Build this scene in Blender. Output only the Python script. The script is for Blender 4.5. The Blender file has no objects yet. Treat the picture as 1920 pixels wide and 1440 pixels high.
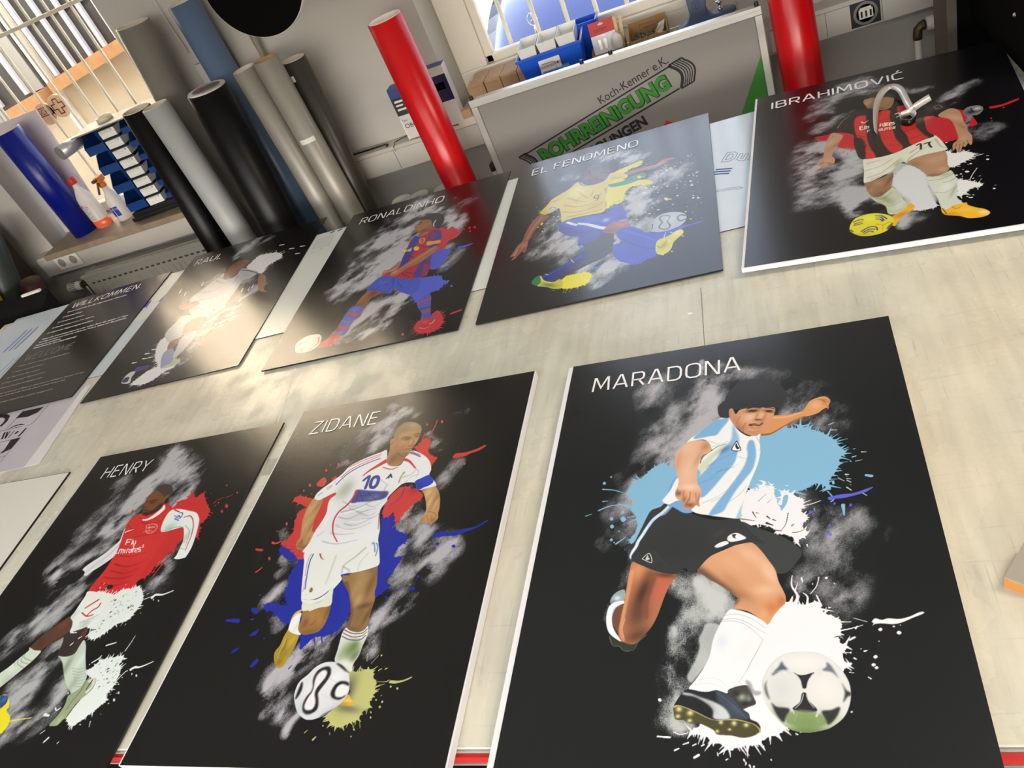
import bpy, bmesh, math, random
import numpy as np
from mathutils import Vector, Matrix

# ------------------------------------------------------------------ camera, world, sun, lamps, exposure
SC = bpy.context.scene
COL = SC.collection
cam_d = bpy.data.cameras.new('camera'); cam = bpy.data.objects.new('camera', cam_d); COL.objects.link(cam)
cam_d.sensor_fit = 'HORIZONTAL'; cam_d.sensor_width = 36.0; cam_d.lens = 27.7975
cam_d.clip_start = 0.02; cam_d.clip_end = 200
_R = Vector((0.924815, 0.140579, -0.35349)); _U = Vector((0.178046, 0.661211, 0.728766)); _F = Vector((-0.336181, 0.736911, -0.586469))
cam.matrix_world = Matrix(((_R.x, _U.x, -_F.x, 0.0), (_R.y, _U.y, -_F.y, 0.0), (_R.z, _U.z, -_F.z, 1.86081), (0, 0, 0, 1)))
SC.camera = cam
SC.view_settings.view_transform = 'Standard'; SC.view_settings.look = 'None'
SC.view_settings.gamma = 1.0; SC.view_settings.use_curve_mapping = False
SC.view_settings.exposure = 0.12
world = bpy.data.worlds.new('world'); SC.world = world; world.use_nodes = True
wn = world.node_tree; wn.nodes.clear()
sky = wn.nodes.new('ShaderNodeTexSky'); sky.sky_type = 'NISHITA'; sky.sun_disc = False
sky.sun_elevation = math.radians(38); sky.sun_rotation = math.radians(160); sky.air_density = 1.0; sky.dust_density = 6.0; sky.ozone_density = 0.4
bgn = wn.nodes.new('ShaderNodeBackground'); bgn.inputs[1].default_value = 0.95
wo = wn.nodes.new('ShaderNodeOutputWorld'); hsv = wn.nodes.new('ShaderNodeHueSaturation'); hsv.inputs['Saturation'].default_value = 0.5
wn.links.new(sky.outputs[0], hsv.inputs['Color']); wn.links.new(hsv.outputs[0], bgn.inputs[0]); wn.links.new(bgn.outputs[0], wo.inputs[0])

def sun_lamp(direction, strength, angle, color):
    d = bpy.data.lights.new('sun', 'SUN'); d.energy = strength; d.angle = math.radians(angle); d.color = color
    o = bpy.data.objects.new('sun', d); COL.objects.link(o)
    o.rotation_euler = Vector(direction).to_track_quat('-Z', 'Y').to_euler(); o.location = (0, -8, 12); return o
sun_lamp((-0.25, 0.80, -0.62), 40.0, 0.6, (1.0, 0.93, 0.85))
def area_lamp(name, loc, target, sx, sy, power, color):
    d = bpy.data.lights.new(name, 'AREA'); d.shape = 'RECTANGLE'; d.size = sx; d.size_y = sy; d.energy = power; d.color = color
    o = bpy.data.objects.new(name, d); COL.objects.link(o); o.location = loc
    o.rotation_euler = (Vector(target) - Vector(loc)).to_track_quat('-Z', 'Y').to_euler(); return o
# the lamps' light; their housings are built under the ceiling further down
LAMPS = [(-2.6, -0.9), (-0.6, -0.9), (1.6, 1.0), (-2.6, -2.4), (-0.6, -2.4)]
for _x, _y in LAMPS:
    area_lamp('ceiling_lamp_light', (_x, _y, 2.905), (_x, _y, 0), 1.50, 0.60, 44 if _x > 1 else 24, (1.0, 0.86, 0.68) if _x > 1 else (1.0, 0.985, 0.965))
# added soft light filling a made-up long window behind the camera
area_lamp('added_back_light', (-0.7, -3.98, 1.75), (-0.7, 0, 1.3), 5.6, 1.4, 16, (0.96, 0.98, 1.0))
# ------------------------------------------------------------------ helpers
def link(o, parent=None):
    COL.objects.link(o)
    if parent is not None: o.parent = parent
    return o
def tag(o, label=None, cat=None, group=None, kind=None):
    if label: o['label'] = label
    if cat: o['category'] = cat
    if group: o['group'] = group
    if kind: o['kind'] = kind
    return o
def thing(name, label, cat, loc=(0, 0, 0), rz=0.0, group=None):
    o = bpy.data.objects.new(name, None); o.empty_display_size = 0.05; link(o); o.location = loc; o.rotation_euler = (0, 0, rz)
    return tag(o, label, cat, group)
MATS = {}
def mat(name, col, rough=0.5, metal=0.0, spec=0.5, trans=0.0, noise=0.0, nscale=20.0, bump=0.0, coat=0.0, emit=None, alpha=1.0, stretch=None, ior=1.5):
    if name in MATS: return MATS[name]
    m = bpy.data.materials.new(name); m.use_nodes = True; nt = m.node_tree; b = nt.nodes['Principled BSDF']
    c = [((v / 255) / 12.92 if v / 255 <= 0.04045 else ((v / 255 + 0.055) / 1.055) ** 2.4) for v in col]
    b.inputs['Base Color'].default_value = (*c, 1); b.inputs['Roughness'].default_value = rough; b.inputs['Metallic'].default_value = metal
    b.inputs['Specular IOR Level'].default_value = spec; b.inputs['Transmission Weight'].default_value = trans; b.inputs['IOR'].default_value = ior
    b.inputs['Coat Weight'].default_value = coat; b.inputs['Alpha'].default_value = alpha
    if emit: b.inputs['Emission Color'].default_value = (*emit[0], 1); b.inputs['Emission Strength'].default_value = emit[1]
    if noise or bump:
        tc = nt.nodes.new('ShaderNodeTexCoord'); mp = nt.nodes.new('ShaderNodeMapping'); n = nt.nodes.new('ShaderNodeTexNoise')
        if stretch: mp.inputs['Scale'].default_value = stretch
        n.inputs['Scale'].default_value = nscale; n.inputs['Detail'].default_value = 6
        nt.links.new(tc.outputs['Object'], mp.inputs[0]); nt.links.new(mp.outputs[0], n.inputs['Vector'])
        if noise:
            r = nt.nodes.new('ShaderNodeMapRange'); r.inputs[1].default_value = 0.3; r.inputs[2].default_value = 0.7
            r.inputs[3].default_value = 1 - noise; r.inputs[4].default_value = 1 + noise
            mx = nt.nodes.new('ShaderNodeVectorMath'); mx.operation = 'SCALE'; mx.inputs[0].default_value = c
            nt.links.new(n.outputs[0], r.inputs[0]); nt.links.new(r.outputs[0], mx.inputs['Scale']); nt.links.new(mx.outputs[0], b.inputs['Base Color'])
        if bump:
            bp = nt.nodes.new('ShaderNodeBump'); bp.inputs['Strength'].default_value = bump; bp.inputs['Distance'].default_value = 0.01
            nt.links.new(n.outputs[0], bp.inputs['Height']); nt.links.new(bp.outputs[0], b.inputs['Normal'])
    MATS[name] = m; return m
class MB:
    """collects shapes and links them as one mesh object"""
    def __init__(s): s.bm = bmesh.new(); s.mi = 0
    def face(s, vs):
        try:
            f = s.bm.faces.new(vs); f.material_index = s.mi; return f
        except ValueError: return None
    def box(s, x0, x1, y0, y1, z0, z1, M=None):
        P = [(x, y, z) for x in (x0, x1) for y in (y0, y1) for z in (z0, z1)]
        v = [s.bm.verts.new((M @ Vector(p)) if M else p) for p in P]
        for q in ((0, 1, 3, 2), (4, 6, 7, 5), (0, 4, 5, 1), (2, 3, 7, 6), (0, 2, 6, 4), (1, 5, 7, 3)): s.face([v[i] for i in q])
        return s
    def prism(s, pts, z0, z1, M=None):
        a = [s.bm.verts.new((M @ Vector((x, y, z0))) if M else (x, y, z0)) for x, y in pts]
        b = [s.bm.verts.new((M @ Vector((x, y, z1))) if M else (x, y, z1)) for x, y in pts]
        s.face(a[::-1]); s.face(b); n = len(a)
        for i in range(n): s.face([a[i], a[(i + 1) % n], b[(i + 1) % n], b[i]])
        return s
    def hull8(s, a, b):
        """two quads (bottom, top) joined into a solid"""
        A = [s.bm.verts.new(p) for p in a]; B = [s.bm.verts.new(p) for p in b]
        s.face(A[::-1]); s.face(B)
        for i in range(len(A)): s.face([A[i], A[(i + 1) % len(A)], B[(i + 1) % len(A)], B[i]])
        return s
    def cyl(s, p0, p1, r0, r1=None, n=32, cap0=True, cap1=True):
        r1 = r0 if r1 is None else r1; p0 = Vector(p0); p1 = Vector(p1); d = (p1 - p0).normalized()
        q = d.to_track_quat('Z', 'Y').to_matrix(); A = []; B = []
        for i in range(n):
            a = 2 * math.pi * i / n; e = q @ Vector((math.cos(a), math.sin(a), 0)); A.append(s.bm.verts.new(p0 + e * r0)); B.append(s.bm.verts.new(p1 + e * r1))
        for i in range(n):
            f = s.face([A[i], A[(i + 1) % n], B[(i + 1) % n], B[i]])
            if f: f.smooth = True
        if cap0: s.face(A[::-1])
        if cap1: s.face(B)
        return s
    def lathe(s, prof, n=28, M=None, top=True):
        rings = []
        for r, z in prof:
            rings.append([s.bm.verts.new((M @ Vector((r * math.cos(2 * math.pi * i / n), r * math.sin(2 * math.pi * i / n), z))) if M else (r * math.cos(2 * math.pi * i / n), r * math.sin(2 * math.pi * i / n), z)) for i in range(n)])
        for k in range(len(rings) - 1):
            for i in range(n):
                f = s.face([rings[k][i], rings[k][(i + 1) % n], rings[k + 1][(i + 1) % n], rings[k + 1][i]])
                if f: f.smooth = True
        s.face(rings[0][::-1])
        if top: s.face(rings[-1])
        return s
    def tube(s, pts, r, n=10):
        pts = [Vector(p) for p in pts]; prev = None
        for i, p in enumerate(pts):
            d = (pts[min(i + 1, len(pts) - 1)] - pts[max(i - 1, 0)]).normalized(); q = d.to_track_quat('Z', 'Y').to_matrix()
            ring = [s.bm.verts.new(p + q @ Vector((r * math.cos(2 * math.pi * k / n), r * math.sin(2 * math.pi * k / n), 0))) for k in range(n)]
            if prev:
                # match rotation
                best = min(range(n), key=lambda o: (ring[o].co - prev[0].co).length)
                ring = ring[best:] + ring[:best]
                for k in range(n):
                    f = s.face([prev[k], prev[(k + 1) % n], ring[(k + 1) % n], ring[k]])
                    if f: f.smooth = True
            else: s.face(ring[::-1])
            prev = ring
        s.face(prev); return s
    def stroke(s, pts, w, z, M, h=0.0):
        """a flat ribbon of width w along a 2D polyline, lying in the plane of M at height z"""
        n = len(pts); L = []; Rr = []
        for i, (x, y) in enumerate(pts):
            ds = []
            if i > 0: ds.append(Vector((x - pts[i - 1][0], y - pts[i - 1][1])).normalized())
            if i < n - 1: ds.append(Vector((pts[i + 1][0] - x, pts[i + 1][1] - y)).normalized())
            t = sum(ds, Vector((0, 0))); t = t.normalized() if t.length > 1e-6 else ds[0]
            nn = Vector((-t.y, t.x)); k = 1 / max(0.45, abs(nn.dot(Vector((-ds[0].y, ds[0].x)))))
            L.append(s.bm.verts.new(M @ Vector((x + nn.x * w / 2 * k, y + nn.y * w / 2 * k, z)))); Rr.append(s.bm.verts.new(M @ Vector((x - nn.x * w / 2 * k, y - nn.y * w / 2 * k, z))))
        for i in range(n - 1): s.face([Rr[i], Rr[i + 1], L[i + 1], L[i]])
        return s
    def poly(s, pts, z, M):
        v = [s.bm.verts.new(M @ Vector((x, y, z))) for x, y in pts]
        f = s.face(v); return s
    def build(s, name, mats, parent=None, bevel=0.0, smooth=False, segs=2, solid=0.0):
        bmesh.ops.recalc_face_normals(s.bm, faces=s.bm.faces[:]) if not getattr(s, 'flat', False) else None
        me = bpy.data.meshes.new(name); s.bm.to_mesh(me); s.bm.free()
        for m in (mats if isinstance(mats, (list, tuple)) else [mats]): me.materials.append(m)
        if smooth:
            for p in me.polygons: p.use_smooth = True
        o = bpy.data.objects.new(name, me); link(o, parent)
        if solid: md = o.modifiers.new('solid', 'SOLIDIFY'); md.thickness = solid; md.offset = 0
        if bevel: md = o.modifiers.new('bevel', 'BEVEL'); md.width = bevel; md.segments = segs; md.limit_method = 'ANGLE'; md.angle_limit = math.radians(40)
        return o
def struct(mb, name, m, **k): return tag(mb.build(name, m, **k), kind='structure')
def text_mesh(body, size, name, m, parent, M, spacing=1.0, offset=0.0, width=None, align='LEFT', extrude=0.0, xs=1.0, word=1.0):
    cu = bpy.data.curves.new(name, 'FONT'); cu.body = body; cu.size = size; cu.space_character = spacing; cu.offset = offset; cu.align_x = align; cu.extrude = extrude; cu.space_word = word
    cu.resolution_u = 4
    t = bpy.data.objects.new(name, cu); me = bpy.data.meshes.new_from_object(t); bpy.data.objects.remove(t); bpy.data.curves.remove(cu)
    if width and len(me.vertices):
        xsv = [v.co.x for v in me.vertices]; k = width / max(max(xsv) - min(xsv), 1e-6); x0 = min(xsv)
        for v in me.vertices: v.co.x = (v.co.x - x0) * k
    elif xs != 1.0:
        for v in me.vertices: v.co.x *= xs
    me.transform(M); me.materials.clear(); me.materials.append(m); me.name = name
    return link(bpy.data.objects.new(name, me), parent)
def copy_tree(o, parent=None):
    c = o.copy(); COL.objects.link(c)
    if parent is not None: c.parent = parent
    for ch in [k for k in bpy.data.objects if k.parent == o]: copy_tree(ch, c)
    return c
def frame(origin, xa, ya):
    """matrix whose local x, y run along xa, ya from origin"""
    xa = Vector(xa).normalized(); ya = Vector(ya).normalized(); za = xa.cross(ya).normalized(); ya = za.cross(xa)
    return Matrix(((xa.x, ya.x, za.x, origin[0]), (xa.y, ya.y, za.y, origin[1]), (xa.z, ya.z, za.z, origin[2]), (0, 0, 0, 1)))

# ------------------------------------------------------------------ materials of the place
m_wall = mat('wall_paint', (184, 181, 174), 0.85, noise=0.03, nscale=6, bump=0.25)
m_white = mat('white_paint', (226, 222, 210), 0.45, noise=0.02, nscale=8)
m_plastic = mat('white_plastic', (226, 223, 214), 0.4)
m_frame = mat('window_frame_white', (236, 232, 218), 0.4)
m_alu = mat('aluminium', (190, 188, 182), 0.35, metal=0.7)
m_blackp = mat('black_plastic', (14, 14, 15), 0.4)
m_black = mat('matt_black', (12, 13, 14), 0.5)
m_dark = mat('dark_gloss', (10, 10, 11), 0.22)
m_kraft = mat('kraft_cardboard', (186, 152, 118), 0.8, noise=0.05, nscale=30)
m_kraft2 = mat('brown_cardboard', (156, 122, 78), 0.8, noise=0.06, nscale=30)
m_wood = mat('pale_wood', (216, 190, 140), 0.6, noise=0.1, nscale=30, stretch=(1, 8, 1))
m_stone = mat('sill_stone', (142, 126, 104), 0.5, noise=0.16, nscale=26)
m_glass = mat('window_glass', (255, 255, 255), 0.0, trans=1.0, ior=1.02, spec=0.2)
m_blue = mat('blue_bin_plastic', (8, 60, 128), 0.35)
m_crate = mat('bright_blue_crate', (12, 86, 210), 0.4)
m_clear = mat('milky_plastic', (232, 232, 228), 0.3)
m_chrome = mat('chrome', (220, 220, 222), 0.15, metal=1.0)
m_brass = mat('tarnished_brass', (104, 86, 60), 0.45, metal=0.6)
m_text = mat('black_lettering', (22, 20, 22), 0.6)
m_red = mat('red_print', (190, 34, 40), 0.5)
m_floor = mat('floor_concrete', (96, 94, 90), 0.7, noise=0.1, nscale=5)
m_blueink = mat('blue_ink', (70, 100, 170), 0.6)

# ------------------------------------------------------------------ room shell
WY = 3.0; ZC = 3.0
struct(MB().box(-6, 3, -4, 3.6, -0.1, 0), 'floor', m_floor)
struct(MB().box(-6, 3, -4, 3.45, ZC, ZC + 0.2), 'ceiling', mat('ceiling_paint', (186, 186, 184), 0.9))
struct(MB().box(-6.15, -6, -4, 3.4, 0, ZC), 'wall_left', m_wall)
struct(MB().box(3, 3.15, -4, 3.4, 0, ZC), 'wall_right', m_wall)
struct(MB().box(-6, 3, -4.15, -4, 0, 1.0).box(-6, 3, -4.15, -4, 2.5, ZC).box(-6, -3.6, -4.15, -4, 1, 2.5).box(2.2, 3, -4.15, -4, 1, 2.5), 'wall_back', m_wall)
o = tag(bpy.data.objects.new('added_window_3', None), kind='structure'); link(o)  # made-up window behind the camera, built around the added light
MB().box(-3.6, 2.2, -4.1, -4.05, 1.0, 1.06).box(-3.6, 2.2, -4.1, -4.05, 2.44, 2.5).box(-3.6, -3.54, -4.1, -4.05, 1, 2.5).box(2.14, 2.2, -4.1, -4.05, 1, 2.5).box(-.73, -.67, -4.1, -4.05, 1, 2.5).build('window_frame', m_frame, o)
W1 = (-3.283, -2.262); W2 = (-1.056, 0.036); WT = 2.62; SZ = 0.87
w = MB()
w.box(-6, 3, WY, WY + 0.38, 0, 0.84); w.box(-6, 3, WY, WY + 0.38, WT, ZC)
w.prism([(-6, WY), (W1[0], WY), (W1[0] - .07, 3.24), (W1[0] - .07, 3.38), (-6, 3.38)], 0.84, WT); w.box(W1[1], W2[0], WY, WY + 0.38, 0.84, 1.80); w.box(-1.90, W2[0], WY, WY + 0.38, 1.80, WT); w.box(W2[1], 3, WY, WY + 0.38, 0.84, WT)
struct(w, 'wall_front', m_wall)
struct(MB().box(-6, 3, WY + .30, WY + 0.39, ZC + .2, 3.75), 'shade_parapet', m_wall)  # unseen parapet, added to keep the lower facade opposite in shade
struct(MB().box(-1.80, -1.70, 2.95, 3.0, 0.86, WT), 'trim_1', mat('pale_trim', (176, 172, 164), 0.6))
# window 1 (left): splayed reveals, stone sill, pane; the unseen upper right bay is added for its glare
def reveal(name, xa, xb, z0, z1):
    struct(MB().hull8([(xa, WY - 0.002, z0), (xb, WY + 0.24, z0), (xb + (0.01 if xb > xa else -0.01), WY + 0.24, z0), (xa + (0.004 if xb > xa else -0.004), WY - 0.002, z0)],
                      [(xa, WY - 0.002, z1), (xb, WY + 0.24, z1), (xb + (0.01 if xb > xa else -0.01), WY + 0.24, z1), (xa + (0.004 if xb > xa else -0.004), WY - 0.002, z1)]), name, m_white)
o = tag(thing('window_1', None, None), kind='structure'); del_keys = [o.pop(k, None) for k in ('label', 'category')]
MB().box(W1[1], -1.90, 3.26, 3.31, 1.80, 1.84).box(-1.95, -1.90, 3.26, 3.31, 1.84, WT).box(W1[1], -1.90, 3.26, 3.31, WT - .06, WT).box(W1[0] - .07, W1[1], 3.26, 3.31, SZ, SZ + 0.05).box(W1[0] - .07, W1[1], 3.26, 3.31, WT - 0.06, WT).box(W1[0] - .07, W1[0] - .02, 3.26, 3.31, SZ, WT).box(W1[1] - 0.05, W1[1], 3.26, 3.31, SZ, WT).build('window_frame', m_frame, o, bevel=0.004)
MB().box(W1[0] - 0.02, W1[1] - 0.05, 3.283, 3.287, SZ + 0.05, WT - 0.06).box(W1[1], -1.95, 3.283, 3.287, 1.84, WT - 0.06).build('window_pane', m_glass, o)
g = MB()
MB().box(-3.27, W1[1] + 0.05, 2.90, 3.27, SZ - 0.028, SZ).build('window_sill', m_stone, o, bevel=0.003)
# window 2 (right) with the deep white frame
o = tag(thing('window_2', None, None), kind='structure')
f = MB(); a, b, c = -0.935, 0.0, 0.962
f.box(W2[0], W2[1], 3.19, 3.30, SZ, c).box(W2[0], a, 3.19, 3.30, c, WT).box(b, W2[1], 3.19, 3.30, c, WT).box(a, b, 3.19, 3.30, WT - 0.06, WT)
f.build('window_frame', m_frame, o, bevel=0.004)
f = MB(); f.box(a, b, 3.20, 3.24, c, c + 0.035).box(a, a + 0.035, 3.20, 3.24, c, WT - 0.06).box(b - 0.035, b, 3.20, 3.24, c, WT - 0.06)
f.build('casement', m_frame, o, bevel=0.006)
f = MB(); f.box(a - 0.03, b + 0.03, 3.185, 3.20, c - 0.035, c).build('weather_bar', m_frame, o, bevel=0.005)
MB().box(a + 0.03, b - 0.03, 3.235, 3.239, c + 0.03, WT - 0.08).build('window_pane', m_glass, o)
MB().box(W2[0], W2[1], 2.93, 3.19, SZ - 0.03, SZ).build('window_sill', mat('white_sill', (214, 206, 196), 0.4), o, bevel=0.003)

# ------------------------------------------------------------------ outside
m_fac = mat('facade_plaster', (182, 170, 148), 0.9, noise=0.05, nscale=3)
m_pil = mat('facade_white', (232, 228, 218), 0.8)
m_fwin = mat('facade_window', (66, 65, 62), 0.5, noise=0.15, nscale=4)
m_ledge = mat('orange_ledge', (172, 128, 84), 0.8, noise=0.12, nscale=14)
tag(MB().box(-14, 8, 3.4, 16, -0.5, -0.4).build('ground', mat('yard_paving', (214, 208, 196), 0.9, noise=0.06, nscale=2)), kind='structure')
FY = 5.5
fb = thing('building', 'cream building across the yard with grey windows above orange ledges', 'building', (-5.5, FY, -0.4))
def loc(mb, name, m, parent, **k):
    """build in world coordinates, then hang under a parent that is not at the origin"""
    ob = mb.build(name, m, parent, **k); ob.matrix_parent_inverse = Matrix.Translation(-parent.location); return ob
loc(MB().box(-10, -3.4, FY, FY + 0.3, -0.4, 7.5), 'wall', m_fac, fb)
def fquad(mb, p, q, z1, y0, y1):      # area above a slightly rising sill line p -> q, up to z1
    mb.hull8([(p[0], y1, p[2]), (q[0], y1, q[2]), (q[0], y0, q[2]), (p[0], y0, p[2])], [(p[0], y1, z1), (q[0], y1, z1), (q[0], y0, z1), (p[0], y0, z1)]); return mb
PA = (-4.8186, 5.5000, 1.2601); PB = (-4.0797, 5.5000, 1.3369); PC = (-4.9371, 5.5000, 1.2297); PD = (-5.9285, 5.5000, 1.1345)
wa = loc(fquad(MB(), PA, (PB[0] + 0.6, 0, PB[2] + 0.07), 2.02, FY - 0.02, FY + 0.01), 'window', m_fwin, fb)
wb = loc(fquad(MB(), PD, PC, 2.02, FY - 0.02, FY + 0.01), 'window', m_fwin, fb)
for nm, a, b in (('ledge', PA, (PB[0] + 0.6, 0, PB[2] + 0.07)), ('ledge', PD, PC)):
    h = 0.085
    loc(MB().hull8([(a[0], FY - 0.14, a[2] - h), (b[0], FY - 0.14, b[2] - h), (b[0], FY, b[2] - h), (a[0], FY, a[2] - h)], [(a[0], FY - 0.14, a[2]), (b[0], FY - 0.14, b[2]), (b[0], FY, b[2]), (a[0], FY, a[2])]), nm, m_ledge, fb)
loc(MB().box(PC[0] + 0.04, PA[0] - 0.03, FY - 0.05, FY, -0.4, 3.4), 'pilaster', m_pil, fb)
m_fbar = mat('facade_bar', (196, 194, 202), 0.5)
for q in ((-4.7517, 5.5000, 1.2723), (-4.5640, 5.5000, 1.2866), (-4.3821, 5.5000, 1.3049), (-4.2273, 5.5000, 1.3264), (-4.0904, 5.5000, 1.3483), (-5.0995, 5.5000, 1.2383), (-5.3950, 5.5000, 1.2171)):
    loc(MB().box(q[0] - 0.016, q[0] + 0.016, FY - 0.07, FY - 0.04, q[2], 2.02), 'window_bar', m_fbar, fb)
loc(MB().box(PA[0] + 0.1, PB[0] + 0.1, FY - 0.035, FY - 0.02, 1.63, 1.65).box(PA[0] + 0.2, PA[0] + 0.22, FY - 0.035, FY - 0.02, 1.66, 2.0).box(PA[0] + 0.4, PA[0] + 0.42, FY - 0.035, FY - 0.02, 1.66, 2.0), 'window_mullion', mat('mullion_grey', (70, 74, 80), 0.5), fb)
loc(MB().box(PC[0] - 0.22, PC[0] - 0.02, FY - 0.03, FY - 0.02, PC[2], 2.02), 'shutter', mat('shutter_pale', (150, 150, 144), 0.7), fb)
# the painted round signs hung outside below the ledge, seen through the window
m_disc = mat('flesh_tone_board', (232, 196, 160), 0.7, noise=0.05, nscale=20); m_mark = mat('dark_red_mark', (120, 50, 44), 0.7)
sg = thing('round_sign', 'pale round board with a dark red outlined cross outside the window', 'sign', (-3.0465, 3.3680, 1.3769))
MB().cyl((0, 0, 0), (0, 0.010, 0), 0.055, n=40).build('board', m_disc, sg)
cr = [(-.012,.036),(.012,.036),(.012,.014),(.034,.014),(.034,-.010),(.012,-.010),(.012,-.034),(-.012,-.034),(-.012,-.010),(-.034,-.010),(-.034,.014),(-.012,.014),(-.012,.036)]
MB().stroke(cr, .005, 0.001, frame((0, -0.002, 0), (1, 0, 0), (0, 0, 1))).build('cross_outline', m_mark, sg)
sg = thing('round_sign', 'pale round board lettered in dark red, left of the one with the cross', 'sign', (-3.1418, 3.3680, 1.3656))
MB().cyl((0, 0, 0), (0, 0.010, 0), 0.053, n=40).build('board', m_disc, sg)
text_mesh('SCH', 0.034, 'lettering', m_mark, sg, frame((-0.033, -0.003, 0.0), (1, 0, 0), (0, 0, 1)))
MB().stroke([(-.04, .03), (.04, .03)], .004, 0, frame((0, -.003, 0), (1, 0, 0), (0, 0, 1))).stroke([(-.045, -.006), (.045, -.008)], .004, 0, frame((0, -.003, 0), (1, 0, 0), (0, 0, 1))).build('frame_lines', m_mark, sg)
# security bars
gr = thing('window_grille', 'cream steel bar grille outside the left window', 'grille', (-2.8, 3.36, SZ))
m_bar = mat('grille_cream', (226, 220, 200), 0.45)
x = -3.46
while x < -2.25:
    loc(MB().cyl((x, 3.36, 0.88), (x, 3.36, 2.6), 0.0065, n=10), 'bar', m_bar, gr); x += 0.1165
loc(MB().box(-3.5, -2.2, 3.352, 3.368, 1.72, 1.736), 'cross_bar', m_bar, gr)
loc(MB().box(-3.5, -2.2, 3.352, 3.368, 2.3, 2.316), 'cross_bar', m_bar, gr)
gr = thing('window_grille', 'cream steel bar grille outside the right window, before the blue car', 'grille', (-0.5, 3.36, SZ))
for x in (-0.978, -0.855, -0.729, -0.604, -0.483, -0.362, -0.24, -0.118, 0.0):
    loc(MB().cyl((x, 3.36, 0.9), (x, 3.36, 2.6), 0.009, n=10), 'bar', m_bar, gr)
# the blue car whose bonnet fills the right window
car = thing('car', 'glossy blue car parked with its bonnet facing the right window', 'car', (-0.9, 5.0, -0.4))
m_car = mat('car_paint_blue', (40, 62, 128), 0.2, coat=.6)
hood = MB(); X0, X1 = -1.50, 0.10; rows = []
for j in range(9):
    t = j / 8; y = 4.62 + t * 1.5; z = 0.42 + 0.30 * math.sin(min(1, t * 1.25) * math.pi / 2)
    rows.append([hood.bm.verts.new((X0 + (X1 - X0) * i / 10, y + 0.16 * (abs(i / 5 - 1) ** 2), z - 0.10 * (abs(i / 5 - 1) ** 3))) for i in range(11)])
for j in range(8):
    for i in range(10):
        ff = hood.face([rows[j][i], rows[j][i + 1], rows[j + 1][i + 1], rows[j + 1][i]]); ff.smooth = True
loc(hood, 'bonnet', m_car, car, solid=0.02)
loc(MB().prism([(X0, 4.80), (X0 + .3, 4.66), (-0.7, 4.62), (X1 - .3, 4.66), (X1, 4.80), (X1, 6.2), (X0, 6.2)], -0.2, 0.38), 'front_body', mat('car_body_silver', (226, 228, 232), 0.3), car, bevel=0.03)
loc(MB().prism([(X0 + .05, 6.0), (X1 - .05, 6.0), (X1 - .05, 7.9), (X0 + .05, 7.9)], -0.2, 0.55).hull8([(X0 + .1, 6.0, .6), (X1 - .1, 6.0, .6), (X1 - .1, 8.2, .6), (X0 + .1, 8.2, .6)], [(X0 + .3, 6.6, 1.1), (X1 - .3, 6.6, 1.1), (X1 - .3, 7.9, 1.1), (X0 + .3, 7.9, 1.1)]), 'cabin', mat('car_glass', (20, 26, 36), 0.1), car)
for x in (X0 + .17, X1 - .17): loc(MB().lathe([(0.001, 0), (.08, .005), (.10, .03), (.09, .07), (.001, .075)], M=frame((x, 4.62, 0.36), (1, 0, 0), (0, 0.3, 1))), 'headlamp', mat('headlamp_clear', (240, 240, 240), 0.1), car)
for x in (X0 + .1, X1 - .1):
    for y in (5.2, 7.4): loc(MB().cyl((x - .09, y, -0.1), (x + .09, y, -0.1), 0.3, n=28), 'wheel', m_blackp, car)
st = (-1.0574, 4.8000, 0.6704)
em = MB(); ring = [(st[0] + .028 * math.cos(a), st[1], st[2] + .036 * math.sin(a)) for a in [k * math.pi / 12 for k in range(25)]]
em.tube(ring, .0035, 6)
for a in (90, 210, 330): em.tube([(st[0], st[1], st[2]), (st[0] + .028 * math.cos(math.radians(a)), st[1], st[2] + .036 * math.sin(math.radians(a)))], .003, 6)
em.cyl((st[0], st[1], st[2] - .09), (st[0], st[1], st[2] - .036), .012, .004, 12)
loc(em, 'bonnet_star', m_chrome, car)

# ------------------------------------------------------------------ heating, ducts and sockets on the wall
d = thing('cable_duct', 'long white cable duct under the windows', 'cable duct', (-1.35, 2.96, 0.75))
loc(MB().prism([(2.93, 0.752), (2.93, 0.842), (2.938, 0.852), (3.0, 0.858), (3.0, 0.752)], -3.36, 0.80, Matrix(((0, 0, 1, 0), (1, 0, 0, 0), (0, 1, 0, 0), (0, 0, 0, 1)))), 'duct_body', mat('duct_white', (192, 188, 178), .45), d, bevel=0.002)
loc(MB().box(-3.36, 0.80, 2.9285, 2.9302, 0.838, 0.8395), 'cover_seam', mat('seam_grey', (130, 126, 120), 0.8), d)
for x in (-1.36, 0.30, 0.475): loc(MB().box(x, x + 0.002, 2.9285, 2.931, 0.755, 0.84), 'cover_joint', MATS['seam_grey'], d)
def socket(x, z, label, sc=1.0):
    s = thing('wall_socket', label, 'socket', (x, 2.928, z), 0, None)
    MB().box(-0.036, 0.036, -0.008, 0.0, -0.036, 0.036).build('cover_plate', m_plastic, s, bevel=0.003)
    MB().lathe([(0.021, -0.0005), (0.0205, 0.001), (0.019, 0.0012), (0.018, 0.0013)], 28, frame((0, -0.0085, 0), (1, 0, 0), (0, 0, 1))).build('socket_ring', mat('socket_shade', (150, 146, 136), 0.6), s)
    MB().cyl((-.009, -.0098, 0), (-.009, -.0088, 0), .0024, n=10).cyl((.009, -.0098, 0), (.009, -.0088, 0), .0024, n=10).box(-.0022, .0022, -.0098, -.0088, .0155, .0205).box(-.0022, .0022, -.0098, -.0088, -.0205, -.0155).build('contacts', m_blackp, s)
socket(-3.217, 0.807, 'left one of the paired white sockets on the cable duct')
socket(-3.144, 0.807, 'right one of the paired white sockets on the cable duct')
socket(0.155, 0.800, 'white socket on the duct between the signboard and the right red roll')
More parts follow.
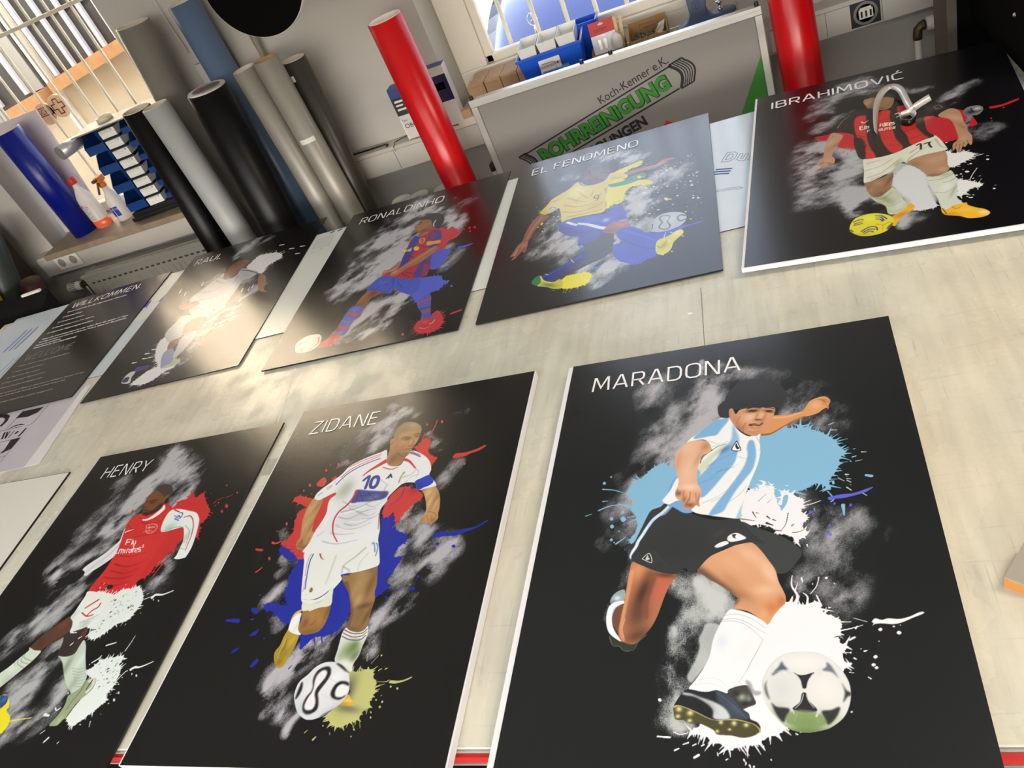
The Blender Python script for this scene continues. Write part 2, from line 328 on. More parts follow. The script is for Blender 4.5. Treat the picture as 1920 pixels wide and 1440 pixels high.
j = thing('data_outlet', 'open black mounting box with a white data jack in the duct', 'outlet', (0.424, 2.93, 0.80))
MB().box(-.046, .046, -.004, -.001, -.040, .040).build('box', m_black, j)
MB().lathe([(.038, 0), (.038, .004), (.029, .004), (.029, 0)], 30, frame((0, -.005, 0), (1, 0, 0), (0, 0, -1))).build('metal_ring', mat('zinc_grey', (120, 122, 118), .5, metal=.5), j)
MB().box(-.022, .022, -.016, -.005, -.014, .016).box(-.018, .018, -.014, -.006, .016, .022).build('jack_block', m_plastic, j, bevel=.002)
for x in (-.014, 0, .014): MB().box(x - .003, x + .003, -.0175, -.0155, -.008, .012).build('port', m_blackp, j)
# radiator
r = thing('radiator', 'white panel radiator under the left window sill', 'radiator', (-2.75, 2.9, 0.1))
m_rad = mat('radiator_white', (196, 193, 180), 0.4)
RX0, RX1 = -3.12, -2.32
loc(MB().box(RX0, RX1, 2.86, 2.875, 0.12, 0.722).box(RX0, RX0 + .012, 2.86, 2.975, 0.12, 0.730).box(RX1 - .012, RX1, 2.86, 2.975, .12, .730).box(RX0, RX1, 2.96, 2.975, 0.12, .722), 'panel', m_rad, r, bevel=0.003)
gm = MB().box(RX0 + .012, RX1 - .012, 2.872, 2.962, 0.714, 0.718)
loc(gm, 'grille_shade', mat('radiator_shadow', (120, 116, 106), 0.7), r)  # dark sheet standing in for the shade under the grille bars
gm = MB()
x = RX0 + .02
while x < RX1 - .02: gm.box(x, x + .0055, 2.874, 2.96, .718, .728); x += .0115
gm.box(RX0, RX1, 2.858, 2.878, .722, .733).box(RX0, RX1, 2.905, 2.911, .724, .731)
loc(gm, 'top_grille', m_rad, r)
gm = MB(); x = RX0 + .04
while x < RX1 - .04: gm.box(x, x + .018, 2.8580, 2.861, .684, .692); x += .0335
loc(gm, 'slots', mat('slot_dark', (92, 88, 80), .8), r)
gm = MB(); x = RX0 + .04
while x < RX1 - .04: gm.box(x + .002, x + .016, 2.8560, 2.861, .16, .668); x += .0335
loc(gm, 'ribs', m_rad, r, bevel=.001)
def valve(x, y, z, dirx, label):
    v = thing('radiator_valve', label, 'radiator valve', (x, y, z))
    Mv = frame((0, 0, 0), (0, 0, 1), (0, 1, 0)) if dirx < 0 else frame((0, 0, 0), (0, 1, 0), (0, 0, 1))
    MB().lathe([(.012, 0), (.021, .004), (.0235, .02), (.0255, .06), (.024, .075), (.018, .082), (.004, .084)], 30, Mv).build('thermostat_head', m_plastic, v)
    q = MB()
    for k in range(16):
        a = 2 * math.pi * k / 16; e = Matrix.Rotation(a, 4, 'Z'); q.box(.0235, .0262, -.0014, .0014, .022, .062, Mv @ e)
    q.build('grip_slots', mat('grip_shade', (110, 106, 100), .7), v)
    s = -1 if dirx < 0 else 1
    MB().cyl((0, 0, 0), (-s * (.05 if s < 0 else .016), 0, 0), .013, n=18).cyl((-s * .004, 0, 0), (-s * .012, 0, 0), .017, n=6).build('brass_body', m_brass, v)
    return v
v = valve(-3.165, 2.88, 0.688, -1, 'white thermostat head at the left end of the radiator')
MB().tube([(.022, 0, 0), (.024, 0, -.02), (.024, 0, -.69)], .009, 12).build('pipe', m_white, v)
v = valve(0.597, 2.90, 0.714, 1, 'white thermostat head beside the black panel')
MB().tube([(.0, 0, 0), (-.014, 0, -.001), (-.024, 0, -.010), (-.026, 0, -.03), (-.026, 0, -.042)], .0145, 14).build('elbow', m_brass, v)
MB().cyl((-.026, 0, -.04), (-.026, 0, -.714), .0105, n=16).build('pipe', m_white, v)
v = thing('heating_pipe', 'white heating pipe with brown elbow behind the signboard edge', 'pipe', (-0.98, 2.90, 0.67))
MB().tube([(.05, 0, .01), (.012, 0, .008), (0, 0, 0), (0, 0, -.02)], .015, 14).build('elbow', m_brass, v)
MB().cyl((0, 0, -.02), (0, 0, -.67), .010, n=16).build('pipe', m_white, v)
# thin wire on the wall, hex key on the duct
tag(MB().tube([(-2.0081, 2.9850, 1.6437), (-2.0051, 2.9850, 1.5408), (-1.9989, 2.9850, 1.4307)], .0022, 6).build('wire', mat('wire_white', (220, 218, 210), .5)), 'thin white wire running down the wall beside the blue roll', 'wire')
tag(MB().tube([(-1.545, 2.955, .862), (-1.42, 2.955, .862), (-1.385, 2.955, .862), (-1.380, 2.955, .860), (-1.380, 2.935, .860)], .0035, 6).build('hex_key', m_blackp), 'long black hex key lying on the white duct', 'hex key')
tag(MB().tube([(-1.345, 2.92, .835), (-1.35, 2.926, .85), (-1.345, 2.95, .861), (-1.30, 2.975, .863), (-1.22, 2.985, .863)], .0016, 6).build('cable', m_text), 'thin dark cable curling over the duct left of the packages', 'cable')

# ceiling lamp housings
m_house = mat('lamp_housing', (210, 210, 206), .5)
for _x, _y in LAMPS:
    o = thing('ceiling_lamp', 'long white ceiling lamp, ' + {-2.6: 'left end', -0.6: 'middle', 1.6: 'right end'}[_x] + (' of the row nearer the windows' if _y > -2 else ' of the row farther from the windows'), 'ceiling lamp', (_x, _y, 2.95), 0, 'long ceiling lamps')
    MB().box(-.78, .78, -.33, .33, -.035, .05).build('housing', m_house, o, bevel=.004)

# ------------------------------------------------------------------ the cutting table
TZ = 0.86; TR = -0.0193
def mat_cutting():
    m = bpy.data.materials.new('cutting_mat'); m.use_nodes = True; nt = m.node_tree; b = nt.nodes['Principled BSDF']
    N = lambda t: nt.nodes.new(t); L = nt.links.new
    tc = N('ShaderNodeTexCoord')
    def noise(scale, st, det=6, rot=0.0):
        mp = N('ShaderNodeMapping'); mp.inputs['Scale'].default_value = st; mp.inputs['Rotation'].default_value = (0, 0, rot)
        n = N('ShaderNodeTexNoise'); n.inputs['Scale'].default_value = scale; n.inputs['Detail'].default_value = det
        L(tc.outputs['Object'], mp.inputs[0]); L(mp.outputs[0], n.inputs['Vector']); return n.outputs[0]
    def ramp(src, a, c, lo, hi):
        r = N('ShaderNodeMapRange'); r.interpolation_type = 'SMOOTHSTEP'; r.inputs[1].default_value = a; r.inputs[2].default_value = c; r.inputs[3].default_value = lo; r.inputs[4].default_value = hi
        L(src, r.inputs[0]); return r.outputs[0]
    def mul(a, c):
        q = N('ShaderNodeMath'); q.operation = 'MULTIPLY'; L(a, q.inputs[0])
        if isinstance(c, float): q.inputs[1].default_value = c
        else: L(c, q.inputs[1])
        return q.outputs[0]
    base = ramp(noise(2.2, (1, 1, 1)), .3, .7, .95, 1.03)
    fine = ramp(noise(9, (1, 1, 1)), .3, .7, .95, 1.04)
    st1 = ramp(noise(16, (3.2, .34, 1), 5, 0.05), .28, .66, .91, 1.03)       # long worn streaks and cuts across the table
    st2 = ramp(noise(42, (4.0, .22, 1), 3, -0.04), .22, .40, .80, 1.0)
    st3 = ramp(noise(40, (.2, 3.4, 1), 3, 0.03), .24, .38, .88, 1.0)
    dirt = ramp(noise(5, (1.6, .7, 1), 8), .20, .40, .88, 1.0)
    v = mul(mul(mul(base, fine), mul(st1, st2)), mul(st3, dirt))
    sc = N('ShaderNodeVectorMath'); sc.operation = 'SCALE'; 
    tint = N('ShaderNodeMix'); tint.data_type = 'RGBA'; tint.inputs['A'].default_value = (.655, .61, .495, 1); tint.inputs['B'].default_value = (.62, .625, .535, 1)
    L(ramp(noise(3.1, (1, .6, 1)),   .3, .7, 0, 1), tint.inputs['Factor'])
    L(tint.outputs['Result'], sc.inputs[0]); L(v, sc.inputs['Scale']); L(sc.outputs[0], b.inputs['Base Color'])
    rr = ramp(noise(7, (1, 1, 1), 8), .4, .62, .20, .42); L(rr, b.inputs['Roughness'])
    bp = N('ShaderNodeBump'); bp.inputs['Strength'].default_value = .20; bp.inputs['Distance'].default_value = .002
    ad = N('ShaderNodeMath'); ad.operation = 'ADD'; L(noise(60, (1, 1, 1), 8), ad.inputs[0]); L(mul(st1, 1.2), ad.inputs[1]); L(ad.outputs[0], bp.inputs['Height']); L(bp.outputs[0], b.inputs['Normal'])
    return m
tb = thing('cutting_table', 'long work table with a worn cream cutting mat and a red edge strip', 'table', (-1.4, 1.35, 0), TR)
def tbl(mb, name, m, **k): return mb.build(name, m, tb, **k)
TX0, TX1 = -1.62, 2.3; TY0, TY1 = -0.861, 0.90
tbl(MB().box(TX0, TX1, TY0, TY1, TZ - .006, TZ), 'cutting_mat', mat_cutting())
tbl(MB().box(TX0, TX1, TY0 - .004, TY1, TZ - .05, TZ - .0065), 'table_top', mat('table_frame_grey', (150, 146, 140), 0.5, noise=.05), bevel=.002)
tbl(MB().box(TX0, TX1, TY0 - .010, TY0 - .0045, TZ - .025, TZ - .009), 'red_strip', mat('red_strip', (176, 22, 22), 0.5))
tbl(MB().box(TX0, TX1, TY0 - .012, TY0 - .0045, TZ - .029, TZ - .0255), 'edge_profile', m_alu)
for x in (TX0 + .1, .3, TX1 - .1):
    for y in (TY0 + .12, TY1 - .12): tbl(MB().box(x - .03, x + .03, y - .03, y + .03, 0, TZ - .05), 'leg', m_black)
tbl(MB().box(TX0 + .1, TX1 - .1, TY0 + .1, TY1 - .1, .25, .28), 'lower_shelf', m_black)
# tape and small leftovers on the mat
m_tape = mat('clear_tape', (226, 224, 214), 0.12, trans=.55, ior=1.3, bump=.4, nscale=120)
def quad_on(pts, z0, z1): return MB().prism([(p[0], p[1]) for p in pts], z0, z1)
tag(quad_on(((-1.1647, 1.1008, 0.8600), (-1.1672, 1.1525, 0.8600), (-1.1312, 1.1520, 0.8600), (-1.1310, 1.1010, 0.8600)), TZ + .0003, TZ + .0009).build('tape_piece', m_tape), 'wrinkled clear tape piece between the two left front portrait boards', 'tape')
m_bit = mat('white_bit', (244, 242, 234), .5)
for q, r_ in (((-0.1864, 1.3774, 0.8600), .004), ((-0.1841, 1.3785, 0.8600), .003)): pass
tag(MB().lathe([(.0008, 0), (.0045, .0006), (.004, .0014), (.0008, .002)], 10, Matrix.Translation((-0.1864, 1.3774, 0.8600)) @ Matrix.Diagonal((1.6, .8, 1, 1))).build('paper_scrap', m_bit), 'tiny white scrap on the bare mat above the largest portrait board', 'scrap')
tag(quad_on(((-1.2365, 1.5005, 0.8600), (-1.2307, 1.4989, 0.8600), (-1.1655, 1.1123, 0.8600), (-1.1688, 1.1130, 0.8600)), TZ + .0001, TZ + .0005).build('mat_joint', mat('joint_pale', (232, 226, 204), .4), None), 'pale raised joint line running across the cutting mat', 'joint line')
tag(quad_on(((-0.1622, 1.4624, 0.8600), (-0.1599, 1.4615, 0.8600), (-0.1597, 1.2614, 0.8600), (-0.1613, 1.2619, 0.8600)), TZ + .0001, TZ + .0004).build('cut_line', mat('cut_grey', (150, 146, 132), .5), None), 'thin grey cut line in the mat right of centre', 'cut line')

# ------------------------------------------------------------------ sheets lying under the back row of boards
m_film = mat('blue_white_film', (202, 214, 224), 0.16, noise=.05, nscale=5)
m_film2 = mat('white_film', (220, 226, 220), 0.2, noise=.05, nscale=5)
def under(pts, z0, z1, name, label, m, edge=m_dark, group=None):
    o = thing(name, label, 'panel', (pts[0][0], pts[0][1], z0), 0, group)
    q = [(p[0] - pts[0][0], p[1] - pts[0][1]) for p in pts]
    MB().prism(q, 0, z1 - z0 - .0006).build('core', edge, o)
    MB().prism(q, z1 - z0 - .0006, z1 - z0).build('protective_film', m, o)
    return o
z1 = TZ + .0028
u1 = under([(-.245, 2.272), (.04, 2.268), (.04, 1.668), (-.245, 1.668)], TZ, z1, 'composite_panel', 'pale blue filmed panel with faint outlined letters, fifth from the left', m_film)
u2 = under([(-.99, 2.277), (-.30, 2.275), (-.30, 1.668), (-.99, 1.668)], TZ, z1, 'composite_panel', 'plain pale filmed panel showing between the back row boards left of the yellow shirt', m_film2)
u3 = under([(-1.72, 2.28), (-1.05, 2.278), (-1.05, 1.692), (-1.72, 1.69)], TZ, z1, 'composite_panel', 'pale filmed panel with a small printed grid between the two middle back boards', m_film2)
u4 = under([(-2.36, 2.0), (-1.78, 2.0), (-1.78, 1.70), (-2.36, 1.70)], TZ, z1 - .0008, 'composite_panel', 'pale grey filmed panel beside the welcome board, the lower of two', m_film)
u4b = under([(-2.30, 2.307), (-1.78, 2.305), (-1.78, 2.0), (-2.30, 2.0)], TZ, z1, 'composite_panel', 'bright panel with dark blue triangles beside the welcome board', m_film2)
u6 = under([(.52, 2.262), (.615, 2.262), (.615, 1.60), (.50, 1.60)], TZ, TZ + .0022, 'composite_panel', 'pale filmed panel with blue print peeping out right of the striped jersey board', m_film)
u5 = under([(-2.95, 2.303), (-2.40, 2.303), (-2.40, 1.70), (-2.60, 1.70), (-2.95, 1.75)], TZ, TZ + .0006, 'composite_panel', 'pale blue filmed panel with blue print at the far left end', m_film)
def on(o, pts): return [(p[0] - o.location.x, p[1] - o.location.y) for p in pts]
m_ink = mat('grey_ink', (120, 132, 146), .6)
# outlined letters on the fifth panel
DL = frame(((-0.0875, 2.0139, 0.8630)[0] - u1.location.x, (-0.0875, 2.0139, 0.8630)[1] - u1.location.y, z1 - TZ + .0003), (1, -.42, 0), (.2, 1, 0))
dl = MB()
for pl in ([(0, 0), (0, .05), (.02, .05), (.032, .04), (.032, .012), (.02, 0), (0, 0)], [(.008, .01), (.008, .04), (.02, .038), (.024, .025), (.02, .012), (.008, .01)], [(.04, .036), (.04, .008), (.05, 0), (.064, 0), (.064, .036), (.056, .036), (.056, .010), (.050, .010), (.048, .036), (.04, .036)],
           [(.072, 0), (.072, .036), (.08, .036), (.08, 0), (.072, 0)], [(.09, 0), (.09, .05), (.098, .05), (.098, 0), (.09, 0)], [(.106, 0), (.106, .036), (.114, .036), (.114, 0), (.106, 0)]): dl.stroke(pl, .0016, 0, DL)
dl.stroke([(.0, -.15), (.09, -.13)], .0012, 0, DL).stroke([(.0, -.158), (.09, -.138)], .0012, 0, DL).stroke([(.09, -.128), (.105, -.135), (.09, -.145)], .0012, 0, DL)
dl.build('outline_print', m_ink, u1)
DB = frame(((-0.1031, 1.9801, 0.8630)[0] - u1.location.x, (-0.1031, 1.9801, 0.8630)[1] - u1.location.y, z1 - TZ + .0003), (1, -.42, 0), (.2, 1, 0))
b2 = MB()
for k in range(3): b2.stroke([(0, -.012 * k), (.045, -.012 * k)], .006, 0, DB)
b2.build('blue_print', m_blueink, u1)
g3 = MB(); G3 = frame(((-1.4375, 2.2105, 0.8630)[0] - u3.location.x, (-1.4375, 2.2105, 0.8630)[1] - u3.location.y, z1 - TZ + .0003), (1, 0, 0), (0, 1, 0))
for k in range(6): g3.stroke([(k * .011, -.035), (k * .011, .03)], .0011, 0, G3)
g3.stroke([(-.004, .03), (.06, .03), (.06, -.035), (-.004, -.035), (-.004, .03)], .0011, 0, G3).stroke([(.0, -.05), (.012, -.05), (.012, -.06), (0, -.06), (0, -.05)], .001, 0, G3).stroke([(.03, -.048), (.045, -.052)], .003, 0, G3)
g3.build('printed_grid', m_ink, u3)
b3 = MB(); 
for k in range(2): b3.stroke([(.035 + .03 * k, .052), (.05 + .03 * k, .062)], .010, 0, G3)
b3.build('blue_print', m_blueink, u3)
t4 = MB(); q = lambda *p: [(a - u4b.location.x, b - u4b.location.y) for a, b, c in p]
t4.poly(q((-2.1801, 2.1153, 0.8630), (-2.1151, 2.1280, 0.8630), (-2.1105, 2.0806, 0.8630))[::-1], z1 - TZ + .0003, Matrix()).poly(q((-2.0721, 2.1025, 0.8630), (-2.0557, 2.1661, 0.8630), (-2.0293, 2.0966, 0.8630))[::-1], z1 - TZ + .0003, Matrix())
t4.build('triangle_print', mat('navy_print', (66, 78, 170), .5), u4b)
g4 = MB(); G4 = frame(((-2.0467, 1.8671, 0.8630)[0] - u4.location.x, (-2.0467, 1.8671, 0.8630)[1] - u4.location.y, z1 - .0008 - TZ + .0003), (1, 0, 0), (0, 1, 0))
for k in range(9): g4.stroke([(-.02, .10 - k * .022), (.05, .108 - k * .022)], .0011, 0, G4)
g4.build('printed_lines', m_ink, u4)
G5 = lambda a, b: frame(((-2.7804, 2.0987, 0.8630)[0] - u5.location.x + a, (-2.7804, 2.0987, 0.8630)[1] - u5.location.y + b, .0010), (1, 0, 0), (0, 1, 0))
b6 = MB(); q6 = (0.6352, 2.1647, 0.8630)
for k in range(3): b6.stroke([(q6[0] - .52 + .004 + .006 * k, q6[1] - 2.262 - .02), (q6[0] - .52 + .010 + .006 * k, q6[1] - 2.262 + .03)], .003, .0025, Matrix())
b6.build('blue_print', m_blueink, u6)
b5 = MB()
for k in range(3): b5.stroke([(.030 * k - .02, -.06), (.030 * k - .005, .075)], .008, 0, G5(0, .0))
for k in range(3): b5.stroke([(.026 * k, -.06), (.026 * k + .01, .04)], .004, 0, G5(.09, -.17))
b5.build('blue_print', m_blueink, u5)
g5 = MB()
g5.stroke([(0, -.09), (.0, .03), (.075, .03), (.075, -.09), (0, -.09)], .0012, 0, G5(.115, -.06)); g5.build('outline_print', m_ink, u5)
# paper print with a crest, front left of the welcome board
cz = TZ + .0016
cp = thing('crest_print', 'pale grey print with a black lettered crest below the welcome board', 'print', (-2.6, 1.3, TZ + .0007))
CPP = [(-2.75, 1.29), (-2.02, 1.306), (-2.075, 1.66), (-2.75, 1.66)]
MB().prism([(x + 2.6, y - 1.3) for x, y in CPP], 0, .0009).build('sheet', mat('print_grey', (196, 194, 204), .25, noise=.02), cp)
MB().prism([(x + 2.6, y - 1.3) for x, y in ((-2.078, 1.3045), (-2.02, 1.306), (-2.075, 1.66), (-2.10, 1.66))], .0009, .0012).build('white_margin', mat('margin_white', (226, 224, 226), .3), cp)
def cp_pts(*p): return [(a + 2.6, b - 1.3) for a, b, c in p]
ck = MB(); zz = .0013
ck.poly(cp_pts((-2.3301, 1.5627, 0.8630), (-2.3251, 1.5936, 0.8630), (-2.2299, 1.5927, 0.8630), (-2.2377, 1.5675, 0.8630), (-2.2701, 1.5558, 0.8630)), zz, Matrix())
ck.poly(cp_pts((-2.3231, 1.5127, 0.8630), (-2.2999, 1.5241, 0.8630), (-2.2726, 1.5250, 0.8630), (-2.2476, 1.5145, 0.8630), (-2.2825, 1.5201, 0.8630)), zz, Matrix())
ck.poly(cp_pts((-2.2529, 1.3945, 0.8630), (-2.2473, 1.4088, 0.8630), (-2.2566, 1.4513, 0.8630), (-2.2158, 1.4516, 0.8630), (-2.2167, 1.4047, 0.8630), (-2.2451, 1.3907, 0.8630)), zz, Matrix())
ck.poly(cp_pts((-2.2666, 1.4766, 0.8630), (-2.2560, 1.4777, 0.8630), (-2.2503, 1.4846, 0.8630), (-2.2608, 1.4916, 0.8630), (-2.2653, 1.4833, 0.8630)), zz, Matrix())
for pl, w_ in ((((-2.3775, 1.5371, 0.8630), (-2.3713, 1.5576, 0.8630), (-2.3805, 1.5795, 0.8630), (-2.4070, 1.5933, 0.8630), (-2.4449, 1.5973, 0.8630)), .016), (((-2.3072, 1.4646, 0.8630), (-2.3225, 1.4983, 0.8630)), .008), (((-2.2925, 1.4638, 0.8630), (-2.2985, 1.4977, 0.8630)), .004), (((-2.2925, 1.4638, 0.8630), (-2.3105, 1.4980, 0.8630)), .007), (((-2.2808, 1.4635, 0.8630), (-2.2779, 1.4954, 0.8630)), .004), (((-2.2317, 1.4596, 0.8630), (-2.2275, 1.4958, 0.8630)), .009), (((-2.3540, 1.5101, 0.8630), (-2.2603, 1.5103, 0.8630)), .002), (((-2.3010, 1.4495, 0.8630), (-2.2158, 1.4516, 0.8630)), .002),
               (((-2.3319, 1.5147, 0.8630), (-2.3195, 1.5898, 0.8630)), .002), (((-2.2343, 1.5067, 0.8630), (-2.2147, 1.5164, 0.8630), (-2.2132, 1.6010, 0.8630)), .002), (((-2.2158, 1.4516, 0.8630), (-2.2138, 1.3497, 0.8630)), .002), (((-2.2343, 1.3732, 0.8630), (-2.2141, 1.3756, 0.8630)), .002)):
    ck.stroke(cp_pts(*pl), w_, zz, Matrix())
ck.build('crest_lettering', m_text, cp)
# blank white board at the lower left
wbp = [(-1.852, 1.2415), (-2.9, 1.262), (-2.9, .65), (-1.838, .63)]
wb_ = thing('blank_board', 'blank white board with a dark edge at the lower left', 'board', (-1.85, .9, TZ))
MB().prism([(x + 1.85, y - .9) for x, y in wbp], 0, .0035).build('core', m_dark, wb_)
MB().prism([(x + 1.85 - .003, y - .9 - .002) for x, y in wbp], .0036, .0042).build('white_face', mat('board_white', (222, 222, 214), .3), wb_)

# ------------------------------------------------------------------ rolls of film standing behind the table
def roll(label, top, low, r, m, core_m=None, wall=.006, ztop=None, name='film_roll', shadow=None, skew=0.0, base=0.0):
    """a roll from the floor through low to top; hollow core seen from above"""
    a = Vector(top); b = Vector(low); d = (b - a) / (a.z - b.z); foot = a + d * (a.z - base)
    o = thing(name, label, 'roll', foot)
    ax = (a - foot); L = ax.length; M = ax.normalized().to_track_quat('Z', 'Y').to_matrix().to_4x4()
    MB().lathe([(r - .004, 0), (r, 0), (r, L), (r - .004, L + .0005)], 48, M, False).build('film', m, o)
    MB().lathe([(r - wall - .0002, .001), (r - .0035, .001), (r - .0035, L + .002), (r - wall, L + .002), (r - wall, L - .35), (r - wall - .0015, L - .352)], 40, M).build('core', core_m or m_core, o)
    return o
m_core = mat('paper_core', (214, 204, 190), .7)
m_redf = mat('glossy_red_film', (196, 8, 18), .28)
m_greyf = mat('grey_film', (118, 114, 106), .36, noise=.05, nscale=3, stretch=(6, 6, .4))
m_sil = mat('silver_film', (146, 142, 132), .38, metal=.2, noise=.1, nscale=5, stretch=(6, 6, .3))
m_dgrey = mat('dark_grey_film', (52, 49, 43), .36, noise=.15, nscale=5, stretch=(6, 6, .3))
m_blkf = mat('black_film', (5, 5, 6), .4, spec=.3)
m_slate = mat('slate_blue_film', (82, 102, 130), .34, noise=.05, nscale=4, stretch=(6, 6, .3))
m_whf = mat('white_film_roll', (160, 162, 160), .4)
roll('tall glossy red roll leaning in front of the two packages', (-1.067, 2.70, 1.352), (-1.059, 2.70, .717), .0625, m_redf, mat('core_white', (238, 226, 214), .6), wall=.008)
roll('glossy red roll standing at the right end of the signboard', (.176, 2.70, 1.36), (.190, 2.70, .70), .064, m_redf, MATS['core_white'])
rr_ = roll('tall wide grey roll nearest the left window', (-2.053, 2.85, 1.611), (-2.137, 2.85, .748), .0655, m_greyf)
roll('tall slate blue roll partly behind the round black disc', (-1.822, 2.86, 1.612), (-1.83, 2.86, .75), .058, m_slate)
bl = roll('thick black roll with a pale end cap in the middle of the rolls', (-1.788, 2.65, 1.352), (-1.832, 2.65, .74), .0755, m_blkf)
bd = Vector((-1.788, 2.65, 1.352)) - bl.location; BM = bd.normalized().to_track_quat('Z', 'Y').to_matrix().to_4x4(); BL = bd.length
MB().cyl(BM @ Vector((0, 0, BL + .0022)), BM @ Vector((0, 0, BL + .005)), .0705, n=48).build('end_cap', mat('cap_pale', (214, 212, 206), .5), bl)
for r0, r1 in ((.052, .054), (.036, .0375)): MB().lathe([(r0, BL + .005), (r0, BL + .0056), (r1, BL + .0056), (r1, BL + .005)], 40, BM).build('cap_ring', mat('ring_grey', (150, 148, 144), .5), bl)
MB().box(-.012, .020, .015, .030, BL + .005, BL + .0056, BM).build('red_sticker', m_red, bl)
g1_ = roll('silver grey roll, leftmost of the three side by side right of the blue one', (-1.640, 2.70, 1.362), (-1.632, 2.70, .78), .0445, m_sil)
g2_ = roll('silver grey roll with a tan rimmed end, middle of the three side by side', (-1.545, 2.70, 1.366), (-1.537, 2.70, .76), .047, m_sil, mat('tan_core', (176, 140, 100), .7))
g3_ = roll('dark grey roll with a white tape tab, rightmost of the group of rolls', (-1.5001, 2.8000, 1.3147), (-1.5250, 2.8000, 0.6998), .0485, m_dgrey)
m_tab = mat('tape_white', (222, 222, 216), .5)
def tab(rl, px, py, y, r, wdt, hgt):
    pass
tt = MB(); gc = Vector((-1.5167, 2.8000, 1.2611)); n = 8
for k in range(n):
    a0 = math.radians(-150 + 90 * k / n); a1 = math.radians(-150 + 90 * (k + 1) / n); R_ = .0495
    tt.face([tt.bm.verts.new((gc.x + R_ * math.cos(a), gc.y + R_ * math.sin(a), z)) for a, z in ((a0, gc.z - .012), (a1, gc.z - .012), (a1, gc.z + .010), (a0, gc.z + .010))])
o_ = tt.build('tape_tab', m_tab, g3_, solid=.0006); o_.matrix_parent_inverse = Matrix.Translation(-g3_.location)
tt = MB(); gc = Vector((-1.540, 2.70, 1.07))
for k in range(n):
    a0 = math.radians(-115 + 75 * k / n); a1 = math.radians(-115 + 75 * (k + 1) / n); R_ = .048
    tt.face([tt.bm.verts.new((gc.x + R_ * math.cos(a), gc.y + R_ * math.sin(a), z)) for a, z in ((a0, 1.055), (a1, 1.055), (a1, 1.073), (a0, 1.073))])
o_ = tt.build('tape_tab', m_tab, g2_, solid=.0006); o_.matrix_parent_inverse = Matrix.Translation(-g2_.location)
roll('glossy black roll standing against the blue parts bins', (-2.151, 2.71, 1.362), (-2.190, 2.71, .82), .0565, m_blkf)
roll('off white roll between the black roll and the wide grey roll', (-2.032, 2.665, 1.36), (-2.032, 2.665, .78), .052, m_whf)
roll('short pale paper roll on the wall side, seen between the grey and blue rolls', (-1.925, 2.935, 1.395), (-1.925, 2.935, .90), .040, mat('grey_paper', (176, 174, 172), .6), base=0.86, name='paper_roll')
roll('slim steel coloured tube behind the slate blue roll', (-1.6795, 2.9650, 1.4996), (-1.7169, 2.9650, 1.1950), .012, mat('tube_grey', (132, 128, 116), .4), name='tube', base=.862)
# rolls at the far left end
roll('dark red cardboard tube at the far left below the duct', (-3.2563, 2.7400, 0.8341), (-3.3316, 2.7400, 0.6183), .048, mat('dark_red_tube', (70, 8, 12), .5), mat('tube_inside', (84, 66, 44), .7), wall=.004, name='cardboard_tube')
roll('thick brown tube leaning in the far left corner', (-3.49, 2.915, 1.5), (-3.51, 2.915, .8), .070, mat('brown_tube', (74, 58, 48), .6), name='cardboard_tube')
roll('thick dark green grey roll at the left edge', (-3.2936, 2.7400, 1.1046), (-3.4043, 2.7400, 0.8655), .075, mat('green_grey_film', (48, 56, 52), .4))
roll('yellow roll at the left edge of the table end', (-3.3836, 2.6200, 0.8987), (-3.4056, 2.6200, 0.8111), .042, mat('yellow_film', (206, 134, 10), .35))
tag(MB().prism([(-4.2, 2.31), (-2.99, 2.31), (-2.80, 2.325), (-2.92, 2.50), (-4.2, 2.56)], 0, .875).build('black_cabinet', mat('cabinet_black', (5, 5, 5), .8, spec=.15), None, bevel=.004), 'low black cabinet beyond the left end of the table', 'cabinet')
tag(MB().box(-.05, .05, -.006, .006, 0, .010, frame((-2.9734, 2.4638, 0.8820), (1, .1, 0), (0, 1, 0))).build('white_strip', m_plastic), 'short white strip lying on the low black cabinet', 'strip')
# blue roll and pale panel in the window niche
roll('royal blue film roll standing on the left window sill', (-3.1035, 3.0600, 1.4066), (-3.0976, 3.0600, 0.8742), .0625, mat('royal_blue_film', (8, 26, 128), .3), base=SZ)
p0 = (-3.4976, 3.1700, 0.8959); p1 = (-3.0462, 3.1700, 0.8768); q0 = (-3.2025, 3.1700, 1.4161); q1 = (-2.9404, 3.1700, 1.4051)
tag(MB().hull8([(-3.30, 3.14, SZ), (-3.02, 3.14, SZ), (-3.02, 3.148, SZ), (-3.30, 3.148, SZ)], [(-3.30, 3.20, 1.425), (-3.02, 3.20, 1.425), (-3.02, 3.208, 1.425), (-3.30, 3.208, 1.425)]).build('pale_panel', mat('lilac_white', (206, 196, 200), .5)), 'pale lilac white panel leaning in the left window behind the blue roll', 'panel')

# ------------------------------------------------------------------ hanging disc, black panel
dc = thing('black_disc', 'large round black disc hanging in front of the grey wall', 'disc', (-1.302, 2.42, 1.630))
MB().cyl((0, 0, 0), (0, .02, 0), .160, n=72).build('disc', mat('disc_black', (3, 3, 3), .9, spec=.1), dc)
MB().lathe([(.1602, 0), (.1625, .002), (.1625, .018), (.1602, .02)], 72, frame((0, 0.021, 0), (1, 0, 0), (0, 0, 1))).build('pale_rim', mat('rim_pale', (220, 216, 206), .4), dc)
MB().cyl((0, .01, .16), (0, .01, ZC - 1.63), .003, n=8).build('cord', m_blackp, dc)
bpn = thing('metal_cabinet', 'tall black cabinet front with a small screw at the upper right', 'cabinet', (1.1, 2.56, 0))
MB().box(-.505, .9, -.06, .0, 0, 2.3).build('front_sheet', MATS['disc_black'], bpn)
MB().box(-.530, -.505, -.055, .10, 0, 2.3).build('side_profile', mat('brown_grey_metal', (84, 76, 70), .5), bpn)
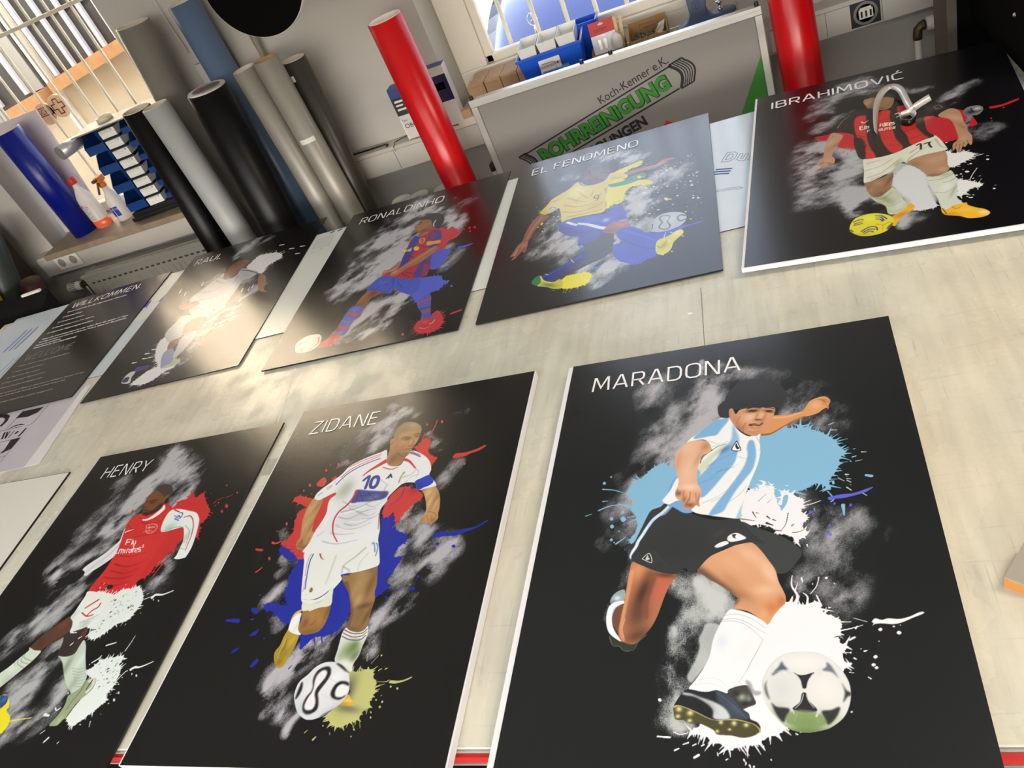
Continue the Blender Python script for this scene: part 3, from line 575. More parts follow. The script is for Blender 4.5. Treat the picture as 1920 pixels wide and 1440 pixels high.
MB().box(-.470, .4, -.60, -.07, .8605, 2.3).build('side_cover', MATS['disc_black'], bpn)
s_ = ((0.7265, 2.5000, 0.8225)[0], 2.5, (0.7265, 2.5000, 0.8225)[2])
MB().lathe([(.0006, .004), (.004, .003), (.006, 0), (.007, -.001)], 16, frame((-.471, 2.133 - 2.56, .975), (0, -1, 0), (0, 0, 1))).build('screw', m_chrome, bpn)

# ------------------------------------------------------------------ the signboard
SY = 2.70
sb = thing('signboard', 'white aluminium framed signboard lettered in green leaning behind the table', 'signboard', (-.404, SY, 0))
m_sign = mat('sign_white', (136, 131, 127), .4)
def S(x, z): return (x + .404, z)
sx0, sx1, sz0, szt = -.905, .098, .0, 1.004
MB().box(sx0 + .404, sx1 + .404, .003, .010, sz0 + .1, szt - .02).build('panel', m_sign, sb)
MB().box(sx0 + .404, sx1 + .404, -.006, .022, szt - .026, szt).box(sx0 + .404, sx1 + .404, -.008, -.004, szt - .013, szt - .011).build('top_rail', m_alu, sb, bevel=.002)
MB().box(sx0 + .404, sx0 + .404 + .024, -.006, .022, 0, szt - .027).build('post', m_alu, sb, bevel=.002)
MB().box(sx1 + .404 - .024, sx1 + .404, -.006, .022, 0, szt - .027).box(sx1 + .404 - .004, sx1 + .404 + .002, .0, .016, 0, .94).build('post', m_alu, sb, bevel=.002)
for x in (sx0 + .012, -.485, -.385, sx1 - .012):
    MB().cyl((x + .404, .008, szt), (x + .404, .008, szt + .012), .0075, .0065, n=16).build('black_stud', m_blackp, sb, bevel=.001)
SM = frame((0, .0015, 0), (1, 0, 0), (0, 0, 1))
MB().poly([S(.085, .872), S(.085, .55), S(-.085, .55)][::-1], 0, SM).build('green_triangle', mat('sign_green', (38, 122, 20), .4), sb)
SM2 = frame((0, .0012, 0), (1, 0, 0), (0, 0, 1))
ang = math.atan2(.907 - .757, -.209 + .777)
E1 = Vector((math.cos(ang), math.sin(ang))); E2 = Vector((-math.sin(ang), math.cos(ang)))
O = Vector(S(-.777, .757))
def T(u, v): p = O + E1 * u + E2 * v; return (p.x, p.y)
pipe = MB(); PH = -.083; LEN = .585
pipe.stroke([T(0, 0), T(LEN, 0)], .0055, 0, SM2).stroke([T(.02, PH), T(LEN - .006, PH)], .0055, 0, SM2)
def arc(u, bulge=.022, n=14, a=0, b=1, ext=.006): return [T(u + bulge * math.sin(math.pi * (k / n)), -(PH) * -(k / n) * 1.0 + (ext if k == 0 else 0) - (ext if k == n else 0)) for k in range(int(n * a), int(n * b) + 1)]
def end_arcs(us, widths):
    for u, w_ in zip(us, widths):
        pipe.stroke([T(u + .022 * math.sin(math.pi * k / 14), PH * k / 14 - .0 + (.004 if k == 0 else 0) - (.004 if k == 14 else 0)) for k in range(15)], w_, 0, SM2)
end_arcs([LEN, LEN + .012, LEN + .020, LEN + .028, LEN + .036, LEN + .046], [.010, .0035, .0035, .0035, .0035, .006])
end_arcs([-.030, -.020, -.012, -.004], [.005, .0035, .0035, .007])
pipe.stroke([T(LEN, .004), T(LEN + .046, .004)], .005, 0, SM2).stroke([T(LEN, PH - .004), T(LEN + .046, PH - .004)], .005, 0, SM2).stroke([T(-.030, .003), T(0, .003)], .005, 0, SM2)
pipe.build('pipe_drawing', m_text, sb)
def txt(body, u, v, size, width, m, off, y, name, xs=1): return text_mesh(body, size, name, m, sb, frame((T(u, v)[0], y, T(u, v)[1]), (E1.x, 0, E1.y), (E2.x, 0, E2.y)), offset=off, width=width, spacing=1.0)
txt('Koch-Kenner e.K.', .328, .012, .041, .262, m_text, 0.0, .0010, 'company_lettering')
txt('ROHRREiNiGUNG', .038, PH + .017, .072, .524, mat('green_outline', (10, 40, 12), .5), .0058, .0016, 'title_outline')
txt('ROHRREiNiGUNG', .0425, PH + .0185, .072, .515, MATS['sign_green'], .0030, .0006, 'title_lettering')
txt('SOLiNGEN', .205, PH - .052, .050, .225, m_text, .0022, .0008, 'town_lettering')
txt('TAG UND NACHT', .30, PH - .10, .034, .20, m_red, .001, .0008, 'slogan_lettering') if False else None
MB().poly([S(-.292, .70), S(-.246, .700), S(-.240, .712), S(-.264, .729)][::-1], 0, SM2).build('red_mark', m_red, sb)

# ------------------------------------------------------------------ things on the right window sill
def kraft(x, y, z, w_, d_, h_, label, rz=0.0, m=m_kraft):
    o = thing('kraft_box', label, 'box', (x, y, z), rz, 'small kraft boxes on the right window sill')
    MB().box(-w_/2, w_/2, -d_/2, d_/2, 0, h_).build('carton', m, o, bevel=.0025)
    MB().box(-w_/2 + .003, w_/2 - .003, -d_/2 - .0006, -d_/2 + .001, h_ - .012, h_ - .011).build('lid_seam', m_kraft2, o)
xs_ = [-.953, -.883, -.815, -.748]
nm_ = ['leftmost of the front row, beside the window reveal', 'second from the left in the front row', 'third from the left in the front row', 'fourth in the front row, partly behind the blue crate']
for i, x in enumerate(xs_): kraft(x - (.012 if i == 3 else 0), 3.025, SZ, .066 if i < 3 else .040, .066, .095, 'small kraft box, ' + nm_[i])
nb_ = ['leftmost of the back row', 'second from the left in the back row', 'third from the left in the back row', 'fourth in the back row behind the blue crate']
for i, x in enumerate([-.950, -.884, -.818, -.752]): kraft(x - (.012 if i == 3 else 0), 3.10, SZ, .063 if i < 3 else .040, .066, .0915, 'small kraft box, ' + nb_[i])
tag(MB().box(-.022, .022, -.02, .02, 0, .03, Matrix.Translation((-1.02, 2.955, SZ)) @ Matrix.Rotation(.3, 4, 'Z')).build('wood_block', m_kraft, None, bevel=.002), 'small wooden block at the left corner of the right window sill', 'block')
cr = thing('storage_crate', 'bright blue plastic crate with a white label, filled with clear inserts', 'crate', (-.632, 3.005, SZ), math.radians(2))
def tray(mb, w0, d0, w1, d1, h, t):
    o_ = [(-w0/2, -d0/2), (w0/2, -d0/2), (w0/2, d0/2), (-w0/2, d0/2)]; u_ = [(-w1/2, -d1/2), (w1/2, -d1/2), (w1/2, d1/2), (-w1/2, d1/2)]
    ii = [(x * (1 - 2*t/w1), y * (1 - 2*t/d1)) for x, y in u_]; ib = [(x * (1 - 2*t/w0), y * (1 - 2*t/d0)) for x, y in o_]
    A = [mb.bm.verts.new((x, y, 0)) for x, y in o_]; B = [mb.bm.verts.new((x, y, h)) for x, y in u_]; Cc = [mb.bm.verts.new((x, y, h)) for x, y in ii]; D = [mb.bm.verts.new((x, y, t)) for x, y in ib]
    mb.face(A[::-1]); mb.face(D)
    for k in range(4):
        n_ = (k + 1) % 4; mb.face([A[k], A[n_], B[n_], B[k]]); mb.face([B[k], B[n_], Cc[n_], Cc[k]]); mb.face([Cc[k], Cc[n_], D[n_], D[k]])
    return mb
tray(MB(), .205, .13, .242, .15, .142, .004).build('tub', m_crate, cr, bevel=.0015)
MB().box(-.127, .127, -.081, -.0745, .134, .144).box(-.127, .127, .0745, .081, .134, .144).box(-.127, -.1205, -.0745, .0745, .134, .144).box(.1205, .127, -.0745, .0745, .134, .144).build('rim', m_crate, cr, bevel=.0015)
for x in (-.075, .0, .073): tray(MB(), .058, .125, .070, .140, .055, .002).build('clear_insert', m_clear, cr, bevel=.001).location = (x, 0, .122)
lab = MB().box(-.045, .035, -.0885, -.0835, .072, .118).build('label', mat('label_white', (226, 226, 228), .5), cr); lab.rotation_euler = (math.radians(-2), 0, 0)
MB().box(-.040, .060, -.0860, -.0700, .040, .080).build('clear_pouch', mat('pouch_blue', (110, 150, 206), .2), cr)
text_mesh('Plattenaufhänger', .016, 'label_lettering', mat('label_red', (150, 40, 60), .6), cr, frame((-.044, -.0895, .092), (1, 0, .05), (0, 0, 1)), width=.098)
MB().stroke([(-.03, .030), (-.03, .024), (.015, .024), (.015, .040)], .0012, 0, frame((0, -.0893, 0.052), (1, 0, 0), (0, 0, 1))).stroke([(-.035, .056), (.01, .056)], .0015, 0, frame((0, -.0893, 0.052), (1, 0, 0), (0, 0, 1))).stroke([(-.035, .050), (.018, .050)], .001, 0, frame((0, -.0893, 0.055), (1, 0, 0), (0, 0, 1))).box(.022, .027, -.0896, -.0886, .097, .103).build('label_lines', m_text, cr)
c2 = thing('storage_crate', 'bright blue plastic crate behind the labelled one, against the window', 'crate', (-.530, 3.137, SZ))
tray(MB(), .125, .075, .14, .085, .15, .004).build('tub', m_crate, c2, bevel=.0015)
MB().box(-.073, .073, -.047, -.042, .142, .152).box(.0695, .0745, -.042, .043, .142, .152).build('rim', m_crate, c2, bevel=.001)
def opencard(name, label, x, y, w_, d_, h_, hb, m, cat='carton'):
    o = thing(name, label, cat, (x, y, SZ)); t = .003
    MB().box(-w_/2, w_/2, -d_/2, -d_/2 + t, 0, h_).build('front_wall', m, o); MB().box(-w_/2, w_/2, d_/2 - t, d_/2, 0, hb).build('back_wall', m, o)
    MB().hull8([(-w_/2, -d_/2, 0), (-w_/2 + t, -d_/2, 0), (-w_/2 + t, d_/2, 0), (-w_/2, d_/2, 0)], [(-w_/2, -d_/2, h_), (-w_/2 + t, -d_/2, h_), (-w_/2 + t, d_/2, hb), (-w_/2, d_/2, hb)]).hull8([(w_/2 - t, -d_/2, 0), (w_/2, -d_/2, 0), (w_/2, d_/2, 0), (w_/2 - t, d_/2, 0)], [(w_/2 - t, -d_/2, h_), (w_/2, -d_/2, h_), (w_/2, d_/2, hb), (w_/2 - t, d_/2, hb)]).build('side_walls', m, o)
    MB().box(-w_/2, w_/2, -d_/2, d_/2, 0, t).build('bottom', m, o); return o
oc = opencard('cardboard_tray', 'low brown cardboard tray holding a red and white packet', -.428, 3.015, .122, .10, .062, .07, m_kraft2)
pk = thing('blister_packet', 'white packet with a red hanging header in the cardboard tray', 'packet', (-.435, 2.995, SZ + .045))
PKM = frame((0, 0, 0), (1, .06, 0), (0.02, .32, 1))
MB().box(-.045, .045, 0, .085, -.006, .0, PKM).build('card', mat('card_white', (224, 226, 228), .4), pk)
MB().box(-.045, .045, .072, .118, -.006, .0012, PKM).build('header', m_red, pk)
MB().poly([(-.012, .106), (-.006, .109), (0, .112), (.006, .109), (.012, .106), (.006, .103), (-.006, .103)], .0016, PKM).build('hang_hole', mat('card_white2', (200, 190, 186), .4), pk)
MB().box(-.022, -.012, .02, .055, .0, .004, PKM).box(-.002, .008, .02, .055, .0, .004, PKM).stroke([(-.01, .066), (.006, .066)], .003, .0012, PKM).build('plugs', m_alu, pk)
MB().stroke([(-.03, .090), (.02, .090)], .004, .0016, PKM).stroke([(-.03, .084), (.01, .084)], .003, .0016, PKM).build('header_print', mat('dark_red_print', (120, 16, 24), .5), pk)
cp2 = thing('plastic_bag', 'clear plastic bag of plugs beside the red and white packet', 'bag', (-.392, 3.0, SZ + .035))
MB().lathe([(.004, 0), (.018, .01), (.022, .035), (.018, .06), (.006, .074)], 16, Matrix.Diagonal((1, .6, 1, 1))).build('bag', m_clear, cp2)
for k, (x, y, h, rx) in enumerate(((-.392, 3.03, .150, .05), (-.381, 3.035, .146, .12))):
    tag(MB().box(-.006, .006, -.002, .002, 0, h).build('wooden_stick', m_wood, None, bevel=.001), 'flat pale wooden stick in the cardboard tray, ' + ('left one' if k == 0 else 'right one'), 'stick').matrix_world = Matrix.Translation((x, y, SZ + .004)) @ Matrix.Rotation(rx, 4, 'Y')
ob_ = opencard('open_carton', 'open brown cardboard box of screws with a tall back wall', -.280, 3.035, .142, .10, .062, .098, m_kraft2)
MB().stroke([(-.03, .048), (.035, .048), (.035, .066), (-.03, .066), (-.03, .048)], .001, 0, frame((0, .0455, .015), (1, 0, 0), (0, 0, 1))).stroke([(-.022, .054), (.028, .054)], .002, 0, frame((0, .0455, .015), (1, 0, 0), (0, 0, 1))).build('stamp', mat('brown_stamp', (90, 66, 40), .7), ob_)
rnd = random.Random(4); sm = MB()
for k in range(150):
    x, y = rnd.uniform(-.06, .045), rnd.uniform(-.042, .04); a = rnd.uniform(0, 6.28); l = rnd.uniform(.008, .016); z = .046 + rnd.random() * .012
    sm.cyl((x, y, z), (x + l * math.cos(a), y + l * math.sin(a), z + rnd.uniform(-.004, .006)), .0012, n=5)
s__ = sm.build('screws', mat('screw_steel', (130, 126, 118), .3, metal=.8), None); s__.location = (-.28, 3.035, SZ); tag(s__, 'loose pile of small steel screws in the open carton', 'screws', kind='stuff')
cb = thing('paper_slips', 'white paper slips standing in the box of screws', 'paper', (-.245, 3.02, SZ + .045))
MB().hull8([(-.02, -.005, 0), (.012, .0, 0), (.012, .004, 0), (-.02, -.001, 0)], [(.0, -.008, .03), (.028, .004, .036), (.028, .007, .036), (.0, -.004, .03)]).build('slip', m_white, cb)
MB().hull8([(-.01, .006, 0), (.016, .012, 0), (.016, .014, 0), (-.01, .009, 0)], [(.006, .006, .038), (.03, .016, .043), (.03, .018, .043), (.006, .009, .038)]).build('slip', m_white, cb)
# blue grey press
pr = thing('eyelet_press', 'blue grey cast C-frame hand press on the right window sill', 'press', (-.095, 3.03, SZ))
m_press = mat('press_blue_grey', (84, 98, 128), .45)
prof = [(-.085, 0), (.115, 0), (.115, .050), (.060, .055), (.032, .062), (.026, .085), (.034, .120), (.06, .138), (.095, .142), (.095, .21), (-.02, .21), (-.036, .19), (-.032, .08), (-.045, .055), (-.085, .040)]
MB().prism(prof, -.022, .022, frame((0, 0, 0), (1, 0, 0), (0, 0, 1))).build('frame', m_press, pr, bevel=.004)
MB().lathe([(.030, 0), (.050, .0), (.050, .008), (.030, .014)], 32, Matrix.Translation((.075, 0, .045))).build('base_plate', m_press, pr)
MB().lathe([(.006, .025), (.009, .026), (.009, .040), (.006, .041), (.006, .055), (.011, .056), (.011, .062), (.004, .063)], 24, Matrix.Translation((.072, 0, .028))).cyl((.072, 0, .112), (.072, 0, .15), .009, n=20).build('die', m_chrome, pr)
cm = MB(); FM = frame((-.004, -.0228, .108), (1, 0, 0), (0, 0, 1))
cm.stroke([(.014 * math.cos(k * math.pi / 10), .014 * math.sin(k * math.pi / 10)) for k in range(-7, 12)], .0018, 0, FM).stroke([(-.004, -.012), (-.004, .007), (.006, .007), (.008, .002), (.004, -.002), (-.004, -.002)], .0018, 0, FM)
cm.build('cast_mark', mat('press_shadow', (52, 62, 88), .5), pr)

# ------------------------------------------------------------------ packages and tubs near the duct
def pack(label, x, y, w_, d_, h_, rz, bands, txts, name='package'):
    o = thing(name, label, 'package', (x, y, .861), rz)
    MB().box(-w_/2, w_/2, -d_/2, d_/2, 0, h_).build('carton', mat('carton_white', (206, 202, 200), .5), o, bevel=.001)
    for k, (x0, x1, z0, z1_, c) in enumerate(bands): MB().box(x0 * w_/2, x1 * w_/2, -d_/2 - .0006, -d_/2 + .0002, z0 * h_, z1_ * h_).build('printed_band', c, o)
    for t, x0, z0, sz in txts: text_mesh(t, sz, 'lettering', m_text, o, frame((x0 * w_/2, -d_/2 - .0012, z0 * h_), (1, 0, 0), (0, 0, 1)))
    return o
m_navy = mat('navy', (26, 24, 66), .4); m_pk_blue = mat('package_blue', (54, 70, 130), .4)
p_ = pack('white package with dark blue top and white lettering left of the red roll', -1.218, 2.955, .110, .055, .205, 0.0,
     [(-1, 1, .48, .82, mat('charcoal_print', (40, 42, 48), .4)), (-1, 1, .82, 1.0, m_pk_blue), (-1, -.9, .0, .4, m_white)], [('Type', -.9, .36, .012), ('OBO', -.85, .22, .026), ('www', .0, .05, .012)])
MB().box(-.055, .055, -.0275, .0275, .2052, .2062).build('blue_top', m_pk_blue, p_)
MB().box(-.045, -.010, -.0286, -.0278, .15, .158).box(-.045, -.015, -.0286, -.0278, .135, .142).box(-.045, -.005, -.0286, -.0278, .118, .126).build('white_print', m_white, p_)
p_ = pack('white package with a purple black band right of the tall red roll', -1.010 - .06, 3.0 - .045, .085, .05, .23, 0.0,
     [(-.3, 1, .42, .86, m_navy), (-.3, .6, .62, .74, mat('pink_label', (206, 120, 120), .5))], [('R', .15, .64, .02)])
MB().box(-.0425, .0425, -.025, .025, .2302, .2312).build('blue_top', m_pk_blue, p_)
m_tub = mat('tub_lid', (206, 208, 196), .45)
for i, (c, r0, lb, zz_) in enumerate((( (-1.3635, 2.8000, 0.6824), .043, 'cream tub with flat lid behind the fourth board, leftmost of three', 0), ( (-1.2844, 2.8000, 0.6788), .044, 'white tub with lettered lid, middle of three behind the boards', 0), ((-1.1713, 2.8000, 0.6794), .045, 'white tub beside the red roll, rightmost of three', 0))):
    o = thing('plastic_tub', lb, 'tub', (c[0], c[1], c[2] - .14), 0, 'round lidded tubs behind the table')
    MB().lathe([(r0 * .9, 0), (r0 * .95, .125), (r0 * .93, .126)], 36).build('tub', mat('tub_side_%d' % i, ((150, 126, 84) if i == 0 else (206, 208, 202)), .5), o)
    MB().lathe([(r0 * .98, .122), (r0, .124), (r0, .138), (r0 * .95, .141), (r0 * .92, .1375), (r0 * .1, .1375)], 36).build('lid', m_tub, o)
    if i == 1: text_mesh('GRAPH X', .010, 'lettering', m_text, o, frame((-.02, -.006, .1385), (1, .3, 0), (-.3, 1, 0)))
tag(MB().box(-1.425, -1.13, 2.74, 2.90, .50, .5 + .012).build('shelf_board', m_white, None), 'white shelf board under the three round tubs', 'shelf')
tag(MB().box(-1.425, -1.395, 2.74, 2.90, .0, .5).build('shelf_support', m_white, None), 'upright panel under the left end of the tub shelf', 'support')
tag(MB().box(-1.16, -1.13, 2.74, 2.90, .0, .5).build('shelf_support', m_white, None), 'upright panel under the right end of the tub shelf', 'support')

# ------------------------------------------------------------------ things on the left window sill
bo = thing('cleaner_bottle', 'white plastic bottle with a red cap and orange liquid', 'bottle', (-2.975, 3.06, SZ))
MB().lathe([(.040, 0), (.046, .004), (.046, .135), (.040, .165), (.018, .205), (.015, .222), (.0145, .235)], 36, Matrix.Diagonal((1, .72, 1, 1))).build('body', mat('bottle_milky', (236, 230, 226), .3, trans=.25, ior=1.2), bo)
MB().lathe([(.0408, .0006), (.0468, .0046), (.0468, .040), (.040, .0405)], 36, Matrix.Diagonal((1, .72, 1, 1))).build('orange_liquid', mat('orange_liquid', (238, 104, 70), .25), bo)
MB().lathe([(.019, .228), (.020, .230), (.020, .255), (.017, .258)], 24).build('red_cap', m_red, bo)
lbm = MB()
for k in range(9):
    a0 = math.radians(-150 + 10.5 * k); a1 = math.radians(-150 + 10.5 * (k + 1))
    lbm.face([lbm.bm.verts.new((.0472 * math.cos(a), .72 * .0472 * math.sin(a), z)) for a, z in ((a0, .045), (a1, .045), (a1, .130), (a0, .130))])
lbm.build('label', mat('label_greywhite', (214, 206, 206), .5), bo)
LM = frame((-.020, -.0345, 0), (1, -.12, 0), (0, 0, 1))
MB().stroke([(-.014, .118), (.036, .118)], .002, 0, LM).stroke([(-.014, .052), (.036, .052)], .002, 0, LM).build('red_rules', m_red, bo)
gl = MB()
for k in range(8): gl.stroke([(-.012, .110 - .0068 * k), (.034 - .01 * (k % 3), .110 - .0068 * k)], .0014, 0, LM)
gl.stroke([(-.012, .126), (.010, .126)], .005, 0, LM); gl.build('label_print', mat('label_grey_ink', (120, 112, 118), .6), bo)
so = thing('spray_bottle', 'milky spray bottle with orange trigger head and blue 0.5L labels', 'bottle', (-2.845, 3.07, SZ))
MB().lathe([(.036, 0), (.041, .004), (.041, .085), (.034, .115), (.016, .150), (.0135, .175)], 36).build('body', MATS['bottle_milky'], so)
MB().lathe([(.017, .170), (.018, .172), (.018, .190), (.013, .194)], 24).box(-.012, .012, -.020, .028, .194, .222).build('spray_head', mat('orange_plastic', (216, 116, 20), .4), so, bevel=.002)
MB().cyl((0, -.020, .213), (0, -.045, .213), .008, n=16).hull8([(-.005, -.026, .198), (.005, -.026, .198), (.005, -.020, .198), (-.005, -.020, .198)], [(-.005, -.06, .155), (.005, -.06, .155), (.005, -.055, .155), (-.005, -.055, .155)]).build('trigger', mat('trigger_grey', (84, 72, 66), .4), so)
for i_, a0 in enumerate((-128, -92)):
    q_ = MB()
    for k in range(4):
        a, b_ = math.radians(a0 + 7.5 * k), math.radians(a0 + 7.5 * (k + 1)); q_.face([q_.bm.verts.new((.0418 * math.cos(t), .0418 * math.sin(t), z)) for t, z in ((a, .030), (b_, .030), (b_, .078), (a, .078))])
    q_.build('blue_label', mat('label_blue', (20, 50, 160), .4), so)
text_mesh('0.5L', .014, 'lettering', m_plastic, so, frame((-.022, -.0428, .062), (1, 0, 0), (0, 0, 1)))
text_mesh('0.5L', .014, 'lettering', m_plastic, so, frame((.004, -.0428, .062), (1, 0, 0), (0, 0, 1)))
# parts organiser
og = thing('parts_organiser', 'black framed parts rack with blue bins and clear drawers on the left sill', 'organiser', (-2.535, 3.06, SZ), math.radians(6))
MB().box(-.19, .20, -.075, .075, 0, .04).box(-.20, .215, -.085, .085, .004, .022).build('base', m_blackp, og, bevel=.003)
MB().box(-.20, .21, .06, .072, .04, .42).build('back_plate', m_blackp, og)
MB().box(-.205, .235, -.085, .085, .425, .432).build('top_tray', mat('tray_grey', (150, 148, 146), .35), og, bevel=.003)
def binn(x, z, w_, h_, d_, big=True):
    b_ = MB(); t = .003
    pr_ = [(-d_ * .5, 0), (d_ * .5, 0), (d_ * .5, h_), (-d_ * .18, h_), (-d_ * .5, h_ * .45)]
    for xx in (x - w_/2, x + w_/2 - t): b_.prism(pr_, xx, xx + t, Matrix(((0, 0, 1, 0), (1, 0, 0, 0), (0, 1, 0, z), (0, 0, 0, 1))))
    b_.box(x - w_/2, x + w_/2, -d_/2, d_/2, z, z + t).box(x - w_/2, x + w_/2, -d_/2 - .001, -d_/2 + t, z, z + h_ * .45).box(x - w_/2, x + w_/2, d_/2 - t, d_/2, z, z + h_)
    b_.box(x - w_/2 + .002, x + w_/2 - .002, -d_/2 - .006, -d_/2, z + h_ * .38, z + h_ * .45)
    return b_
for k in range(4): binn(-.145, .045 + k * .095, .10, .085, .125).build('blue_bin', m_blue, og, bevel=.0015)
for k in range(8):
    z = .043 + k * .0475
    MB().box(-.085, -.005, -.066, .05, z, z + .036).box(-.075, -.015, -.074, -.066, z + .026, z + .034).build('clear_drawer', m_clear, og, bevel=.0025)
    MB().box(-.088, -.002, -.060, .055, z + .038, z + .0455).build('drawer_rail', m_blackp, og)
for k in range(6): binn(.060, .045 + k * .064, .095, .058, .115).build('blue_bin', m_blue, og, bevel=.0015)
for k in range(6): binn(.160, .045 + k * .064, .085, .058, .115).build('blue_bin', m_blue, og, bevel=.0015)
cy = thing('foil_tube', 'short silver white tube sticking out on top of the blue bins', 'tube', (-2.77, 3.0, SZ + .40))
MB().cyl((-.020, -.085, 0), (.02, .04, 0), .030, n=36, cap0=True).build('tube', mat('silver_white', (190, 192, 198), .25, metal=.4), cy)
MB().cyl((-.0206, -.0868, 0), (-.020, -.085, 0), .0285, n=36).build('end_cap', mat('cap_grey', (126, 126, 126), .6), cy)
tp = thing('tape_roll', 'roll of cream tape lying on the parts rack', 'tape roll', (-2.60, 3.06, SZ + .4325))
MB().lathe([(.026, 0), (.036, 0), (.036, .020), (.026, .020), (.026, 0.0005)], 40).build('tape', mat('cream_tape', (214, 206, 176), .4), tp)
MB().lathe([(.0235, 0.0004), (.0258, 0.0004), (.0258, .0205), (.0235, .0205), (.0235, .001)], 40).build('core', m_core, tp)
# box at the right edge of the table
wbx = thing('sample_box', 'grey topped box with an orange side at the right table edge', 'box', (.36, .69, TZ))
bp_ = [(-.165, -.030), (-.128, .020), (.16, .05), (.16, -.12), (-.147, -.043)]
MB().prism(bp_, .0, .018).build('body', mat('orange_board', (196, 134, 64), .6), wbx)
MB().prism(bp_, .018, .021).build('grey_top', mat('grey_lid', (160, 154, 140), .5), wbx)

# ------------------------------------------------------------------ the printed portrait boards
# ---- a small drawing kit for the printed boards (units: millimetres on the board, origin top left) ----
def vnoise(h,w,cell,rs,stretch=1.0,ang=0.0):
    yy,xx=np.mgrid[0:h,0:w].astype(np.float32)
    c,s=math.cos(ang),math.sin(ang)
    u=(xx*c+yy*s)/(cell*stretch); v=(-xx*s+yy*c)/cell
    u-=u.min(); v-=v.min()
    iu=u.astype(int); iv=v.astype(int); fu=u-iu; fv=v-iv
    fu=fu*fu*(3-2*fu); fv=fv*fv*(3-2*fv)
    g=rs.random((iv.max()+2,iu.max()+2)).astype(np.float32)
    a=g[iv,iu];b=g[iv,iu+1];c2=g[iv+1,iu];d=g[iv+1,iu+1]
    return (a*(1-fu)+b*fu)*(1-fv)+(c2*(1-fu)+d*fu)*fv
def fbm(h,w,cell,rs,octs=5,stretch=1.0,ang=0.0):
    t=np.zeros((h,w),np.float32);A=0;a=1.0
    for o in range(octs):
        if cell<1.0: break
        t+=a*vnoise(h,w,cell,rs,stretch,ang);A+=a;a*=.55;cell*=.5
    return t/A
def smooth_pts(P,closed=True,n=5):
    P=np.asarray(P,float)
    if len(P)<3: return P
    out=[]
    m=len(P)
    for i in range(m if closed else m-1):
        if closed: a,b,c,d=P[(i-1)%m],P[i],P[(i+1)%m],P[(i+2)%m]
        else: a,b,c,d=P[max(i-1,0)],P[i],P[i+1],P[min(i+2,m-1)]
        for k in range(n):
            t=k/n
            out.append(.5*((2*b)+(c-a)*t+(2*a-5*b+4*c-d)*t*t+(3*b-a-3*c+d)*t**3))
    if not closed: out.append(P[-1])
    return np.array(out)
def blur(m,r):
    if r<.4: return m
    k=max(1,int(round(r)))
    for ax in (0,1):
        for _ in range(2):
            p=np.pad(m,[(k,k) if i==ax else (0,0) for i in (0,1)],mode='edge')
            c=np.cumsum(p,axis=ax); z=np.zeros_like(np.take(c,[0],axis=ax)); c=np.concatenate([z,c],axis=ax)
            n=2*k+1
            m=(np.take(c,range(n,c.shape[ax]),axis=ax)-np.take(c,range(0,c.shape[ax]-n),axis=ax))/n
    return m
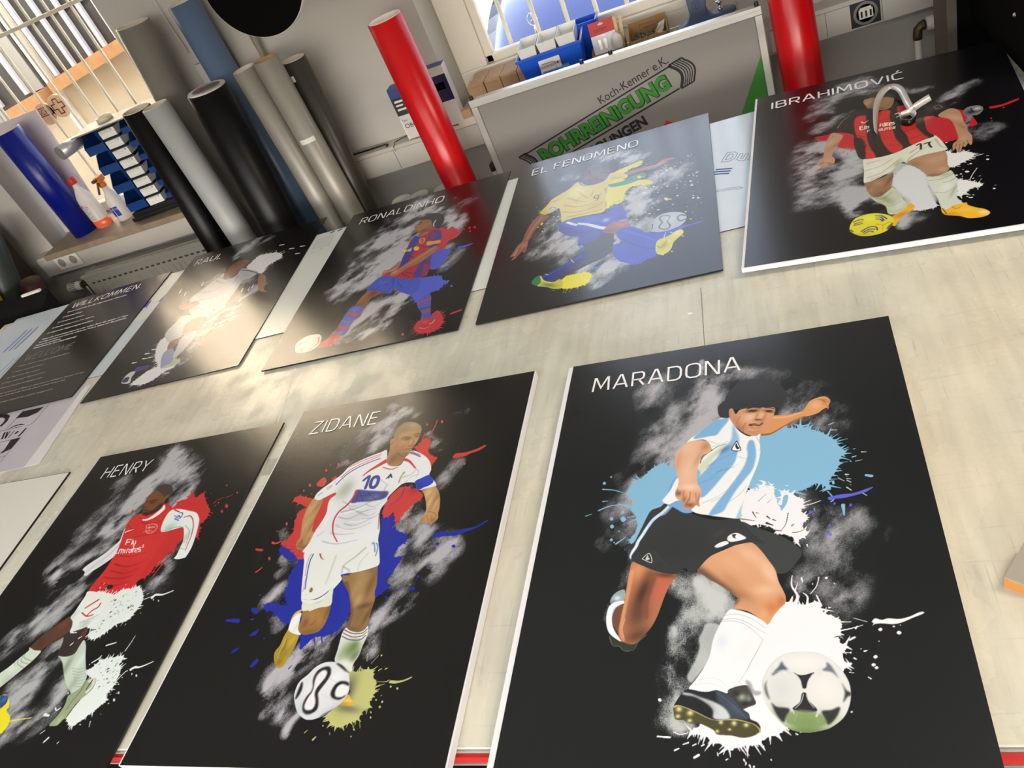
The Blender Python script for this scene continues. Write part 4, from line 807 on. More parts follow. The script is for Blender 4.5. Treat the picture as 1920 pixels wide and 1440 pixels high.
class Canvas:
    def __init__(s,w,h,res,bg,seed):
        s.res=res; s.w=int(round(w*res))+1; s.h=int(round(h*res))+1
        s.im=np.empty((s.h,s.w,3),np.float32); s.im[:]=np.array(bg,np.float32)
        s.rs=np.random.RandomState(seed); s.clip=None
    def cover(s,P):
        P=np.asarray(P,float)*s.res
        x0=max(int(P[:,0].min())-1,0);x1=min(int(P[:,0].max())+2,s.w);y0=max(int(P[:,1].min())-1,0);y1=min(int(P[:,1].max())+2,s.h)
        if x1<=x0 or y1<=y0: return None
        m=np.zeros((y1-y0,x1-x0+1),np.float32); W=x1-x0
        A=P;B=np.roll(P,-1,0); SS=3
        for iy in range(y0,y1):
            row=m[iy-y0]
            for k in range(SS):
                y=iy+(k+.5)/SS-.5
                q=(A[:,1]<=y)!=(B[:,1]<=y)
                if not q.any(): continue
                a=A[q];b=B[q]
                xs=np.sort(a[:,0]+(y-a[:,1])/(b[:,1]-a[:,1])*(b[:,0]-a[:,0]))-x0+.5
                for j in range(0,len(xs)-1,2):
                    u=min(max(xs[j],0),W);v=min(max(xs[j+1],0),W)
                    if v<=u: continue
                    iu=int(u);jv=int(v)
                    if iu==jv: row[iu]+=(v-u)/SS
                    else:
                        row[iu]+=(iu+1-u)/SS; row[iu+1:jv]+=1/SS
                        row[jv]+=(v-jv)/SS
        return m[:,:W],x0,y0
    def put(s,m,x0,y0,col,a,clipped):
        h,w=m.shape
        if clipped and s.clip is not None: m=m*s.clip[y0:y0+h,x0:x0+w]
        m=(np.clip(m,0,1)*a)[...,None]
        r=s.im[y0:y0+h,x0:x0+w]; r+= (np.array(col,np.float32)-r)*m
    def pad(s,m,x0,y0,k):
        h,w=m.shape; X0=max(x0-k,0);Y0=max(y0-k,0);X1=min(x0+w+k,s.w);Y1=min(y0+h+k,s.h)
        o=np.zeros((Y1-Y0,X1-X0),np.float32); o[y0-Y0:y0-Y0+h,x0-X0:x0-X0+w]=m
        return o,X0,Y0
    def fill(s,P,col,a=1,fe=0,clipped=False,setclip=False,sm=True):
        P=np.array(P,float).reshape(-1,2)
        if sm: P=smooth_pts(P)
        r=s.cover(P)
        if r is None: return
        m,x0,y0=r; fe*=s.res
        if fe>=.4:
            m,x0,y0=s.pad(m,x0,y0,int(fe*2)+2); m=blur(m,fe)
        if setclip:
            s.clip=np.zeros((s.h,s.w),np.float32); s.clip[y0:y0+m.shape[0],x0:x0+m.shape[1]]=np.clip(m,0,1)
        s.put(m,x0,y0,col,a,clipped)
    def line(s,P,w0,w1,col,a=1,fe=0,clipped=False,sm=True,ret=False):
        P=np.array(P,float).reshape(-1,2)
        if sm and len(P)>2: P=smooth_pts(P,False,4)
        P=P*s.res; w0*=s.res/2; w1*=s.res/2; fe=max(fe*s.res,.6)
        k=max(w0,w1)+fe+2
        x0=max(int(P[:,0].min()-k),0);x1=min(int(P[:,0].max()+k)+1,s.w);y0=max(int(P[:,1].min()-k),0);y1=min(int(P[:,1].max()+k)+1,s.h)
        if x1<=x0 or y1<=y0: return
        m=np.zeros((y1-y0,x1-x0),np.float32); n=len(P)-1
        for i in range(n):
            p,q=P[i],P[i+1]; d=q-p; L=max(d@d,1e-6)
            X0=max(int(min(p[0],q[0])-k),x0);X1=min(int(max(p[0],q[0])+k)+1,x1);Y0=max(int(min(p[1],q[1])-k),y0);Y1=min(int(max(p[1],q[1])+k)+1,y1)
            if X1<=X0 or Y1<=Y0: continue
            yy,xx=np.mgrid[Y0:Y1,X0:X1]
            t=np.clip(((xx-p[0])*d[0]+(yy-p[1])*d[1])/L,0,1)
            D=np.hypot(xx-p[0]-t*d[0],yy-p[1]-t*d[1])
            w=w0+(w1-w0)*((i+t)/n)
            v=np.clip((w-D)/fe+.5,0,1)
            sub=m[Y0-y0:Y1-y0,X0-x0:X1-x0]; np.maximum(sub,v,out=sub)
        if fe>1.5: m=m*m*(3-2*m)
        s.put(m,x0,y0,col,a,clipped)
    def blob(s,cx,cy,rx,ry,ang,col,a=1,clipped=True):
        cx*=s.res;cy*=s.res;rx*=s.res;ry*=s.res;k=2.2*max(rx,ry)
        x0=max(int(cx-k),0);x1=min(int(cx+k)+1,s.w);y0=max(int(cy-k),0);y1=min(int(cy+k)+1,s.h)
        if x1<=x0 or y1<=y0: return
        yy,xx=np.mgrid[y0:y1,x0:x1]; c,n=math.cos(ang),math.sin(ang)
        u=((xx-cx)*c+(yy-cy)*n)/rx;v=(-(xx-cx)*n+(yy-cy)*c)/ry
        s.put(np.exp(-(u*u+v*v)).astype(np.float32),x0,y0,col,a,clipped)
    def splat(s,P,col,spike=10,dens=.25,drops=14,a=1):
        P=smooth_pts(np.array(P,float).reshape(-1,2)); 
        seg=np.roll(P,-1,0)-P; L=np.hypot(*seg.T); T=L.sum(); n=max(int(T/2.2),12)
        cum=np.concatenate([[0],np.cumsum(L)]); Q=[]
        PP=np.vstack([P,P[:1]])
        for t in np.linspace(0,T,n,endpoint=False): Q.append([np.interp(t,cum,PP[:,0]),np.interp(t,cum,PP[:,1])])
        Q=np.array(Q); tg=np.roll(Q,-1,0)-np.roll(Q,1,0); tg/=np.maximum(np.hypot(*tg.T),1e-6)[:,None]
        area=.5*np.sum(Q[:,0]*np.roll(Q[:,1],-1)-Q[:,1]*np.roll(Q[:,0],-1))
        nr=np.stack([tg[:,1],-tg[:,0]],1)*(1 if area>0 else -1)
        j=s.rs.normal(0,.8,n)
        R=Q+nr*j[:,None]
        s.fill(R.ravel(),col,a,0,sm=False)
        for i in range(n):
            if s.rs.random()<dens:
                l=spike*(.25+s.rs.random()**2); w=1.2+s.rs.random()*2.2
                d=nr[i]+tg[i]*s.rs.normal(0,.35)
                s.line([*(Q[i]-nr[i]*2),*(Q[i]+d*l)],w*1.5,.5,col,a)
        for k in range(drops):
            i=s.rs.randint(n); d=nr[i]+tg[i]*s.rs.normal(0,.3); q=Q[i]+d*(spike*(.7+1.8*s.rs.random()))
            l=1+3*s.rs.random(); s.line([*q,*(q+d*l)],.6+1.8*s.rs.random(),.6+s.rs.random(),col,a)
    def dots(s,cols,n,r0,r1,slant,P,_=True):
        # n small drops spread over the four-cornered patch P
        P=np.array(P).reshape(4,2)
        for k in range(n):
            u,v=s.rs.random(),s.rs.random(); p=(P[0]*(1-u)+P[1]*u)*(1-v)+(P[3]*(1-u)+P[2]*u)*v
            r=r0+(r1-r0)*s.rs.random()**3; t=slant+s.rs.normal(0,.3); l=r*(.6+.8*s.rs.random()); c=cols[int(s.rs.random()*len(cols))]
            s.line([*p,p[0]+math.cos(t)*l,p[1]+math.sin(t)*l],r*2,r*1.2,c)
    def powder(s,strokes,col=(225,226,232),a=.9,ang=0,stretch=2.5,cell=26,grain=.5,thr=.95):
        dn=np.zeros((s.h,s.w),np.float32); R=s.res
        for P,w,g in strokes:
            P=smooth_pts(np.array(P,float).reshape(-1,2),False,3)*R; W=w*R
            x0=max(int(P[:,0].min()-2.2*W),0);x1=min(int(P[:,0].max()+2.2*W)+1,s.w);y0=max(int(P[:,1].min()-2.2*W),0);y1=min(int(P[:,1].max()+2.2*W)+1,s.h)
            if x1<=x0 or y1<=y0: continue
            yy,xx=np.mgrid[y0:y1,x0:x1]; D=np.full(xx.shape,1e9,np.float32)
            for i in range(len(P)-1):
                p=P[i];d=P[i+1]-p;L=max(d@d,1e-6)
                t=np.clip(((xx-p[0])*d[0]+(yy-p[1])*d[1])/L,0,1)
                D=np.minimum(D,(xx-p[0]-t*d[0])**2+(yy-p[1]-t*d[1])**2)
            r=dn[y0:y1,x0:x1]; r+=g*np.exp(-D/(W*W))*(1-np.minimum(r,1)*.5)
        n1=fbm(s.h,s.w,cell*R,s.rs,6,stretch,ang); n2=fbm(s.h,s.w,cell*.45*R,s.rs,5,stretch*1.3,ang)
        n1=(n1-n1.mean())/(n1.std()*4)+.5; n2=(n2-n2.mean())/(n2.std()*4)+.5
        n1=np.clip(n1,0,1);n2=np.clip(n2,0,1)
        v=dn*1.25*np.clip(1.15*n1+.10,0,1.3)*(.55+.85*n2)-.10*thr*(1-n1)
        v=np.clip(v,0,1.15)*np.clip(dn*7-.35,0,1)
        gr=s.rs.random((s.h,s.w)).astype(np.float32)
        gr=(gr-.5)*grain*1.5
        v=v*(1+gr*(1.25-v))+np.clip(dn*1.5-.15,0,.35)*(gr>.24*grain*1.5)*grain*.35
        v=1-np.exp(-2.2*np.clip(v,0,2)**1.35)
        m=(np.clip(v,0,1)*a)[...,None]; s.im+=(np.array(col,np.float32)-s.im)*m
    def run(s,ops):
        # coordinates come in half millimetres
        H=lambda q:[v*.5 for v in q]
        for o in ops:
            k=o[0]
            if k in 'Ff': s.fill(H(o[4]),o[1],o[2],o[3],clipped=k=='f',setclip=k=='F')
            elif k in 'Kk': s.fill(H(o[4]),o[1],o[2],o[3],clipped=k=='k',setclip=k=='K',sm=False)
            elif k in 'Ll': s.line(H(o[5]),o[3],o[4],o[1],o[2][0],o[2][1],clipped=k=='l')
            elif k=='b': s.blob(*H(o[4][:4]),o[4][4]*.01,o[1],o[2],True)
            elif k=='B': s.blob(*H(o[4][:4]),o[4][4]*.01,o[1],o[2],False)
            elif k=='S': s.splat(H(o[5]),o[1],o[2],o[3],o[4])
            elif k=='Q': s.dots(o[1],o[2],o[3],o[4],o[5],H(o[6]),o[0] == 'Q')
            elif k=='W': s.powder([(H(p_),w_,g_) for p_,w_,g_ in o[1]],*o[2:])

def printed_mat(rough):
    m = bpy.data.materials.new('printed_surface'); m.use_nodes = True; nt = m.node_tree; b = nt.nodes['Principled BSDF']
    a = nt.nodes.new('ShaderNodeVertexColor'); a.layer_name = 'ink'
    nt.links.new(a.outputs[0], b.inputs['Base Color']); b.inputs['Roughness'].default_value = rough; b.inputs['IOR'].default_value = 1.68
    b.inputs['Specular IOR Level'].default_value = SPEC
    return m
SPEC = 0.5
M_PRINT = printed_mat(0.21)
m_titlew = mat('title_white', (244, 244, 246), 0.2, ior=1.68)
m_edge = mat('board_edge_black', (16, 15, 15), 0.35)
m_foam = mat('foam_board_white', (232, 232, 236), 0.5)
GLY = {'A': (.78, [[(0, 0), (.34, 1), (.44, 1), (.78, 0)], [(.13, .30), (.65, .30)]]), 'B': (.66, [[(0, 0), (0, 1), (.50, 1), (.62, .90), (.62, .64), (.50, .53), (0, .53)], [(.50, .53), (.66, .42), (.66, .12), (.54, 0), (0, 0)]]),
 'C': (.66, [[(.66, 1), (.22, 1), (.05, .90), (0, .72), (0, .28), (.05, .10), (.22, 0), (.66, 0)]]), 'D': (.70, [[(0, 0), (0, 1), (.46, 1), (.63, .90), (.70, .70), (.70, .30), (.63, .10), (.46, 0), (0, 0)]]),
 'E': (.58, [[(.58, 1), (0, 1), (0, 0), (.58, 0)], [(0, .52), (.52, .52)]]), 'F': (.56, [[(.56, 1), (0, 1), (0, 0)], [(0, .50), (.50, .50)]]), 'H': (.68, [[(0, 0), (0, 1)], [(.68, 0), (.68, 1)], [(0, .52), (.68, .52)]]),
 'I': (.0, [[(0, 0), (0, 1)]]), 'K': (.62, [[(0, 0), (0, 1)], [(.60, 1), (.14, .52), (.62, 0)], [(0, .52), (.14, .52)]]), 'L': (.52, [[(0, 1), (0, 0), (.52, 0)]]), 'M': (.92, [[(0, 0), (.06, 1), (.12, 1), (.46, .22), (.80, 1), (.86, 1), (.92, 0)]]),
 'N': (.70, [[(0, 0), (0, 1), (.08, 1), (.62, 0), (.70, 0), (.70, 1)]]), 'O': (.76, [[(.22, 1), (.54, 1), (.71, .90), (.76, .72), (.76, .28), (.71, .10), (.54, 0), (.22, 0), (.05, .10), (0, .28), (0, .72), (.05, .90), (.22, 1)]]),
 'R': (.64, [[(0, 0), (0, 1), (.48, 1), (.60, .92), (.64, .80), (.64, .66), (.60, .54), (.48, .46), (0, .46)], [(.34, .46), (.66, 0)]]), 'U': (.70, [[(0, 1), (0, .28), (.05, .10), (.2, 0), (.5, 0), (.65, .10), (.70, .28), (.70, 1)]]),
 'V': (.76, [[(0, 1), (.34, 0), (.42, 0), (.76, 1)]]), 'W': (1.04, [[(0, 1), (.22, 0), (.30, 0), (.52, .86), (.74, 0), (.82, 0), (1.04, 1)]]), 'Y': (.74, [[(0, 1), (.37, .44), (.74, 1)], [(.37, .44), (.37, 0)]]), 'Z': (.66, [[(0, 1), (.66, 1), (0, 0), (.66, 0)]]),
 'Ć': (.66, [[(.66, 1), (.22, 1), (.05, .90), (0, .72), (0, .28), (.05, .10), (.22, 0), (.66, 0)], [(.30, 1.16), (.48, 1.40)]]), '.': (.06, [[(0, .0), (.0, .10)]]), ' ': (.12, [])}
def title(parent, text, u0, u1, base, cap, wgt, z, m=None, name='title_lettering'):
    """capital lettering drawn as flat ribbons; u0..u1 and base in millimetres on the board"""
    gap = .30; tot = sum(GLY[c][0] for c in text) + gap * (len(text) - 1); k = (u1 - u0) / (tot * cap); mb = MB(); x = 0.0; mb.flat = True
    for c in text:
        w_, st = GLY[c]
        for s in st: mb.stroke([((u0 + (x + p[0]) * cap * k) / 1000, -(base - p[1] * cap) / 1000) for p in s], wgt / 1000, z, Matrix())
        x += w_ + gap
    return mb.build(name, m or m_titlew, parent)
def portrait(name, label, x, y, z, a, w, h, res, bg, ops, title_args, thick, foam, seed, holes=None, rough=None):
    o = thing(name, label, 'poster', (x, y, z), a, 'printed portrait boards on the cutting table')
    t = .0012
    if foam:
        fl, fr, fb_ = foam
        MB().box(-fl, w + fr, -h - fb_, 0, -thick, -t).build('foam_core', m_foam, o)
        MB().box(0, w, -h, 0, -t, -.0002).build('board', m_edge, o)
    else: MB().box(0, w, -h, 0, -thick, -.0002).build('board', m_edge, o)
    c = Canvas(w * 1000, h * 1000, res, bg, seed)
    if ops: c.run(ops)
    H_, W_ = c.h, c.w
    lin = np.clip(c.im / 255.0, 0, 1); lin = np.where(lin <= .04045, lin / 12.92, ((lin + .055) / 1.055) ** 2.4).astype(np.float32)
    me = bpy.data.meshes.new('printed_picture'); n = H_ * W_
    xx, yy = np.meshgrid(np.linspace(0, w, W_, dtype=np.float32), np.linspace(0, -h, H_, dtype=np.float32))
    co = np.zeros((n, 3), np.float32); co[:, 0] = xx.ravel(); co[:, 1] = yy.ravel()
    idx = np.arange(n, dtype=np.int32).reshape(H_, W_)
    q = np.stack([idx[1:, :-1], idx[1:, 1:], idx[:-1, 1:], idx[:-1, :-1]], -1).reshape(-1, 4)
    me.vertices.add(n); me.vertices.foreach_set('co', co.ravel()); me.loops.add(q.size); me.loops.foreach_set('vertex_index', q.ravel())
    me.polygons.add(len(q)); me.polygons.foreach_set('loop_start', np.arange(0, q.size, 4, dtype=np.int32)); me.update(calc_edges=True)
    ca = me.color_attributes.new('ink', 'FLOAT_COLOR', 'POINT'); cc = np.ones((n, 4), np.float32); cc[:, :3] = lin.reshape(-1, 3); ca.data.foreach_set('color', cc.ravel())
    me.materials.append(M_PRINT); pic = link(bpy.data.objects.new('printed_picture', me), o)
    if title_args: title(o, *title_args, .0009)
    return o
portrait('portrait_board', 'large front board of a curly haired player in sky blue and white stripes', -0.4247, 1.2439, 0.8851, -0.0501, 0.594, 0.8332, 1.25, (24, 28, 31), [
 ('W',[([557,227,540,418,488,563,417,626],28.52,1.2),([576,202,690,198,595,147],14.3,1),([528,94,529,162],6.19,1.3),([358,214,397,393,377,546,310,659],38.41,0.62),([266,792,333,732,310,883],29.87,0.4),([744,254,897,355,953,469],42.33,0.32),([841,422,786,488],13.4,0.95),([915,862,998,890,1018,948],19.56,0.5),([906,957,924,1049,863,1113],37.29,0.62),([809,1110,926,1150],19.46,0.6),([830,812,879,936],25.5,0.5),([804,1177,882,1196],21.96,0.5),([858,425,919,487],30.42,0.3)],(208,208,218),0.9,-1.05,1.5,40,0.5,0.95),
 ('W',[([470,1072,563,1114,593,1184],19.58,1),([578,1132,564,1183],9.57,1.1),([464,1230,459,1327,471,1403,484,1461],6.67,1.3),([519,1181,466,1295,454,1403,478,1489],16.35,0.6),([564,1217,537,1343,511,1446],29.4,0.35),([382,1067,298,1043],8.85,0.2),([323,946,322,1035,280,1117,271,1189],7.97,0.4),([288,838,256,878,225,917],21.44,0.25),([444,1497,513,1509],9.58,0.6)],(218,224,226),0.9,1.4,1.6,34,0.8,0.95),
 ('F',(196,203,204),0.85,0.94,[555,1216,582,1217,597,1234,586,1281,568,1319,534,1370,517,1388,507,1369,527,1325,538,1286,535,1263,546,1236]),
 ('F',(206,213,216),0.55,1.67,[522,1061,560,1094,616,1134,637,1153,634,1174,586,1182,573,1213,555,1212,534,1194,524,1169,529,1133,516,1091]),
 ('S',(132,186,222),14,0.3,18,[380,605,403,599,435,617,458,619,525,641,527,788,464,797,418,819,386,869,347,928,312,914,334,864,322,814,306,785,314,747,287,721,298,681,328,661,362,618]),
 ('L',(132,186,222),(1,0),2.11,1.05,[200,687,238,695,272,710]),
 ('L',(132,186,222),(1,0),2.56,1.28,[196,779,236,763,291,764]),
 ('L',(132,186,222),(1,0),1.55,0.77,[152,798,174,791]),
 ('L',(132,186,222),(1,0),2.87,1.43,[269,921,298,898]),
 ('L',(132,186,222),(1,0),2.08,1.04,[206,741,224,741]),
 ('L',(132,186,222),(1,0),3.55,1.77,[315,781,263,758]),
 ('F',(132,186,222),1,0,[221,634,224,630,228,635,225,639]),
 ('F',(132,186,222),1,0,[197,660,202,653,209,661,204,668]),
 ('F',(132,186,222),1,0,[238,818,243,811,251,819,245,826]),
 ('F',(132,186,222),1,0,[274,823,283,812,294,825,285,836]),
 ('F',(132,186,222),1,0,[242,850,248,842,256,851,250,859]),
 ('F',(132,186,222),1,0,[247,904,252,898,257,904,253,910]),
 ('F',(132,186,222),1,0,[272,872,274,869,277,873,275,876]),
 ('F',(132,186,222),1,0,[275,794,280,788,286,795,281,801]),
 ('F',(132,186,222),1,0,[260,915,262,912,265,916,262,918]),
 ('S',(132,186,222),15,0.33,16,[725,518,768,510,804,495,838,506,853,491,872,512,911,532,935,558,953,581,963,611,973,636,955,657,955,682,941,701,925,730,917,747,921,774,912,777,898,753,873,750,853,765,826,775,803,790,786,801,774,838,763,815,755,784,739,764,689,754,671,682,694,589]),
 ('L',(190,222,224),(1,0),1.59,0.95,[1021,639,1034,641]),
 ('L',(190,222,224),(1,0),1.82,1.09,[993,656,1004,653]),
 ('L',(190,222,224),(1,0),1.12,0.67,[1000,674,1019,671]),
 ('L',(190,222,224),(1,0),2.22,1.33,[966,723,975,725]),
 ('L',(190,222,224),(1,0),1.1,0.66,[944,734,960,749]),
 ('L',(190,222,224),(1,0),1.32,0.79,[968,740,979,743]),
 ('L',(190,222,224),(1,0),1.53,0.92,[968,747,978,756]),
 ('L',(190,222,224),(1,0),1.94,1.17,[964,774,976,787]),
 ('L',(190,222,224),(1,0),1.69,1.02,[943,531,961,534]),
 ('L',(190,222,224),(1,0),1.47,0.88,[939,506,956,500]),
 ('L',(190,222,224),(1,0),1.48,0.89,[1000,797,1014,811]),
 ('L',(132,186,222),(1,0),3.91,4.78,[1022,734,1036,739]),
 ('L',(132,186,222),(1,0),5.45,1.89,[947,840,946,877]),
 ('L',(132,186,222),(1,0),3.54,3.54,[929,746,929,754]),
 ('L',(132,186,222),(1,0),1.73,1.73,[910,783,924,813,915,824]),
 ('F',(92,100,214),1,0,[909,806,928,802,951,799,980,798,1003,791,1033,781,1030,787,1009,800,979,808,949,814,927,814,916,819,909,813]),
 ('F',(92,100,214),1,0,[963,841,968,836,971,842,966,848]),
 ('F',(92,100,214),1,0,[921,831,925,827,928,832,924,836]),
 ('F',(92,100,214),1,0,[900,910,904,905,907,911,903,915]),
 ('F',(92,100,214),1,0,[892,933,898,927,902,934,897,940]),
 ('F',(92,100,214),1,0,[900,942,903,938,906,943,902,947]),
 ('F',(92,100,214),1,0,[852,856,856,850,860,857,855,862]),
 ('F',(92,100,214),1,0,[849,860,865,851,860,858,851,864]),
 ('S',(238,238,246),9,0.3,8,[644,858,666,773,690,745,710,756,728,718,737,746,754,735,759,780,767,812,779,769,792,766,810,782,837,807,839,828,828,848,848,875,831,898,832,918,846,932,824,946,804,971,803,948,785,934,758,924,740,901,715,887,686,888,663,882]),
 ('L',(238,238,246),(1,0),1.63,0.91,[839,830,864,825,887,816]),
 ('F',(132,186,222),1,0,[764,811,772,829,775,842,792,814,797,785,784,787,776,821]),
 ('L',(120,170,215),(1,0),1.33,0.76,[709,798,733,772]),
 ('L',(120,170,215),(1,0),1.13,0.56,[736,808,747,794]),
 ('L',(40,43,46),(1,0),1.86,0.93,[691,838,700,860]),
 ('L',(40,43,46),(1,0),2.56,1.28,[732,859,741,870]),
 ('L',(40,43,46),(1,0),2.18,1.09,[749,873,757,878]),
 ('L',(40,43,46),(1,0),3.62,1.81,[730,884,747,894]),
 ('L',(40,43,46),(1,0),1.25,0.63,[793,853,784,893,771,913]),
 ('L',(40,43,46),(1,0),1.77,0.89,[800,901,807,896]),
 ('L',(40,43,46),(1,0),1.22,0.61,[801,926,819,925,835,917]),
 ('L',(40,43,46),(1,0),1.49,0.75,[701,842,709,845]),
 ('L',(40,43,46),(1,0),1.86,0.93,[644,858,696,872]),
 ('L',(40,43,46),(1,0),2.51,1.26,[715,891,746,910,771,917]),
 ('S',(238,238,246),13,0.3,10,[703,1218,752,1175,773,1156,790,1160,803,1167,821,1165,844,1157,857,1166,858,1190,878,1204,899,1218,899,1241,891,1269,897,1288,912,1295,894,1310,898,1325,891,1343,912,1340,895,1355,883,1372,854,1401,771,1486,741,1514,722,1525,676,1521,640,1488,630,1401,672,1308]),
 ('L',(238,238,246),(1,0),4.79,0.96,[792,1163,800,1139,787,1107,790,1074]),
 ('L',(238,238,246),(1,0),3.44,0.94,[822,1168,825,1144,815,1131]),
 ('L',(238,238,246),(1,0),0.95,1.27,[834,1134,851,1111,859,1083]),
 ('L',(238,238,246),(1,0),2.48,1.24,[857,1170,850,1146,848,1140]),
 ('L',(238,238,246),(1,0),1.93,0.64,[795,1122,803,1097]),
 ('L',(238,238,246),(1,0),2.09,0.7,[897,1248,923,1243,952,1234]),
 ('L',(238,238,246),(1,0),2.12,0.53,[893,1223,925,1224]),
 ('L',(238,238,246),(1,0),0.7,0.7,[932,1213,963,1225]),
 ('F',(238,238,246),1,0,[974,1226,983,1216,998,1221,1014,1217,1038,1220,1063,1214,1086,1203,1097,1202,1095,1207,1069,1218,1043,1230,1021,1234,999,1231,981,1232,974,1237,978,1229]),
 ('F',(238,238,246),1,0,[986,1248,992,1243,996,1248,991,1253]),
 ('F',(238,238,246),1,0,[1020,1240,1024,1238,1026,1241,1023,1243]),
 ('F',(238,238,246),1,0,[1027,1258,1033,1253,1038,1259,1032,1264]),
 ('F',(238,238,246),1,0,[965,1323,971,1318,975,1323,969,1328]),
 ('F',(238,238,246),1,0,[958,1344,963,1340,968,1344,962,1349]),
 ('F',(238,238,246),1,0,[964,1352,969,1348,973,1352,968,1356]),
 ('F',(238,238,246),1,0,[912,1311,915,1308,917,1311,914,1313]),
 ('F',(238,238,246),1,0,[907,1341,911,1337,915,1341,910,1344]),
 ('F',(238,238,246),1,0,[874,1087,879,1083,882,1087,878,1091]),
 ('F',(238,238,246),1,0,[895,1106,897,1104,899,1106,897,1108]),
 ('F',(238,238,246),1,0,[897,1464,900,1462,902,1464,899,1467]),
 ('F',(238,238,246),1,0,[778,1514,781,1512,784,1514,781,1517]),
 ('F',(238,238,246),1,0,[982,1281,984,1279,985,1281,983,1282]),
 ('F',(238,238,246),1,0,[1037,1237,1039,1236,1040,1237,1039,1239]),
 ('F',(238,238,246),1,0,[938,1301,940,1299,941,1301,940,1302]),
 ('L',(238,238,246),(1,0),2.74,2.4,[916,1275,929,1268]),
 ('L',(238,238,246),(1,0),0.98,0.65,[906,1363,915,1365]),
 ('L',(238,238,246),(1,0),2.32,1.55,[814,1083,816,1096]),
 ('L',(40,43,46),(1,0),1.38,0.69,[882,1266,895,1265,905,1273]),
 ('S',(238,238,246),12,0.35,12,[516,1523,543,1502,572,1495,605,1460,639,1425,710,1424,731,1459,744,1495,715,1519,699,1535,683,1545,661,1552,636,1556,611,1563,598,1551,573,1545,556,1529]),
 ('L',(238,238,246),(1,0),2.04,2.37,[436,1533,468,1535]),
 ('L',(238,238,246),(1,0),1.35,1.01,[478,1521,493,1527,513,1522]),
 ('L',(238,238,246),(1,0),2.31,1.65,[481,1567,491,1562]),
 ('L',(238,238,246),(1,0),1.32,1.99,[501,1552,514,1547]),
 ('L',(238,238,246),(1,0),2.91,3.23,[530,1583,540,1577]),
 ('L',(238,238,246),(1,0),1.31,1.64,[525,1554,533,1550]),
 ('L',(238,238,246),(1,0),1.63,1.47,[547,1554,553,1551]),
 ('L',(238,238,246),(1,0),0.96,1.28,[585,1570,587,1577]),
 ('L',(238,238,246),(1,0),1.58,1.26,[606,1586,610,1584]),
 ('L',(238,238,246),(1,0),1.56,1.25,[694,1551,695,1558]),
 ('L',(238,238,246),(1,0),3.94,3.59,[436,1436,438,1438]),
 ('F',(62,66,68),1,0,[654,874,693,894,740,919,779,943,816,982,820,1005,807,1027,778,1062,745,1063,688,1041,659,961]),
 ('F',(150,170,180),1,0,[313,1094,293,1097,277,1112,271,1134,280,1138,313,1132]),
 ('b',(225,235,238),0.9,0,[292,1121,10,8,4]),
 ('b',(80,95,100),0.6,0,[283,1135,14,5,4]),
 ('F',(236,244,252),1,0,[313,1131,283,1135,268,1153,265,1190,272,1223,287,1245,319,1267,321,1263,300,1238,287,1213,283,1183,292,1154,314,1140]),
 ('l',(110,150,190),(0.7,1.04),1.74,1.39,[312,1142,288,1156,283,1183,289,1213,303,1242,320,1261]),
 ('F',(110,76,60),1,0,[312,1142,292,1156,284,1183,289,1213,310,1242,316,1206,320,1170]),
 ('F',(52,58,54),1,0,[315,1264,281,1248,290,1273,310,1280,324,1291,343,1295,359,1285,367,1268,391,1244,346,1253]),
 ('L',(120,128,96),(0.8,0),0.83,0.5,[280,1245,293,1276,313,1279,327,1293,350,1293,359,1285,370,1263,391,1244]),
 ('F',(176,116,84),1,0,[333,992,322,1032,317,1094,314,1144,308,1192,306,1235,318,1263,355,1274,378,1251,402,1220,419,1178,435,1120,450,1079,465,1045,396,1005]),
 ('b',(228,160,112),0.7,0,[349,1025,28,36,7]),
 ('b',(206,100,80),0.75,0,[421,1093,21,48,35]),
 ('b',(200,96,74),0.6,0,[439,1055,17,23,7]),
 ('b',(66,44,38),0.85,0,[368,1105,21,70,28]),
 ('b',(70,48,42),0.6,0,[361,1183,30,50,19]),
 ('b',(60,42,36),0.6,0,[365,1247,41,21,-36]),
 ('l',(226,160,118),(0.75,4.23),7.06,4.23,[329,1032,324,1095,318,1151,315,1192,312,1228,323,1260]),
 ('l',(245,190,150),(0.6,1.37),1.37,1.03,[322,1192,316,1224,324,1253]),
 ('l',(120,60,50),(0.5,5.28),6.34,3.52,[399,1060,384,1136,387,1191]),
 ('b',(60,40,34),0.6,0,[432,1049,37,9,16]),
 ('F',(216,162,124),1,0,[524,1029,562,993,611,969,653,952,685,952,709,981,729,1017,746,1052,753,1090,763,1119,769,1141,766,1161,751,1178,735,1198,717,1225,695,1203,666,1181,630,1169,637,1145,637,1134,594,1095,556,1066]),
 ('f',(92,66,52),0.85,3.77,[517,1025,543,1031,582,1068,619,1100,643,1134,637,1148,594,1106,531,1061]),
 ('b',(236,196,166),0.6,0,[677,994,51,22,77]),
 ('b',(226,176,138),0.6,0,[633,1022,53,26,58]),
 ('b',(180,122,88),0.5,0,[625,1082,38,17,82]),
 ('b',(240,204,176),0.7,0,[730,1059,19,43,-46]),
 ('b',(150,98,68),0.55,0,[655,1131,35,17,64]),
 ('b',(236,200,170),0.55,0,[716,1116,32,18,6]),
 ('b',(206,118,66),0.75,0,[731,1174,27,20,-55]),
 ('b',(184,90,50),0.6,0,[758,1154,11,17,4]),
 ('b',(232,190,130),0.5,0,[710,1190,12,17,3]),
 ('b',(196,150,108),0.5,0,[664,1160,30,17,35]),
 ('b',(90,60,40),0.6,0,[637,1150,7,14,45]),
